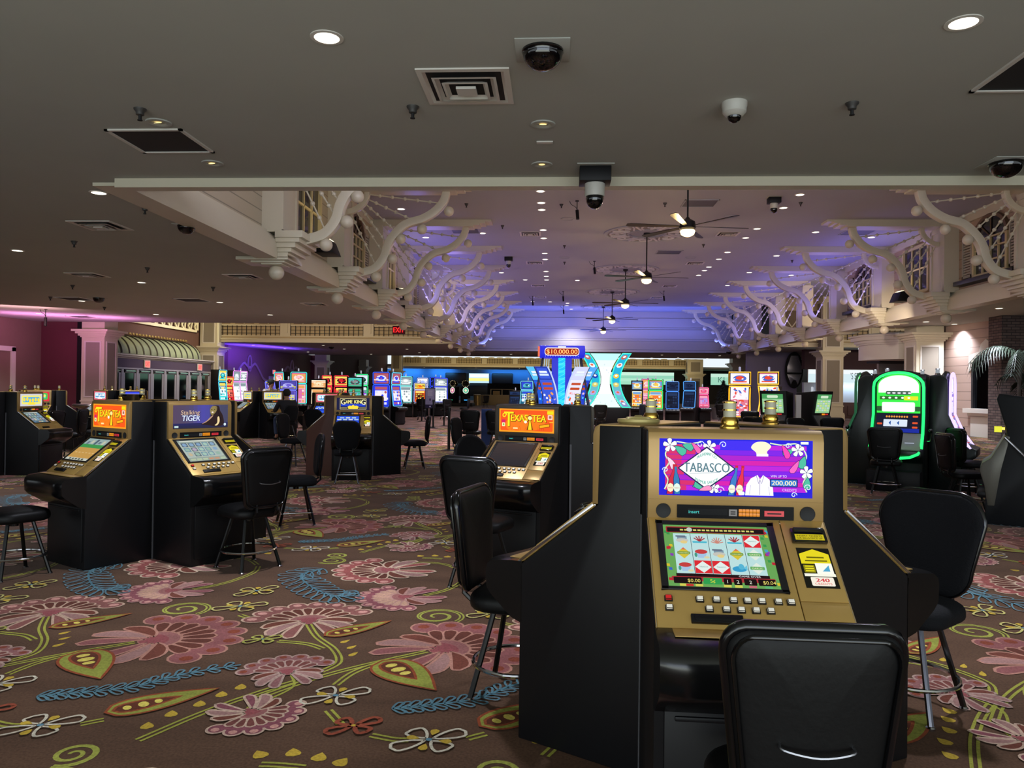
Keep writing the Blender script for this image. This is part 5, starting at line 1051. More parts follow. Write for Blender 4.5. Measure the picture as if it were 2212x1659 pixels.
# jackpot tower
def jackpot():
    x, y = .28, 29.5; t = empty('jackpot_tower', (x, y, 0), 0, 'tall blue jackpot tower with a red lit dollar sign on top', 'slot machine')
    nv = mat('tower_navy', '#0b1236', .35); bb = glow('#1a28e0', .85)
    b = MB(nv); b.prism([(-1.05, .0), (1.05, 0), (1.0, .75), (-1.0, .75)], lambda p, z, d: (p, d, z), -.7, .9); b.obj('plinth', t, .02)
    b = MB(bb); b.box(-.38, .38, -.25, .25, .75, 2.62); b.obj('core', t)
    cv = CV(.26, 1.88); 
    for i in range(20): cv.rect(0, i*.094, .26, (i+1)*.094, ('#18b8f0', '#20c8f8', '#38d8f8')[(i*7) % 3])
    for i in range(12): cv.stroke([(.0, .1+i*.15), (.13, .16+i*.15), (.26, .25+i*.15)], .02, '#58e0ff')
    put('light_column', cv.mesh('light_column', plane_map((-.13, -.256, .74), (1, 0, 0), (0, 0, 1)), m=artmat(1.2)), t)
    for s in (-1, 1):
        b = MB(nv); b.tube([(s*.72, -.3, 2.62), (s*.85, -.42, 1.9), (s*1.05, -.5, .75)], 0, sq=(.07, .1), up=(0, 1, 0)); b.obj('strut', t); b = MB(nv); b.tube([(s*.72, .3, 2.62), (s*1.05, .5, .75)], 0, sq=(.07, .1), up=(0, 1, 0)); b.obj('strut', t)
    b = MB(glow('#b8e0ff', .9))
    for s in (-1, 1):
        for k in range(3): b.tube([(s*(.48+.085*k), -.2, 2.58), (s*(.52+.09*k), -.3, 1.95)], .014, 5)
    b.obj('light_rods', t)
    b = MB(glow('#1420e8', .9)); b.prism([(-.84, 2.62), (.84, 2.62), (.88, 2.78), (.86, 3.08), (-.86, 3.08), (-.88, 2.78)], lambda p, z, d: (p, d, z), -.5, .5); h = b.obj('sign_box', t, .03)
    cv = CV(1.3, .3); cv.rect(0, 0, 1.3, .3, '#ffe8d8', .11); cv.lay(); cv.rect(.025, .03, 1.275, .27, '#8a1408', .09); cv.lay(); cv.text('$10,000.00', .65, .07, .165, '#ff5a18', 1.16, bold=.008); cv.lay(); cv.text('$10,000.00', .65, .07, .165, '#ffc878', 1.16)
    for i in range(14): cv.ell(.03+i*.095, -.02, .012, .012, '#c8d8ff', 0, 6)
    cv.rect(.5, .31, .8, .35, '#e8f0ff', .01)
    put('amount_display', cv.mesh('amount_display', plane_map((-.65, -.512, 2.70), (1, 0, 0), (0, 0, 1)), m=artmat(1.25)), h)
    b = MB(glow('#ff7a50', .9)); b.tube([(-.87, -.5, 2.66), (-.87, -.5, 3.04)], .04, 6); b.obj('corner_light', h)
    # four curved screens leaning outwards
    for k, (s, f) in enumerate(((-1, 1), (1, 1), (-1.55, -1), (1.55, -1))):
        W = .52; H = 1.5
        def mp(p, q, e, s=s): z = .78+q; u = q/H; xo = (.42+.38*(u)**2.0)*(1 if s > 0 else -1)*(1 if abs(s) < 1.2 else 1.42); return Vector((xo+(p-W/2)*(1-.08*u), -.48-e-.05*u if abs(s) < 1.2 else -.2-e, z))
        cv = CV(W, H); P = (['#3858d8', '#2038a8', '#e8ecfc', '#f0a050'], ['#e4e4fa', '#d0d4f8', '#e85a38', '#50c8f0'], ['#1858d8', '#58c0f8', '#b060e0', '#2a48e8'], ['#2040c8', '#58a8f8', '#d070d0', '#3858e8'])[k]; rnd = random.Random(k+3)
        for i in range(12): cv.rect(0, H*i/12, W, H*(i+1)/12+.001, P[0] if i < 8 else P[1])
        cv.lay()
        for i, z in enumerate((.84, .72)): cv.rect(W*.15, H*(z-.30), W*.85, H*(z-.24), '#c04a28', .02)
        cv.rect(W*.1, H*.70, W*.9, H*.96, P[1 if k else 0], .02); cv.lay(); cv.rect(W*.2, H*.84, W*.8, H*.89, '#e8f0ff', .01); cv.rect(W*.15, H*.77, W*.85, H*.82, '#d8e8ff', .01)
        for i in range(16): cv.ell(rnd.uniform(.1, .9)*W, H*rnd.uniform(.03, .36), W*.08, H*.03, rnd.choice(P+['#f0c0d0']), 0, 8)
        put('curved_screen', cv.mesh('curved_screen', mp, m=artmat(1.1)), t)
        b = MB(glow('#c8d8ff', 1.0)); pts = [mp(p, H*i/8, .0) for p in (W*1.06,) for i in range(9)] if s < 0 else [mp(-W*.06, H*i/8, .0) for i in range(9)]; b.tube(pts, .028, 6); b.obj('light_edge', t)
        b = MB(nv); n = 8; rings = [[mp(-.03, H*i/n, -.02), mp(W+.03, H*i/n, -.02), mp(W+.03, H*i/n, -.08), mp(-.03, H*i/n, -.08)] for i in range(n+1)]; b.loft(rings); b.obj('screen_back', t)
jackpot()
def hourglass():
    x, y = 2.07, 31.5; t = empty('hourglass_tower', (x, y, 0), 0, 'white glowing hourglass tower with two curved turquoise framed screens', 'slot machine')
    b = MB(M_black); b.box(-.95, .95, -.5, .6, 0, .72); b.obj('plinth', t, .03)
    z0, z1 = .73, 2.9; hw = lambda u, a, c: c+(a-c)*(2*u-1)**2
    cv = CV(1, z1-z0); H = z1-z0; N = 16
    for i in range(N):
        ua, ub = i/N, (i+1)/N; cv.poly([(-hw(ua, .62, .16), H*ua), (hw(ua, .62, .16), H*ua), (hw(ub, .62, .16), H*ub), (-hw(ub, .62, .16), H*ub)], ('#f4fffa' if 3 < i < 12 else '#d8fff0') if i < 14 else '#b0f4ec')
    cv.lay()
    for q, (a, z, r) in enumerate(((-.05, 1.72, .03), (.04, 1.5, .035), (-.08, 1.58, .02), (.12, 1.4, .02), (-.2, .2, .03), (.25, .25, .03), (0, .14, .03))): cv.ell(a, z, r, r*1.4, '#c8d0d8', q, 6)
    put('core_screen', cv.mesh('core_screen', plane_map((0, -.30, z0), (1, 0, 0), (0, 0, 1)), m=artmat(1.3)), t)
    b = MB(mat('tower_white', '#c8d4d4', .4)); b.loft([[Vector((sx*hw(i/N, .62, .16), sy*.27, z0+H*i/N)) for sx, sy in ((-1, -1), (1, -1), (1, 1), (-1, 1))] for i in range(N+1)]); b.obj('core', t)
    for s in (-1, 1):
        W = .34
        def mp(p, q, e): u = q/H; return Vector((s*(hw(u, .66, .22)+.02)+(p if s > 0 else p-W), -.34-e, z0+q))
        c = CV(W, H); rnd = random.Random(4)
        for i in range(24): c.rect(0, H*i/24, W, H*(i+1)/24+.001, '#1fb0d8' if i > 10 else '#68b8c8')
        c.lay()
        for i in range(24):
            if i in (5, 10, 14): c.rect(.01, H*i/24, W-.01, H*(i+.25)/24, '#28e8d0')
        for i, (z, col) in enumerate(((.93, '#c06858'), (.78, '#e8f4f8'), (.58, '#f0c838' if s > 0 else '#1838b0'), (.42, '#d8c868'), (.27, '#b0a8e0'), (.10, '#c8d8e8'), (.06, '#8890c8'))): c.ell(W/2, H*z, W*.34, H*.045, col, 0, 10); c.ell(W/2, H*z+.02, W*.18, H*.02, rnd.choice(('#ffffff', '#e86848', '#f8f0b0')), 0, 8)
        put('curved_screen', c.mesh('curved_screen', mp, m=artmat(1.1)), t)
        L = [mp(0, H*i/12, .01) for i in range(13)]; Q = [mp(W, H*i/12, .01) for i in range(13)]
        b = MB(glow('#30f0c8', 1.4)); b.tube(L+Q[::-1], .022, 6, True); b.obj('light_frame', t)
        b = MB(M_black); b.loft([[mp(0, H*i/12, -.01), mp(W, H*i/12, -.01), mp(W, H*i/12, -.09), mp(0, H*i/12, -.09)] for i in range(13)]); b.obj('screen_back', t)
    b = MB(M_black); b.box(-.6, .6, -.28, .28, z1, z1+.05); b.obj('cap', t)
hourglass()
# green glowing arched machines in a ring with dark bodies
def arched(x, y, face, neon, pal, label, purple=False):
    t = empty('arched_slot', (x, y, 0), R(face+90), label, 'slot machine', 'ring of arched dark machines'); w = .72; hw = w/2
    dk = mat('green_black_body', '#0c1716', .3)
    b = MB(dk); b.prism([(.19, 0), (-.30, 0), (-.30, .42), (-.42, .50), (-.42, .60), (-.28, .66), (-.17, .85), (-.06, 1.12), (-.05, 1.62), (.05, 1.70), (.19, 1.68)], lambda p, z, d: (d, p, z), -hw, hw); b.obj('cabinet', t, .02)
    b = MB(M_black); b.box(-.355, .355, -.52, .18, 0, .30); b.obj('pedestal', t, .02)
    def mpu(p, q, e): return Vector((p-hw+.07, -.066-e, 1.12+q))
    cv = CV(w-.14, .62); W = w-.14
    cv.poly([(0, 0), (W, 0), (W, .40)]+[(W/2+W/2*math.cos(R(a)), .40+.18*math.sin(R(a))) for a in range(10, 180, 10)]+[(0, .40)], pal[0]); cv.lay()
    cv.poly([(.02, .30), (W-.02, .30), (W-.02, .40)]+[(W/2+(W/2-.02)*math.cos(R(a)), .40+.16*math.sin(R(a))) for a in range(10, 180, 10)]+[(.02, .40)], pal[1]); cv.rect(.12, .27, W-.12, .325, '#405848' if not purple else '#3a2a98', .02); cv.rect(.04, .20, W*.62, .25, '#306828' if not purple else '#e8e0f8'); cv.rect(W*.63, .19, W-.03, .25, '#d8d820' if not purple else '#d0c8f0'); cv.lay()
    for k in range(5): cv.ell(.09+k*.085, .225, .02, .014, '#f0fff0', 0, 8); cv.ell(.16+k*.07, .297, .025, .012, '#e8e0f0', 0, 8)
    cv.rect(.07, .02, W-.07, .16, pal[1], .02); cv.rect(.0, .03, .07, .10, '#285830' if not purple else '#8890d8', .01); cv.rect(W-.07, .03, W, .10, '#285830' if not purple else '#8890d8', .01); cv.lay()
    if purple:
        for r in range(6): cv.rect(.04, .01+r*.03, W*.4, .03+r*.03, '#a8d0c0', .006); cv.rect(W*.5, .01+r*.03, W-.05, .03+r*.03, '#b8b0e0', .006)
    put('upper_screen', cv.mesh('upper_screen', mpu, m=artmat(1.25)), t)
    ey = Vector((0, .11, .27)); cv = CV(W, .29); cv.rect(0, 0, W, .29, '#181c30' if not purple else '#6a4a90'); cv.lay(); cv.rect(0, 0, W, .06, '#2030a0' if not purple else '#a03a58'); cv.rect(.10, .09, W*.72, .20, '#e0ecfc', .008); cv.lay()
    cv.text('DOUBLE' if False else '', 0, 0, .01, '#ffffff') if False else None
    for k in range(9): cv.ell(W*.24+k*.034, .245, .014, .016, '#f0a040', 0, 8)
    for xx, yy in ((.05, .13), (.05, .035), (W*.5, .03), (W-.06, .25), (W-.06, .15), (W-.06, .08)): cv.rect(xx-.035, yy-.014, xx+.035, yy+.014, '#e85830', .008)
    for xx in (.17, .28): cv.poly([(xx, .145), (xx+.03, .18), (xx+.03, .11)], '#2a58a8')
    put('lower_screen', cv.mesh('lower_screen', plane_map((-hw+.07, -.178, .84), (1, 0, 0), ey), m=artmat(1.0)), t)
    b = MB(mat('deck_silver', '#8a8c88', .35, .3)); b.prism([(-.42, .595), (-.42, .61), (-.27, .68), (-.19, .83), (-.165, .83), (-.25, .66), (-.27, .62)], lambda p, z, d: (d, p, z), -hw+.03, hw-.03); dk2 = b.obj('button_deck', t)
    b = MB(glow('#d0d8f0', .7)); b.box(.12, .24, -.30, -.27, .69, .70); b.use(glow('#e03020', .7)).box(-.02, .06, -.30, -.27, .69, .70); b.obj('deck_light', dk2)
    pts = [(-hw+.02, -.34, .62), (-hw+.02, -.20, .83), (-hw+.025, -.085, 1.10), (-hw+.025, -.085, 1.50)]+[((hw-.025)*math.cos(R(a)), -.085, 1.52+.20*math.sin(R(a))) for a in range(165, 10, -15)]+[(hw-.025, -.085, 1.50), (hw-.025, -.085, 1.10), (hw-.02, -.20, .83), (hw-.02, -.34, .62)]
    if not purple: pts += [(hw-.05, -.44, .55), (hw-.15, -.47, .50), (hw-.32, -.48, .48)]
    b = MB(glow(neon, 1.7)); b.tube(pts, .020, 6); b.obj('light_frame', t)
    b = MB(dk); b.tube([((hw-.05)*math.cos(R(a)), 0, 1.60+.12*math.sin(R(a))) for a in range(180, -1, -20)], .04, 6); b.obj('arch_hood', t)
    b = MB(M_chrome); b.lathe([(.04, 0), (.035, .03), (.03, .03)], 10, (-.18, .1, 1.69)); b.use(glow('#c8d0d8', .5)).lathe([(.028, .03), (.028, .085)], 10, (-.18, .1, 1.69)); b.use(M_chrome).lathe([(.033, .085), (.033, .10)], 10, (-.18, .1, 1.69)); b.obj('candle', t)
    b = MB(M_chrome); b.tube([(hw+.005, -.15, .72), (hw+.07, -.16, .73), (hw+.08, -.17, .80), (hw+.08, -.18, .84)], .010, 6); b.use(M_blackgloss).ball((hw+.08, -.18, .88), .032, 10, 6); b.obj('pull_lever', t)
cx, cy = 5.42, 12.2
for f, nn, pl, lb, pu in ((238, '#20ff70', ['#38e048', '#e8ffe8'], 'arched slot machine outlined in bright green light', False), (328, '#c8b8f8', ['#5a30a8', '#f4ecff'], 'arched slot machine with a purple screen, seen edge-on', True), (148, '#18402a', ['#38e048', '#e8ffe8'], 'arched machine facing away to the left with a ball topped lever', False), (58, '#c8b8f8', ['#5a30a8', '#f4ecff'], 'arched machine at the hidden back of its ring', True)):
    arched(cx+.56*math.cos(R(f)), cy+.56*math.sin(R(f)), f, nn, pl, lb, pu)
# poker machines with green paytables around a white post
def poker(x, y, face, label):
    t = empty('poker_machine', (x, y, 0), R(face+90), label, 'slot machine', 'poker machines'); hw = .27
    b = MB(M_black); b.prism([(.28, 0), (-.24, 0), (-.24, .52), (-.36, .58), (-.34, .66), (-.12, .95), (-.20, 1.44), (.28, 1.40)], lambda p, z, d: (d, p, z), -hw, hw); b.obj('cabinet', t, .01)
    cv = CV(.42, .38); cv.rect(0, 0, .42, .38, '#98d098'); cv.lay(); cv.rect(0, .28, .42, .38, '#50a060'); cv.rect(.10, .30, .32, .355, '#d8f0d0', .02); cv.lay()
    for r in range(5):
        for k in range(5): cv.rect(.03+k*.075, .04+r*.045, .09+k*.075, .072+r*.045, ('#d8e890', '#b8e0b0', '#c8d8e0')[(r+k) % 3])
    put('paytable_screen', cv.mesh('paytable_screen', plane_map((-.21, -.145, 1.0), (1, 0, 0), (0, -.07, .38)), m=artmat(.95)), t)
    b = MB(M_grey); b.prism([(-.355, .66), (-.135, .95), (-.125, .95), (-.345, .65)], lambda p, z, d: (d, p, z), -hw+.02, hw-.02); d = b.obj('button_deck', t)
    b = MB(glow('#d8d8d8', .5)); b.box(-.15, -.08, -.30, -.26, .74, .77); b.use(glow('#e85020', .7)).box(.08, .16, -.24, -.20, .80, .85); b.use(glow('#a8e020', .8)).box(.0, .12, -.36, -.33, .665, .69); b.obj('deck_light', d)
    b = MB(glow('#ff9a20', .9)); b.box(.0, .07, -.155, -.14, .955, .985); b.use(glow('#e03030', .8)).box(.09, .17, -.155, -.14, .96, .98); b.obj('card_reader', t)
    cv = CV(.36, .2); cv.rect(0, 0, .36, .2, '#e8ffe8', .04); put('belly_glass', cv.mesh('belly_glass', plane_map((-.18, -.246, .28), (1, 0, 0), (0, 0, 1)), m=artmat(1.3)), t)
    b = MB(glow('#e8ecf8', .6)); b.lathe([(.025, 0), (.025, .11), (.006, .12)], 10, (0, .1, 1.41)); b.obj('candle', t)
poker(4.50, 15.9, 236, 'poker machine with a green paytable screen facing the room')
poker(5.36, 16.05, 302, 'poker machine with a green paytable screen, right of the white post')
b = MB(mat('post_white', '#c8c4bc', .5)); b.box(-.05, .05, -.05, .05, 0, 1.36); tag(b.obj('corner_post', loc=(4.86, 15.62, 0)), 'white corner post between the two green screened poker machines', 'post')
# lever machine at the picture edge
def lever():
    t = empty('lever_slot', (5.22, 8.72, 0), R(241), 'dark sided lever slot machine with a chrome pull arm, cut by the picture edge', 'slot machine'); 
    b = MB(mat('blue_black_side', '#090c10', .5, spec=.25)); b.prism([(.55, 0), (-.42, 0), (-.42, .28), (-.36, .30), (-.33, .62), (-.22, .96), (-.235, 1.05), (-.32, 1.36), (-.30, 1.42), (.55, 1.30)], lambda p, z, d: (d, p, z), -.33, .33); b.obj('cabinet', t, .015)
    b = MB(mat('side_steel', '#5c5a52', .4, .5)); b.prism([(-.40, .20), (-.43, .42), (-.475, .58), (-.45, .66), (-.37, .72), (-.24, .97), (-.19, .96), (-.27, .6), (-.33, .2)], lambda p, z, d: (d, p, z), -.332, .332); b.obj('steel_front', t, .01)
    b = MB(M_black); b.box(-.31, .31, -.50, -.34, .28, .35); b.obj('foot_rail', t, .03)
    b = MB(M_chrome); b.T = Matrix.Rotation(R(180), 4, 'Z'); b.lathe([(.07, 0), (.05, .04)], 14, (0, 0, 0)) if False else None; b.T = Matrix()
    b.tube([(.345, -.24, .95), (.40, -.10, .80), (.42, .02, .66)], .014, 8); b.ball((.42, .03, .62), .05, 14, 9); b.obj('pull_arm', t)
    b = MB(M_brass); b.box(-.05, .12, -.30, -.24, 1.02, 1.05); b.use(glow('#e8e820', 1.0)).box(.16, .30, -.34, -.27, 1.0, 1.06); b.obj('lit_button', t)
    b = MB(M_chrome); 
    for k in range(3): b.box(.331, .336, -.02, .10, .93+k*.03, .945+k*.03)
    b.obj('vent_slots', t)
    b = MB(M_chrome); b.lathe([(.05, 0), (.045, .03)], 12, (0.1, .1, 1.35)); b.use(glow('#a8c8f0', .5)).lathe([(.04, .03), (.04, .16)], 12, (.1, .1, 1.35)); b.use(M_chrome).lathe([(.045, .16), (.045, .19)], 12, (.1, .1, 1.35)); b.obj('candle', t)
lever()
# ------------------------------------------------------------------ things on the ceilings
def shared(name, fn): 
    m = fn(); return m
def dl_mesh():
    a = MB(M_white); a.lathe([(.115, 0), (.115, -.006), (.088, -.008), (.085, 0)], 24, caps=False)
    b = MB(glow('#fff4dc', 3.0)); b.lathe([(.001, -.004), (.088, -.006)], 24, caps=False); return a.mesh('trim_ring'), b.mesh('lens')
DLM = dl_mesh()
def downlight(x, y, z, label, group, W=0, col='#eaeefc', sc=1.0, ang=118):
    t = empty('downlight', (x, y, z), 0, label, 'ceiling light', group); t.scale = (sc, sc, sc); put('trim_ring', DLM[0], t); put('lens', DLM[1], t)
    if W: spot('downlight_lamp', (x, y, z-.03), (0, 0, -1), W, col, ang, .9, .09)
LOW = [(-1.61, 5.26, 'round downlight in the low ceiling, left of the black dome camera'), (2.65, 5.17, 'round downlight in the low ceiling beside the dark return grille at the right'), (-5.81, 9.45, 'downlight just left of the corner of the ceiling opening'), (-9.85, 13.55, 'downlight by the left edge of the low ceiling'), (-9.82, 17.74, 'downlight between two square vents in the left low ceiling'), (-13.82, 21.73, None), (-17.86, 25.67, None), (-13.71, 25.72, None), (-9.76, 21.88, None), (-9.66, 25.6, None), (12.43, 22.24, 'downlight in the low ceiling above the brick pillar'), (12.43, 26.49, 'downlight in the low ceiling above the portal'), (13.76, 27.28, None)]
for x, y, lb in LOW: downlight(x, y, LZ, lb or 'small bright downlight in the low ceiling of the left wing' if x < 0 else lb or 'small downlight in the low ceiling near the siding wall', 'downlights of the low ceiling', 560 if y < 12 else 760)
for x, y in ((-17.7, 44.3), (-17.2, 48.2), (-17.1, 52.5), (-13.4, 43.9), (-13.3, 48), (-9.2, 47.5), (-9.2, 52), (-13.26, 55.0), (-9.17, 55.6), (7.1, 56.6), (7.2, 52), (8.84, 55.6), (11.1, 56.6), (11.1, 52.4), (-3, 53), (2, 55.6)):
    downlight(x, y, LZ, 'tiny bright downlight in the far low ceiling beyond the transept', 'far downlights', 240 if x < 0 else 160)
for x, y in ((-15, 88), (-9, 88), (-4, 88), (1, 88), (4, 90), (8, 88)): downlight(x, y, LZ, 'pinpoint downlight over the blue bar wall', 'bar downlights', 60)
for x, y in ((-3.69, 6.92), (-3.76, 8.2), (-.13, 7.04), (-.16, 8.3)):
    lb = {(-3.69, 6.92): 'gimbal spotlight behind the left sprinkler', (-3.76, 8.2): 'gimbal spotlight near the dark grille by the opening edge', (-.13, 7.04): 'gimbal spotlight between the dome camera and the small white plate', (-.16, 8.3): 'gimbal spotlight just short of the opening edge'}[(x, y)]
    t = empty('eyeball_light', (x, y, LZ), 0, lb, 'ceiling light', 'gimbal spotlights'); b = MB(M_ceil); b.lathe([(.115, 0), (.112, -.010), (.075, -.014), (.05, -.002)], 24, caps=False); b.obj('trim_ring', t)
    b = MB(glow('#ffdc90', 2.0)); b.T = Matrix.Translation((0, -.02, -.012)) @ Matrix.Rotation(R(25), 4, 'X'); b.lathe([(.001, 0), (.035, 0)], 14, caps=False); b.obj('lamp', t)
UP = [(-.4, y) for y in (19.3, 20.5, 21.3, 24.0, 25.3, 28.1, 29.4, 32.4, 33.8, 34.9)]+[(6.13, y) for y in (19.7, 21.1, 23.8, 25.2, 27.8, 29.25, 31.1, 32.0, 33.3)]+[(8.05, 24.3), (8.05, 28.5), (8.07, 32.5), (8.06, 36.5), (10.06, 23.8), (10.06, 25.1), (10.05, 29.2), (10.0, 33.2), (-2.35, 24.5), (-2.31, 32.8), (-4.32, 21.2), (-4.3, 25.2), (-1.37, 34.9), (1.0, 35.0), (-2.23, 43.5), (-1.28, 43.5), (-.29, 43.6), (.71, 44.2), (.69, 45.5), (1.0, 47.4)]
for i, (x, y) in enumerate(UP):
    lb = 'bright downlight of the long line down the atrium ceiling left of the fans' if x == -.4 else 'downlight of the line down the atrium ceiling right of the fans' if x == 6.13 else 'downlight high in the atrium ceiling near the right gallery' if x > 7 else 'downlight high in the atrium ceiling near the left gallery' if x < -2 and y < 40 else 'small downlight at the far end of the atrium ceiling'
    downlight(x, y, UZ, lb, 'atrium downlights', 1250 if (i % 2 == 0 and -3 < x < 9) or -1 < x < 0 else 0, '#f2f0f8', 1.15)
def sprk():
    b = MB(mat('sprinkler_collar', '#3a3835', .5)); b.lathe([(.055, 0), (.052, -.012), (.036, -.03), (.034, -.055), (.022, -.06)], 16); b.use(M_dark).lathe([(.014, -.055), (.014, -.095), (.022, -.098), (.022, -.104), (.004, -.106)], 12); return b.mesh('sprinkler')
SPM = sprk()
for x, y, z in [(-3.68, 6.58, LZ), (-1.25, 6.58, LZ), (2.47, 6.58, LZ), (-5.61, 10.19, LZ), (-8.2, 12.66, LZ), (-8.46, 15.5, LZ), (-11.87, 18.29, LZ), (-14.1, 20.74, LZ), (-8.43, 18.51, LZ), (-14.13, 23.38, LZ), (12.1, 18.66, LZ), (.14, 20.67, UZ), (2.88, 20.55, UZ), (-1.63, 23.36, UZ), (.3, 26.56, UZ), (.35, 30.0, UZ), (5.0, 26.34, UZ), (-2.42, 20.6, UZ), (6.4, 20.5, UZ), (8.9, 29.46, UZ)]:
    d = {(-3.68, 6.58): 'fire sprinkler beside the gimbal light above the left slot machines', (-1.25, 6.58): 'fire sprinkler next to the big square vent', (2.47, 6.58): 'fire sprinkler right of the white bullet camera', (-5.61, 10.19): 'fire sprinkler beside the ledge of the left gallery', (12.1, 18.66): 'fire sprinkler under the right wing ceiling'}
    tag(put('sprinkler', SPM, None, (x, y, z)), d.get((x, y), 'dark fire sprinkler under the left wing low ceiling' if z < 5 else 'dark fire sprinkler high on the atrium ceiling'), 'sprinkler', 'fire sprinklers')
def diffuser(x, y, z, s, label):
    t = empty('air_vent', (x, y, z), 0, label, 'vent', 'square ceiling diffusers'); b = MB(M_white); 
    def ring(b, r0, r1, z0, z1): b.loft([[(sx*r0, sy*r0, z0) for sx, sy in ((-1, -1), (1, -1), (1, 1), (-1, 1))], [(sx*r1, sy*r1, z1) for sx, sy in ((-1, -1), (1, -1), (1, 1), (-1, 1))]], True, False)
    ring(b, s, s, 0, -.012); ring(b, s, s*.88, -.012, -.015); ring(b, s*.88, s*.80, -.015, -.002); b.obj('frame', t); b = MB(M_dark); b.box(-s*.87, s*.87, -s*.87, s*.87, -.004, -.001); b.obj('plenum', t)
    for r0, r1, z0, z1 in ((.70, .56, -.03, -.008), (.50, .38, -.042, -.016)):
        b = MB(M_white); ring(b, s*r0, s*r1, z0, z1); ring(b, s*r0, s*(r0-.06), z0, z0-.003); b.obj('louver', t)
    b = MB(M_white); b.box(-s*.22, s*.22, -s*.22, s*.22, -.05, -.03); b.obj('louver', t)
diffuser(-.73, 6.15, LZ, .36, 'large white square air diffuser next to the black dome camera')
for x, y in ((-6.97, 11.4), (-10.41, 16.57), (-6.92, 16.69), (-7.06, 22.23)): diffuser(x, y, LZ, .34, 'white square air diffuser in the left wing low ceiling' if y > 12 else 'white square air diffuser near the downlight at the opening corner')
for x in (-.82, 5.42):
    for y in (24.6, 30.2, 36.8, 41.4): diffuser(x, y, UZ, .34, 'small square diffuser in the atrium ceiling, %s row, %s from the front' % ('left' if x < 0 else 'right', ORD[(24.6, 30.2, 36.8, 41.4).index(y)]))
for x, y, z, w, l, lb in ((-3.94, 7.45, LZ, .38, .36, 'dark square return grille near the opening corner'), (3.72, 5.95, LZ, .42, .40, 'dark return grille at the right edge of the low ceiling'), (-13.68, 21.16, LZ, .4, .4, 'dark return grille in the left wing ceiling'), (-10.32, 21.34, LZ, .4, .4, 'dark return grille beside the left wing downlight'), (-17.0, 26.8, LZ, .4, .4, 'dark return grille before the pink column'), (3.8, 20.58, UZ, .45, .4, 'grey return grille beside the first fan rod'), (4.06, 27.82, UZ, .45, .4, 'grey return grille beside the second fan'), (-2.86, 24.1, UZ, .45, .4, 'dark return grille high by the left gallery'), (9.32, 24.31, UZ, .45, .4, 'dark return grille high by the right gallery')):
    t = empty('return_grille', (x, y, z), 0, lb, 'vent'); b = MB(M_white if z < 5 else M_ceilup)
    for q in ((-w, w, -l, -l+.035), (-w, w, l-.035, l), (-w, -w+.035, -l, l), (w-.035, w, -l, l)): b.box(*q, -.016, 0)
    b.obj('frame', t); b = MB(mat('grille_dark', '#1c1d1f', .7) if z < 5 else M_grey); b.box(-w+.03, w-.03, -l+.03, l-.03, -.006, -.001); b.obj('grille', t)
for x, y in ((.33, 22.45), (.34, 29.0), (5.03, 28.9), (4.98, 22.13)):
    t = empty('ceiling_speaker', (x, y, UZ), 0, 'round white ceiling speaker, %s of the fan line, %s pair' % ('left' if x < 2 else 'right', 'front' if y < 25 else 'rear'), 'speaker'); b = MB(M_ceilup); b.lathe([(.2, 0), (.2, -.012), (.17, -.018), (.165, -.006), (.001, -.004)], 28, caps=False); b.obj('speaker_grille', t)
def dome(x, y, z, r, label, plate=.20, name='dome_camera'):
    t = empty(name, (x, y, z), 0, label, 'camera'); b = MB(M_ceil); b.box(-plate, plate, -plate, plate, -.008, 0); b.obj('mount_plate', t, .003); b = MB(M_dome); b.lathe([(r*1.04, -.008), (r*1.04, -.02), (r, -.024)]+[(r*math.cos(R(a)), -.024-r*.86*math.sin(R(a))) for a in range(10, 91, 10)], 28); b.obj('dome', t, 0, 2, 50)
dome(-.11, 5.50, LZ, .145, 'big smoked dome camera on a square ceiling plate above the aisle', .195)
dome(4.70, 8.30, LZ, .16, 'smoked dome camera at the opening edge, far right', .22)
dome(-5.62, 11.4, LZ, .13, 'smoked dome camera beside the left gallery ledge with a small wired box', .16)
dome(-12.8, 20.9, LZ, .15, 'small dark dome camera in the left wing ceiling', .18)
dome(-13.4, 45.5, LZ, .16, 'far dome camera under the violet lit ceiling', .18); dome(10.5, 47, LZ, .16, 'far dome camera near the right transept', .18)
t = empty('turret_camera', (1.49, 6.55, LZ), 0, 'white turret camera with a small dark lens under the low ceiling', 'camera'); b = MB(M_camwhite); b.lathe([(.105, 0), (.105, -.035), (.10, -.05), (.098, -.085), (.07, -.115), (.05, -.12)], 28); b.obj('housing', t); b = MB(M_dome); b.lathe([(.058, -.108), (.056, -.13), (.045, -.155), (.02, -.17), (.001, -.173)], 20); b.obj('lens_dome', t, 0, 2, 60)
def ptz(x, y, z, lb, s=1.0):
    t = empty('pan_camera', (x, y, z), 0, lb, 'camera'); t.scale = (s, s, s); b = MB(M_ceil); b.box(-.20, .20, -.2, .2, -.01, 0); b.obj('mount_plate', t); b = MB(M_black); b.box(-.17, .17, -.14, .14, -.17, -.01); b.obj('mount_box', t, .005)
    b = MB(M_camwhite); b.lathe([(.10, -.17), (.11, -.175), (.11, -.30), (.105, -.315)], 24); b.obj('housing', t); b = MB(M_dome); b.lathe([(.098, -.312), (.098, -.345), (.09, -.38), (.07, -.42), (.035, -.445), (.001, -.45)], 24); b.obj('dome', t, 0, 2, 60)
ptz(.42, 8.45, LZ, 'white pan camera hanging from a black box at the edge of the ceiling opening'); ptz(5.57, 19.99, UZ, 'white pan camera high on the atrium ceiling right of the first fan', .9); ptz(-1.77, 28.9, UZ, 'pan camera on a black box high by the left gallery', .9)
cv = CV(.16, .07); cv.rect(0, 0, .075, .05, '#d8e0f0', .008); cv.rect(.08, 0, .155, .05, '#e8ecf4', .008)
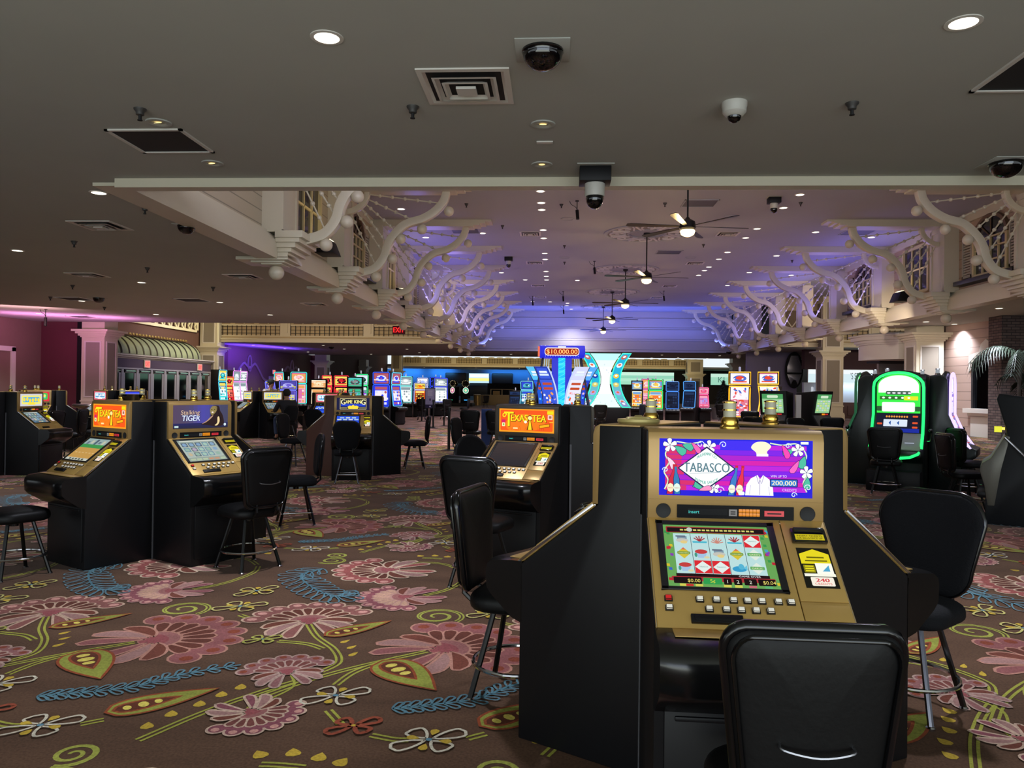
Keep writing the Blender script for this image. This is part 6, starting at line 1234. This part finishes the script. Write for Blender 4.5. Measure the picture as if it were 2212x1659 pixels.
b = MB(M_white); b.box(-.08, .08, -.03, .03, -.012, 0); tag(b.obj('ceiling_plate', loc=(-.12, 7.55, LZ)), 'tiny white plate on the ceiling between two gimbal spotlights', 'plate')
# small pendant track spots hanging from the atrium ceiling
def tracklight(x, y, z, lb, h=.5):
    t = empty('hanging_spotlight', (x, y, z), 0, lb, 'spotlight', 'small black hanging spotlights'); b = MB(M_black); b.lathe([(.05, 0), (.05, -.02)], 12); b.tube([(0, 0, -.02), (0, 0, -h*.5)], .012, 6); b.obj('stem', t); b = MB(M_black); b.tube([(0, 0, -h*.5), (.02, -.04, -h)], .045, 10); b.obj('can', t)
    b = MB(M_black); b.tube(catmull([(-.2, 0, -.01), (-.15, 0, -.1), (-.05, 0, -.16), (0, 0, -h*.45)], 5), .008, 5); b.obj('cable', t)
for x, y, lb in ((.55, 20.3, 'black hanging spotlight with a looped cable left of the pan camera'), (1.5, 29.8, 'black hanging spotlight before the second medallion'), (-1.2, 41.0, 'black hanging spotlight far left of the fans'), (.4, 39, 'black hanging spotlight in line with the third fan'), (5.4, 38.6, 'black hanging spotlight right of the third fan'), (.5, 45.5, 'black hanging spotlight at the far end of the atrium')): tracklight(x, y, UZ, lb)
tracklight(-16.6, 24.2, LZ, 'black wired spotlight under the pink lit left ceiling', .55)
# ceiling fans and plaster medallions
def fan_(x, y, i, a0):
    t = empty('ceiling_fan', (x, y, UZ), 0, 'dark ceiling fan with a glowing bowl lamp, %s from the front' % ORD[i], 'ceiling fan', 'ceiling fans'); dk = mat('fan_bronze', '#16130f', .4, .3); zl = -1.52
    b = MB(dk); b.lathe([(.001, 0), (.11, 0), (.10, -.06), (.03, -.10), (.001, -.10)], 20); b.obj('canopy', t); b = MB(dk); b.tube([(0, 0, -.08), (0, 0, zl+.30)], .02, 8); b.obj('down_rod', t)
    b = MB(dk); b.lathe([(.03, zl+.34), (.06, zl+.30), (.16, zl+.24), (.18, zl+.10), (.12, zl+.06), (.02, zl+.05)], 24); b.obj('motor', t)
    b = MB(glow('#ffe0a0', 3.2)); b.lathe([(.15, zl+.055), (.165, zl+.03), (.14, zl-.04), (.07, zl-.08), (.001, zl-.09)], 20); b.obj('lamp_bowl', t, 0, 2, 60)
    for k in range(6):
        b = MB(dk); b.T = Matrix.Rotation(R(a0+60*k), 4, 'Z') @ Matrix.Translation((0, 0, zl+.13)) @ Matrix.Rotation(R(10), 4, 'X'); b.loft([[(.15, -.03, 0), (.15, .03, 0), (.15, .03, .012), (.15, -.03, .012)], [(.35, -.05, 0), (.35, .05, 0), (.35, .05, .012), (.35, -.05, .012)], [(1.28, -.085, 0), (1.28, .085, 0), (1.28, .085, .012), (1.28, -.085, .012)], [(1.36, -.05, 0), (1.36, .05, 0), (1.36, .05, .012), (1.36, -.05, .012)]]); b.obj('blade', t)
    point('fan_lamp', (x, y, UZ+zl-.16), 95, '#ffd890', .12)
for i, (y, a0) in enumerate(((17.0, 8), (24.5, 10), (31.8, 4), (39.0, 12), (46.0, 3))): fan_(2.88, y, i, a0)
for i, y in enumerate((24.5, 31.8, 39.0, 46.0)):
    t = empty('ceiling_medallion', (2.88, y, UZ), 0, 'round plaster medallion with scrollwork around the %s fan rod' % ORD[i+1], 'ceiling medallion', 'ceiling medallions'); b = MB(M_ceilup); b.lathe([(1.36, 0), (1.36, -.03), (1.30, -.05), (1.24, -.03), (1.24, 0)], 48, caps=False); b.lathe([(.62, 0), (.62, -.03), (.58, -.045), (.54, -.03), (.54, 0)], 40, caps=False); b.obj('rim', t)
    b = MB(mat('medallion_recess', '#8f8a8e', .9)); b.lathe([(.56, -.004), (1.3, -.004)], 48, caps=False); b.obj('recess', t)
    b = MB(mat('plaster_scroll', '#d6d2d6', .8))
    for k in range(8):
        a = k*math.pi/4; f = lambda r, q: (r*math.cos(a+q), r*math.sin(a+q), -.02)
        b.tube(catmull([f(.66, -.25), f(.85, -.30), f(1.12, -.2), f(1.15, .05), f(.98, .12), f(.90, 0), f(.98, -.08)], 4), 0, sq=(.055, .035), up=(0, 0, 1)); b.tube(catmull([f(.68, .05), f(.80, .14), f(1.0, .28), f(1.16, .30)], 4), 0, sq=(.05, .035), up=(0, 0, 1))
        b.tube([f(.66, .39), f(1.2, .39)], 0, sq=(.07, .04), up=(0, 0, 1))
    b.obj('scrollwork', t)
# ------------------------------------------------------------------ right side: portal, siding wall with arched window, brick pillar, palm, steakhouse
def right_side():
    b = MB(M_white); b.prism([(12.2, 30.6), (12.9, 29.6), (16.2, 29.6), (16.2, 31.6), (12.2, 31.6)], lambda x, y, z: (x, y, z), 2.72, LZ-.1); 
    for d, z0, z1 in ((.10, 3.30, 3.36), (.18, 3.36, 3.46), (.32, 3.46, 3.6), (.42, 3.6, 3.66)): b.prism([(12.2-d, 30.6-d*.3), (12.9-d*.4, 29.6-d), (16.2, 29.6-d), (16.2, 31.6), (12.2-d, 31.6)], lambda x, y, z: (x, y, z), z0, z1)
    struct(b.obj('wall_portal'))
    b = MB(mat('alcove_grey', '#8f8a86', .7)); b.box(13.5, 16.6, 32.8, 33, 0, 2.9); b.use(M_dark).box(13.0, 16.2, 31.5, 32.8, 2.66, 2.74); struct(b.obj('wall_alcove'))
    # steakhouse front
    b = MB(mat('plum_soffit', '#4a343a', .8)); b.box(14, 21.5, 43.9, 44.4, 2.75, UZ); struct(b.obj('wall_steakhouse_upper'))
    b = MB(mat('pale_blue_wall', '#c4ccd6', .7)); b.box(14, 21.5, 44.0, 44.3, .9, 2.0); b.use(mat('wainscot', '#4a2c26', .5)).box(14, 21.5, 43.96, 44.3, 0, .9)
    for k in range(7): b.box(14.4+k, 15.1+k, 43.9, 43.96, .18, .72)
    struct(b.obj('wall_steakhouse'))
    t = empty('steakhouse_sign', (17.6, 43.9, 2.36), 0, 'white backlit sign band with dark steakhouse lettering', 'sign'); b = MB(M_white); b.box(-3.4, 2.0, 0, .12, -.38, .38); b.obj('sign_box', t)
    cv = CV(5.4, .72)
    for i in range(9): cv.rect(0, i*.08, 5.4, (i+1)*.08, '#d8eef4' if i < 6 else '#f4fcff')
    cv.lay(); cv.text("’S STEAKHOUSE", 3.12, .2, .36, '#28424e', 1.62); put('lit_face', cv.mesh('steak_face', plane_map((-3.4, -.004, -.36), (1, 0, 0), (0, 0, 1)), m=artmat(1.0)), t)
    area('sign_wash', (17, 43.6, 1.98), (0, .5, -1), 4, .15, 38, '#d0e8ff')
    b = MB(glow('#f0f4ff', 2.0)); b.box(16.3, 17.4, 42.1, 42.25, LZ-.06, LZ); tag(b.obj('tube_light'), 'white fluorescent tube under the ceiling beside the panelled column', 'ceiling light')
    # siding wall
    p0, p1 = Vector((13.95, 28.4)), Vector((14.35, 24.6)); d = (p1-p0).normalized(); n = Vector((d.y, -d.x)); n = -n if n.x > 0 else n; L = (p1-p0).length
    Mx = Matrix(((d.x, n.x, 0, p0.x), (d.y, n.y, 0, p0.y), (0, 0, 1, 0), (0, 0, 0, 1)))
    def B(m): b = MB(m); b.T = Mx; return b
    b = B(sidingmat('siding_blush', '#b49c90', .30)); b.box(0, L, -.2, 0, 0, LZ+.1); struct(b.obj('wall_siding'))
    t = struct(empty('window_20', (p0.x, p0.y, 0))); Ti = Matrix.Translation((-p0.x, -p0.y, 0)) @ Mx
    def C_(m): b = MB(m); b.T = Ti; return b
    u, w = 2.35, .62
    b = C_(mat('mirror_glass', '#8890a0', .03, 1.)); b.prism([(u-w, .95), (u+w, .95), (u+w, 2.3)]+[(u+w*math.cos(R(a)), 2.3+.4*math.sin(R(a))) for a in range(15, 170, 15)]+[(u-w, 2.3)], lambda a, z, q: (a, q, z), .0, .02); b.obj('pane', t)
    b = C_(mat('window_black', '#17171c', .35)); b.tube([(u-w, .03, .95), (u-w, .03, 2.3)]+[(u+w*math.cos(R(a)), .03, 2.3+.4*math.sin(R(a))) for a in range(165, 10, -15)]+[(u+w, .03, 2.3), (u+w, .03, .95)], 0, sq=(.1, .12), up=(0, 1, 0)); b.obj('window_frame', t)
    b = C_(M_white); b.box(u-w-.3, u+w+.3, 0, .22, .80, .95); b.box(u-w-.2, u+w+.2, 0, .12, .70, .80); b.prism([(u-w-.15, .0), (u+w+.15, .0), (u+w+.15, .68), (u-w-.15, .68)], lambda a, z, q: (a, q, z), 0, .04); b.obj('sill', t)
    b = C_(M_white); b.prism([(u-w-.25, 2.15), (u-w-.25, 2.75), (u-.35, 2.85), (u-.25, 3.1), (u, 3.25), (u+.25, 3.1), (u+.35, 2.85), (u+w+.25, 2.75), (u+w+.25, 2.15), (u+w+.08, 2.3), (u+w*.7, 2.66), (u, 2.8), (u-w*.7, 2.66), (u-w-.08, 2.3)], lambda a, z, q: (a, q, z), 0, .05); b.obj('hood', t)
    b = MB(brickmat()); b.prism([(13.6, 24.2), (14.7, 24.2), (14.7, 24.9), (13.6, 24.9)], lambda x, y, z: (x, y, z), 0, LZ+.1); b.box(14.7, 17.5, 24.6, 24.9, 0, LZ+.1); struct(b.obj('wall_brick'))
    # fretwork over the portal
    f = MB(mat('fret_white', '#d8d0c0', .6))
    for k in range(7): f.tube(catmull([(12.75+k*.28, 30.9, 3.95), (12.85+k*.28, 30.9, 4.25), (12.98+k*.28, 30.9, 4.2), (12.9+k*.28, 30.9, 4.0)], 4), 0, sq=(.05, .05), up=(0, 1, 0))
    # palm
    t = empty('palm_tree', (13.1, 22.5, 0), 0, 'dark drooping palm in front of the brick pillar', 'palm'); b = MB(M_black); b.lathe([(.22, 0), (.3, .45), (.32, .5), (.26, .5), (.25, .42)], 16); b.obj('pot', t)
    b = MB(mat('palm_bark', '#2a2018', .9)); b.tube([(0, 0, .4), (.05, 0, 1.4), (.1, .05, 2.6)], [.07, .06, .05], 8); b.obj('trunk', t)
    rnd = random.Random(11); lf = mat('palm_leaf', '#1c2a1c', .6)
    for i in range(22):
        z0 = 2.6 if i < 13 else 1.5+rnd.random()*.6; a = rnd.uniform(0, 6.28); l = rnd.uniform(1.0, 1.6)*(1 if i < 13 else .75); up = rnd.uniform(.25, .7); b = MB(lf); ax = Vector((math.cos(a), math.sin(a)*.8, 0)); P = [Vector((.08, .03, z0))+ax*l*s+Vector((0, 0, up*math.sin(s*1.5)-1.2*s*s*l*.62)) for s in [q/8 for q in range(9)]]; b.tube(P, .008, 4)
        for k in range(1, 8):
            for q in range(2):
                p = P[k].lerp(P[k+1], q/2); t_ = (P[k+1]-P[k]).normalized(); sd = t_.cross(Vector((0, 0, 1))).normalized()
                for sg in (1, -1):
                    e = p+sd*sg*.22+t_*.15+Vector((0, 0, -.20*l)); m = p.lerp(e, .5)+Vector((0, 0, .04)); h = t_*.014; b.add([p-h, p+h, m+h*1.2, e, m-h*1.2], [(0, 1, 2, 3, 4)])
        b.obj('frond', t)
right_side()
def back_area():
    # lit green sign band over the far shops
    t = empty('shop_sign_band', (4.8, 89.66, 2.85), 0, 'long pale green backlit sign band over the far dark shopfront', 'sign'); b = MB(M_dark); b.box(-7.0, 9.2, 0, .3, -.75, .75); b.obj('sign_box', t); cv = CV(15.8, 1.4)
    for i in range(12): cv.rect(0, i*.117, 15.8, (i+1)*.117+.01, ('#a8e8c8', '#b8f0d4', '#98dcc0', '#d0f8e4')[(i//3) % 4])
    cv.lay(); rnd = random.Random(2)
    for i in range(14): cv.ell(2.6+i*.45, .75+rnd.uniform(-.1, .1), .2, .22, '#c8f4e0', 0, 8)
    put('lit_face', cv.mesh('band_face', plane_map((-6.8, -.004, -.7), (1, 0, 0), (0, 0, 1)), m=artmat(.95)), t)
    for x, w, tx in ((15.9, 1.5, 'O'), (19.2, 2.4, 'KI'), (22.6, 3.0, 'IKI')):
        t = empty('shop_sign', (x, 89.66, 2.85), 0, 'pale green backlit shop sign lettered %s between far columns' % tx, 'sign'); b = MB(M_dark); b.box(-w/2-.1, w/2+.1, 0, .3, -.75, .75); b.obj('sign_box', t); cv = CV(w, 1.3); cv.rect(0, 0, w, 1.3, '#a8e4c8'); cv.lay(); cv.rect(0, .9, w, 1.3, '#d0f8e4'); cv.lay(); cv.text(tx, w/2, .3, .65, '#58887a'); put('lit_face', cv.mesh('shop_face', plane_map((-w/2, -.004, -.65), (1, 0, 0), (0, 0, 1)), m=artmat(.9)), t)
    b = MB(mat('shopfront_dark', '#15161a', .6)); b.box(-2.4, 26, 90, 90.2, 0, LZ); b.use(mat('shop_tan', '#4a4038', .7)).box(17.5, 26, 89.9, 90, 0, 2.1); struct(b.obj('wall_shopfront'))
    # TV wall of the bar
    for x, z, lit in ((-12.2, 2.75, 0), (-9.3, 2.75, 1), (-6.4, 2.75, 0), (-12.2, 1.2, 0), (-9.3, 1.2, 0), (-6.4, 1.2, 0)):
        t = empty('bar_television', (x, 94.86, z), 0, 'wide lit television above the bar showing pale yellow bands' if lit else 'dark %s television board on the blue bar wall, %s' % ('upper' if z > 2 else 'lower', ('left one', 'middle one', 'right one')[(-12.2, -9.3, -6.4).index(x)]), 'television'); b = MB(M_black); b.box(-1.3, 1.3, -.1, .1, -.65, .65); b.obj('housing', t, .1)
        if lit:
            cv = CV(2.5, 1.2); cv.rect(0, 0, 2.5, 1.2, '#b8dcf0'); cv.lay(); cv.rect(0, .25, 2.5, .6, '#f0e888'); cv.rect(.1, .7, 2.4, 1.1, '#e8f4f8'); put('screen', cv.mesh('tv', plane_map((-1.25, -.105, -.6), (1, 0, 0), (0, 0, 1)), m=artmat(1.2)), t)
    b = MB(mat('bar_curtain', '#0d1016', .8)); b.box(-6.6, 1.0, 76, 76.15, 0, 1.98); struct(b.obj('wall_partition'))
    for k, (x, w) in enumerate(((-18.5, 4), (-5, 6.5))): area('bar_wash', (x, 94.0, LZ-.1), (0, .6, -1), w, .3, 170, '#58b0ff')
    area('bar_wash', (-14, 94, LZ-.1), (0, .6, -1), 3, .3, 120, '#58b0ff')
    b = MB(mat('gold_desk', '#9a8458', .4, .3)); b.box(-1.5, 1.5, -.5, .5, 0, .9); o = b.obj('reception_desk', loc=(-4.9, 68, 0)); tag(o, 'low gold fronted desk before the black partition', 'desk')
    t = empty('display_case', (-4.6, 68, .9), 0, 'glass display case standing on the gold desk', 'display case'); b = MB(mat('case_gold', '#c8ae78', .4)); 
    for x in (-1.0, 0, 1.0): b.box(x-.03, x+.03, -.3, .3, 0, .5)
    b.box(-1.03, 1.03, -.3, .3, .48, .52); b.obj('frame', t); b = MB(mat('case_stock', '#c8a868', .6)); b.box(-.8, -.2, -.1, .1, 0, .35); b.obj('shelf_stock', t)
    b = MB(mat('bin_gold', '#b89a58', .3, .6)); b.lathe([(.32, 0), (.32, .82), (.34, .84), (.34, .92), (.2, .94)], 20); tag(b.obj('litter_bin', loc=(-6.6, 66, 0)), 'round gold bin left of the gold desk', 'bin')
    # planters and cone tree
    for x, y, k in ((8.3, 39.5, 0), (9.4, 39.2, 1)):
        b = MB(mat('planter_grey', '#5a5658', .6)); b.lathe([(.001, 0), (.26, 0), (.36, .55), (.38, .6), (.33, .6), (.32, .5), (.001, .5)], 18); tag(b.obj('planter', loc=(x, y, 0)), 'tapered grey planter under the cone tree' if not k else 'second grey planter right of the cone tree pot', 'planter')
    t = empty('cone_tree', (8.9, 41, 0), 0, 'dark green cone shaped tree in front of the tan column', 'tree'); rnd = random.Random(5); b = MB(mat('fir_green', '#122018', .8))
    for i in range(520):
        u = rnd.random()**.7; a = rnd.uniform(0, 6.28); r = .62*(1-u)*rnd.uniform(.75, 1.05)+.02; z = .5+1.5*u; p = Vector((r*math.cos(a), r*math.sin(a), z)); q = Vector((math.cos(a), math.sin(a), -.3))*.14; s = Vector((-math.sin(a), math.cos(a), 0))*.05; b.add([p-q*.5-s, p-q*.5+s, p+q], [(0, 1, 2)])
    b.obj('foliage', t); b = MB(mat('fir_core', '#0a120d', .9)); b.lathe([(.5, .5), (.02, 2.0)], 12); b.lathe([(.2, 0), (.28, .4), (.28, .5)], 12); b.obj('trunk', t)
    # oval metal emblem sign
    t = empty('emblem_sign', (14.2, 46.5, 2.75), 0, 'tall oval black and silver emblem hanging beside the panelled column', 'sign'); b = MB(M_black); b.T = Matrix.Rotation(R(90), 4, 'X'); b.lathe([(.001, 0)]+[(.72*s, z) for s, z in ((1, 0), (1, .12))]+[(.001, .12)], 28); o = b.obj('oval_board', t); o.scale = (.72, 1, 1.5)
    b = MB(mat('emblem_silver', '#9a9aa2', .35, .7))
    b.prism([(-.42, .2), (-.2, .85), (.2, .85), (.42, .2), (.42, -.15), (-.42, -.15)], lambda a, z, q: (a, q, z), -.17, -.12); b.prism([(-.42, -.25), (.42, -.25), (.2, -.85), (.08, -.6), (-.08, -.6), (-.2, -.85)], lambda a, z, q: (a, q, z), -.17, -.12); b.obj('emblem', t, .01)
    b = MB(mat('lilac_wall', '#8c86a0', .8)); b.box(11.6, 14.6, 47.2, 47.4, 0, LZ); struct(b.obj('wall_lilac'))
back_area()
# ------------------------------------------------------------------ loose things
def stanchion(x, y, lb, h=1.0):
    t = empty('stanchion', (x, y, 0), 0, lb, 'stanchion', 'black rope posts'); b = MB(M_darkleg); b.lathe([(.18, 0), (.18, .012), (.05, .03)], 24); b.obj('base', t); b = MB(M_darkleg); b.lathe([(.032, .02), (.032, h-.06)], 14); b.obj('post', t); b = MB(M_darkleg); b.lathe([(.04, h-.08), (.04, h), (.02, h+.01)], 14); b.obj('belt_head', t)
stanchion(-2.365, 17.3, 'black belt barrier post with a round base beside two stools, nearest of the four', .98); stanchion(-4.24, 26.9, 'second black barrier post, below the placard'); stanchion(-4.1, 28.6, 'black barrier post just behind the placard post'); stanchion(-5.58, 32.3, 'farthest black barrier post, in front of the orange screened slot')
b = MB(M_black); b.tube([(-2.34, 17.3, .93), (-2.1, 17.25, .90), (-1.86, 17.1, .88)], 0, sq=(.006, .05), up=(0, 1, 0)); tag(b.obj('belt'), 'black retractable belt running from the barrier post to the stools', 'belt')
t = empty('placard_stand', (-4.47, 27.6, 0), 0, 'tall lilac printed placard on a black stand', 'sign'); b = MB(M_darkleg); b.lathe([(.2, 0), (.2, .015), (.04, .03)], 20); b.lathe([(.02, .02), (.02, .95)], 10); b.obj('stand', t); b = MB(M_black); b.box(-.19, .19, -.03, .0, .68, 1.42); fr = b.obj('frame', t)
cv = CV(.34, .70); cv.rect(0, 0, .34, .70, '#8a86a8'); cv.rect(0, 0, .34, .12, '#2a2444'); cv.lay(); cv.poly([(.13, .03), (.17, .09), (.21, .03)], '#b8b0d8')
for k in range(6): cv.rect(.08, .62-k*.035, .26, .632-k*.035, '#c0bcd0')
cv.ell(.17, .30, .035, .05, '#4a4468', 0, 8); put('print', cv.mesh('print', plane_map((-.17, -.032, .70), (1, 0, 0), (0, 0, 1)), m=artmat(lit=False, rough=.6, name='printed_card')), fr)
def ashtray(x, y, z, lb, r=.055, m=M_blackgloss):
    b = MB(m); b.lathe([(.001, 0), (r*.85, 0), (r, .03), (r*.86, .032), (r*.74, .008), (.001, .008)], 20)
    for k in range(3): a = k*2.09; b.box(r*.82*math.cos(a)-.012, r*.82*math.cos(a)+.012, r*.82*math.sin(a)-.012, r*.82*math.sin(a)+.012, .028, .040)
    tag(b.obj('ashtray', loc=(x, y, z)), lb, 'ashtray')
a = R(147.97); d = Vector((math.cos(a), math.sin(a))); n = Vector((-d.y, d.x))
p = Vector((.619, 2.974))+d*.76-n*.17
ashtray(p.x, p.y, .700, 'small black ashtray on the bumper of the amber lit machine')
b = MB(mat('straw_gold', '#b8a868', .35, .3)); b.lathe([(.001, 0), (.075, 0), (.082, .008), (.080, .018), (.05, .020), (.045, .026), (.02, .026), (.012, .032), (.001, .032)], 28)
a = R(147.97); d = Vector((math.cos(a), math.sin(a))); n = Vector((-d.y, d.x)); p = Vector((.619, 2.974))+d*.262+n*.13
tag(b.obj('candle_lid', loc=(p.x, p.y, 1.274)), 'round pale gold lid lying on top of the nearest machine ring', 'lid')
b = MB(M_blackgloss); b.lathe([(.001, 0), (.06, 0), (.085, .05), (.07, .05), (.05, .012), (.001, .012)], 20); a = R(238.6); d = Vector((math.cos(a), math.sin(a))); n = Vector((-d.y, d.x)); p = Vector((-3.322, 6.439))+d*.37+n*.10
tag(b.obj('ash_bowl', loc=(p.x, p.y, 1.274)), 'black bowl on top of the orange derrick machine by the tiger ring', 'bowl')
b = MB(mat('pedestal_chrome', '#a09088', .25, .9)); b.lathe([(.001, 0), (.30, 0), (.30, .03), (.20, .05), (.17, .3), (.17, .70), (.24, .80), (.36, .82), (.38, .86), (.36, .90), (.001, .90)], 28)
tag(b.obj('pedestal_table', loc=(-11.8, 18.9, 0)), 'round chrome pedestal table in front of the pink column', 'table')
b = MB(mat('blue_chair', '#1c3a78', .6)); b.box(-.12, .12, -.03, .03, 0, .95); tag(b.obj('blue_panel', loc=(-1.52, 17.4, -.0)), 'narrow blue panel between the two stools behind the derrick machine', 'panel')
b = MB(mat('fire_door', '#a8a2b4', .5)); b.box(-.05, .05, -.55, .55, 0, 2.1); b.use(M_dark).box(.05, .06, -.25, .05, 1.75, 1.9); struct(b.obj('door_1', loc=(-19.22, 51.5, 0)))
t = empty('exit_sign', (-19.15, 51.5, 2.4), 0, 'small red lit EXIT sign over the white door in the violet lit wall', 'exit sign'); b = MB(M_white); b.box(0, .05, -.25, .25, -.15, .15); b.obj('housing', t); cv = CV(.44, .26); cv.rect(0, 0, .44, .26, '#ff8078'); cv.lay(); cv.text('EXIT', .22, .06, .14, '#ff2020', .34); put('lit_face', cv.mesh('exit2', plane_map((.054, -.22, -.13), (0, 1, 0), (0, 0, 1)), m=artmat(1.3)), t)
t = empty('exit_sign', (-5.9, 28.8, 3.60), 0, 'bright red EXIT sign hanging under the gallery near the left brackets', 'exit sign'); b = MB(M_white); b.box(-.02, .02, 0, .02, .15, .26); b.obj('hanger', t); b = MB(M_dark); b.box(-.24, .24, 0, .05, -.15, .16); b.obj('housing', t); cv = CV(.46, .29); cv.rect(0, 0, .46, .29, '#30060a'); cv.lay(); cv.text('EXIT', .23, .05, .19, '#ff2828', .40, bold=.008); put('lit_face', cv.mesh('exit3', plane_map((-.23, -.004, -.14), (1, 0, 0), (0, 0, 1)), m=artmat(1.6)), t)
# ------------------------------------------------------------------ people
def skinbody(name, joints, edges, m, parent=None, sub=2):
    me = bpy.data.meshes.new(name); me.from_pydata([j[:3] for j in joints], edges, []); me.materials.append(m); o = put(name, me, parent)
    o.modifiers.new('skin', 'SKIN'); me.skin_vertices.new() if not me.skin_vertices else None
    for i, j in enumerate(joints): me.skin_vertices[0].data[i].radius = (j[3], j[4] if len(j) > 4 else j[3]); me.skin_vertices[0].data[i].use_root = (i == 0)
    s = o.modifiers.new('sub', 'SUBSURF'); s.levels = sub; s.render_levels = sub; return o
SKIN = mat('skin', '#a87a62', .6); 
def person(x, y, face, label, top, legs, cap, z0=0., seat=.50):
    t = empty('person', (x, y, 0), R(face+90), label, 'person'); c = mat('cloth_'+top[1:], top, .85); j = mat('denim_'+legs[1:], legs, .85)
    s = seat   # local -Y = facing direction
    J = [(0, .02, s+.09, .15, .12), (0, .0, s+.25, .14, .11), (0, -.03, s+.42, .16, .11), (0, -.05, s+.53, .08, .07), (0, -.07, s+.60, .05), (0, -.09, s+.70, .085, .095), (0, -.09, s+.78, .07, .08),
         (-.20, -.05, s+.50, .06), (-.26, -.14, s+.30, .048), (-.20, -.36, s+.26, .038), (-.18, -.44, s+.25, .035), (.20, -.05, s+.50, .06), (.26, -.14, s+.30, .048), (.20, -.36, s+.26, .038), (.18, -.44, s+.25, .035),
         (-.10, -.05, s+.08, .09), (-.12, -.42, s+.06, .07), (-.13, -.40, .30, .052), (-.13, -.36, .09, .04), (-.13, -.46, .04, .035), (.10, -.05, s+.08, .09), (.12, -.42, s+.06, .07), (.13, -.40, .30, .052), (.13, -.36, .09, .04), (.13, -.46, .04, .035)]
    E = [(0, 1), (1, 2), (2, 3), (3, 4), (4, 5), (5, 6), (2, 7), (7, 8), (8, 9), (9, 10), (2, 11), (11, 12), (12, 13), (13, 14), (0, 15), (15, 16), (16, 17), (17, 18), (18, 19), (0, 20), (20, 21), (21, 22), (22, 23), (23, 24)]
    skinbody('body', J, E, SKIN, t)
    T = [(0, .02, s+.10, .175, .145), (0, .0, s+.25, .16, .13), (0, -.03, s+.42, .185, .13), (0, -.05, s+.52, .10, .09), (-.21, -.05, s+.50, .075), (-.265, -.14, s+.30, .062), (-.21, -.34, s+.26, .05), (.21, -.05, s+.50, .075), (.265, -.14, s+.30, .062), (.21, -.34, s+.26, .05)]
    skinbody('shirt', T, [(0, 1), (1, 2), (2, 3), (2, 4), (4, 5), (5, 6), (2, 7), (7, 8), (8, 9)], c, t)
    for q in (-1, 1): skinbody('trouser_leg', [(q*.10, -.02, s+.09, .105), (q*.12, -.42, s+.065, .085), (q*.13, -.40, .30, .068), (q*.13, -.37, .12, .062)], [(0, 1), (1, 2), (2, 3)], j, t); b = MB(M_black); b.ball((q*.13, -.43, .05), .055, 10, 6); b.obj('shoe', t)
    b = MB(mat('hair_dark', '#1c1512', .8)); b.ball((0, -.065, s+.745), .105, 14, 10, 1.0); b.obj('hair', t)
    b = MB(SKIN); b.ball((0, -.19, s+.70), .016, 8, 6); b.ball((-.10, -.08, s+.71), .02, 8, 6); b.ball((.10, -.08, s+.71), .02, 8, 6); b.obj('nose_and_ears', t)
    b = MB(M_black); b.ball((-.035, -.182, s+.735), .010, 8, 5); b.ball((.035, -.182, s+.735), .010, 8, 5); b.obj('eyes', t)
    if cap:
        b = MB(mat('cap_'+cap[1:], cap, .8)); b.ball((0, -.075, s+.785), .112, 16, 10, .8); b.prism([(-.09, -.15), (.09, -.15), (.075, -.27), (-.075, -.27)], lambda a, q, z: (a, q, z), s+.770, s+.782); b.obj('cap', t)
person(-6.95, 19.75, 135, 'person in a dark top and blue jeans sitting at the aqua lit machine', '#14161c', '#26324c', None, seat=.50)
person(-8.9, 23.6, 330, 'person in a pale shirt and dark cap behind the seated player ring', '#b8b0a8', '#20242c', '#2c302c', seat=.77)
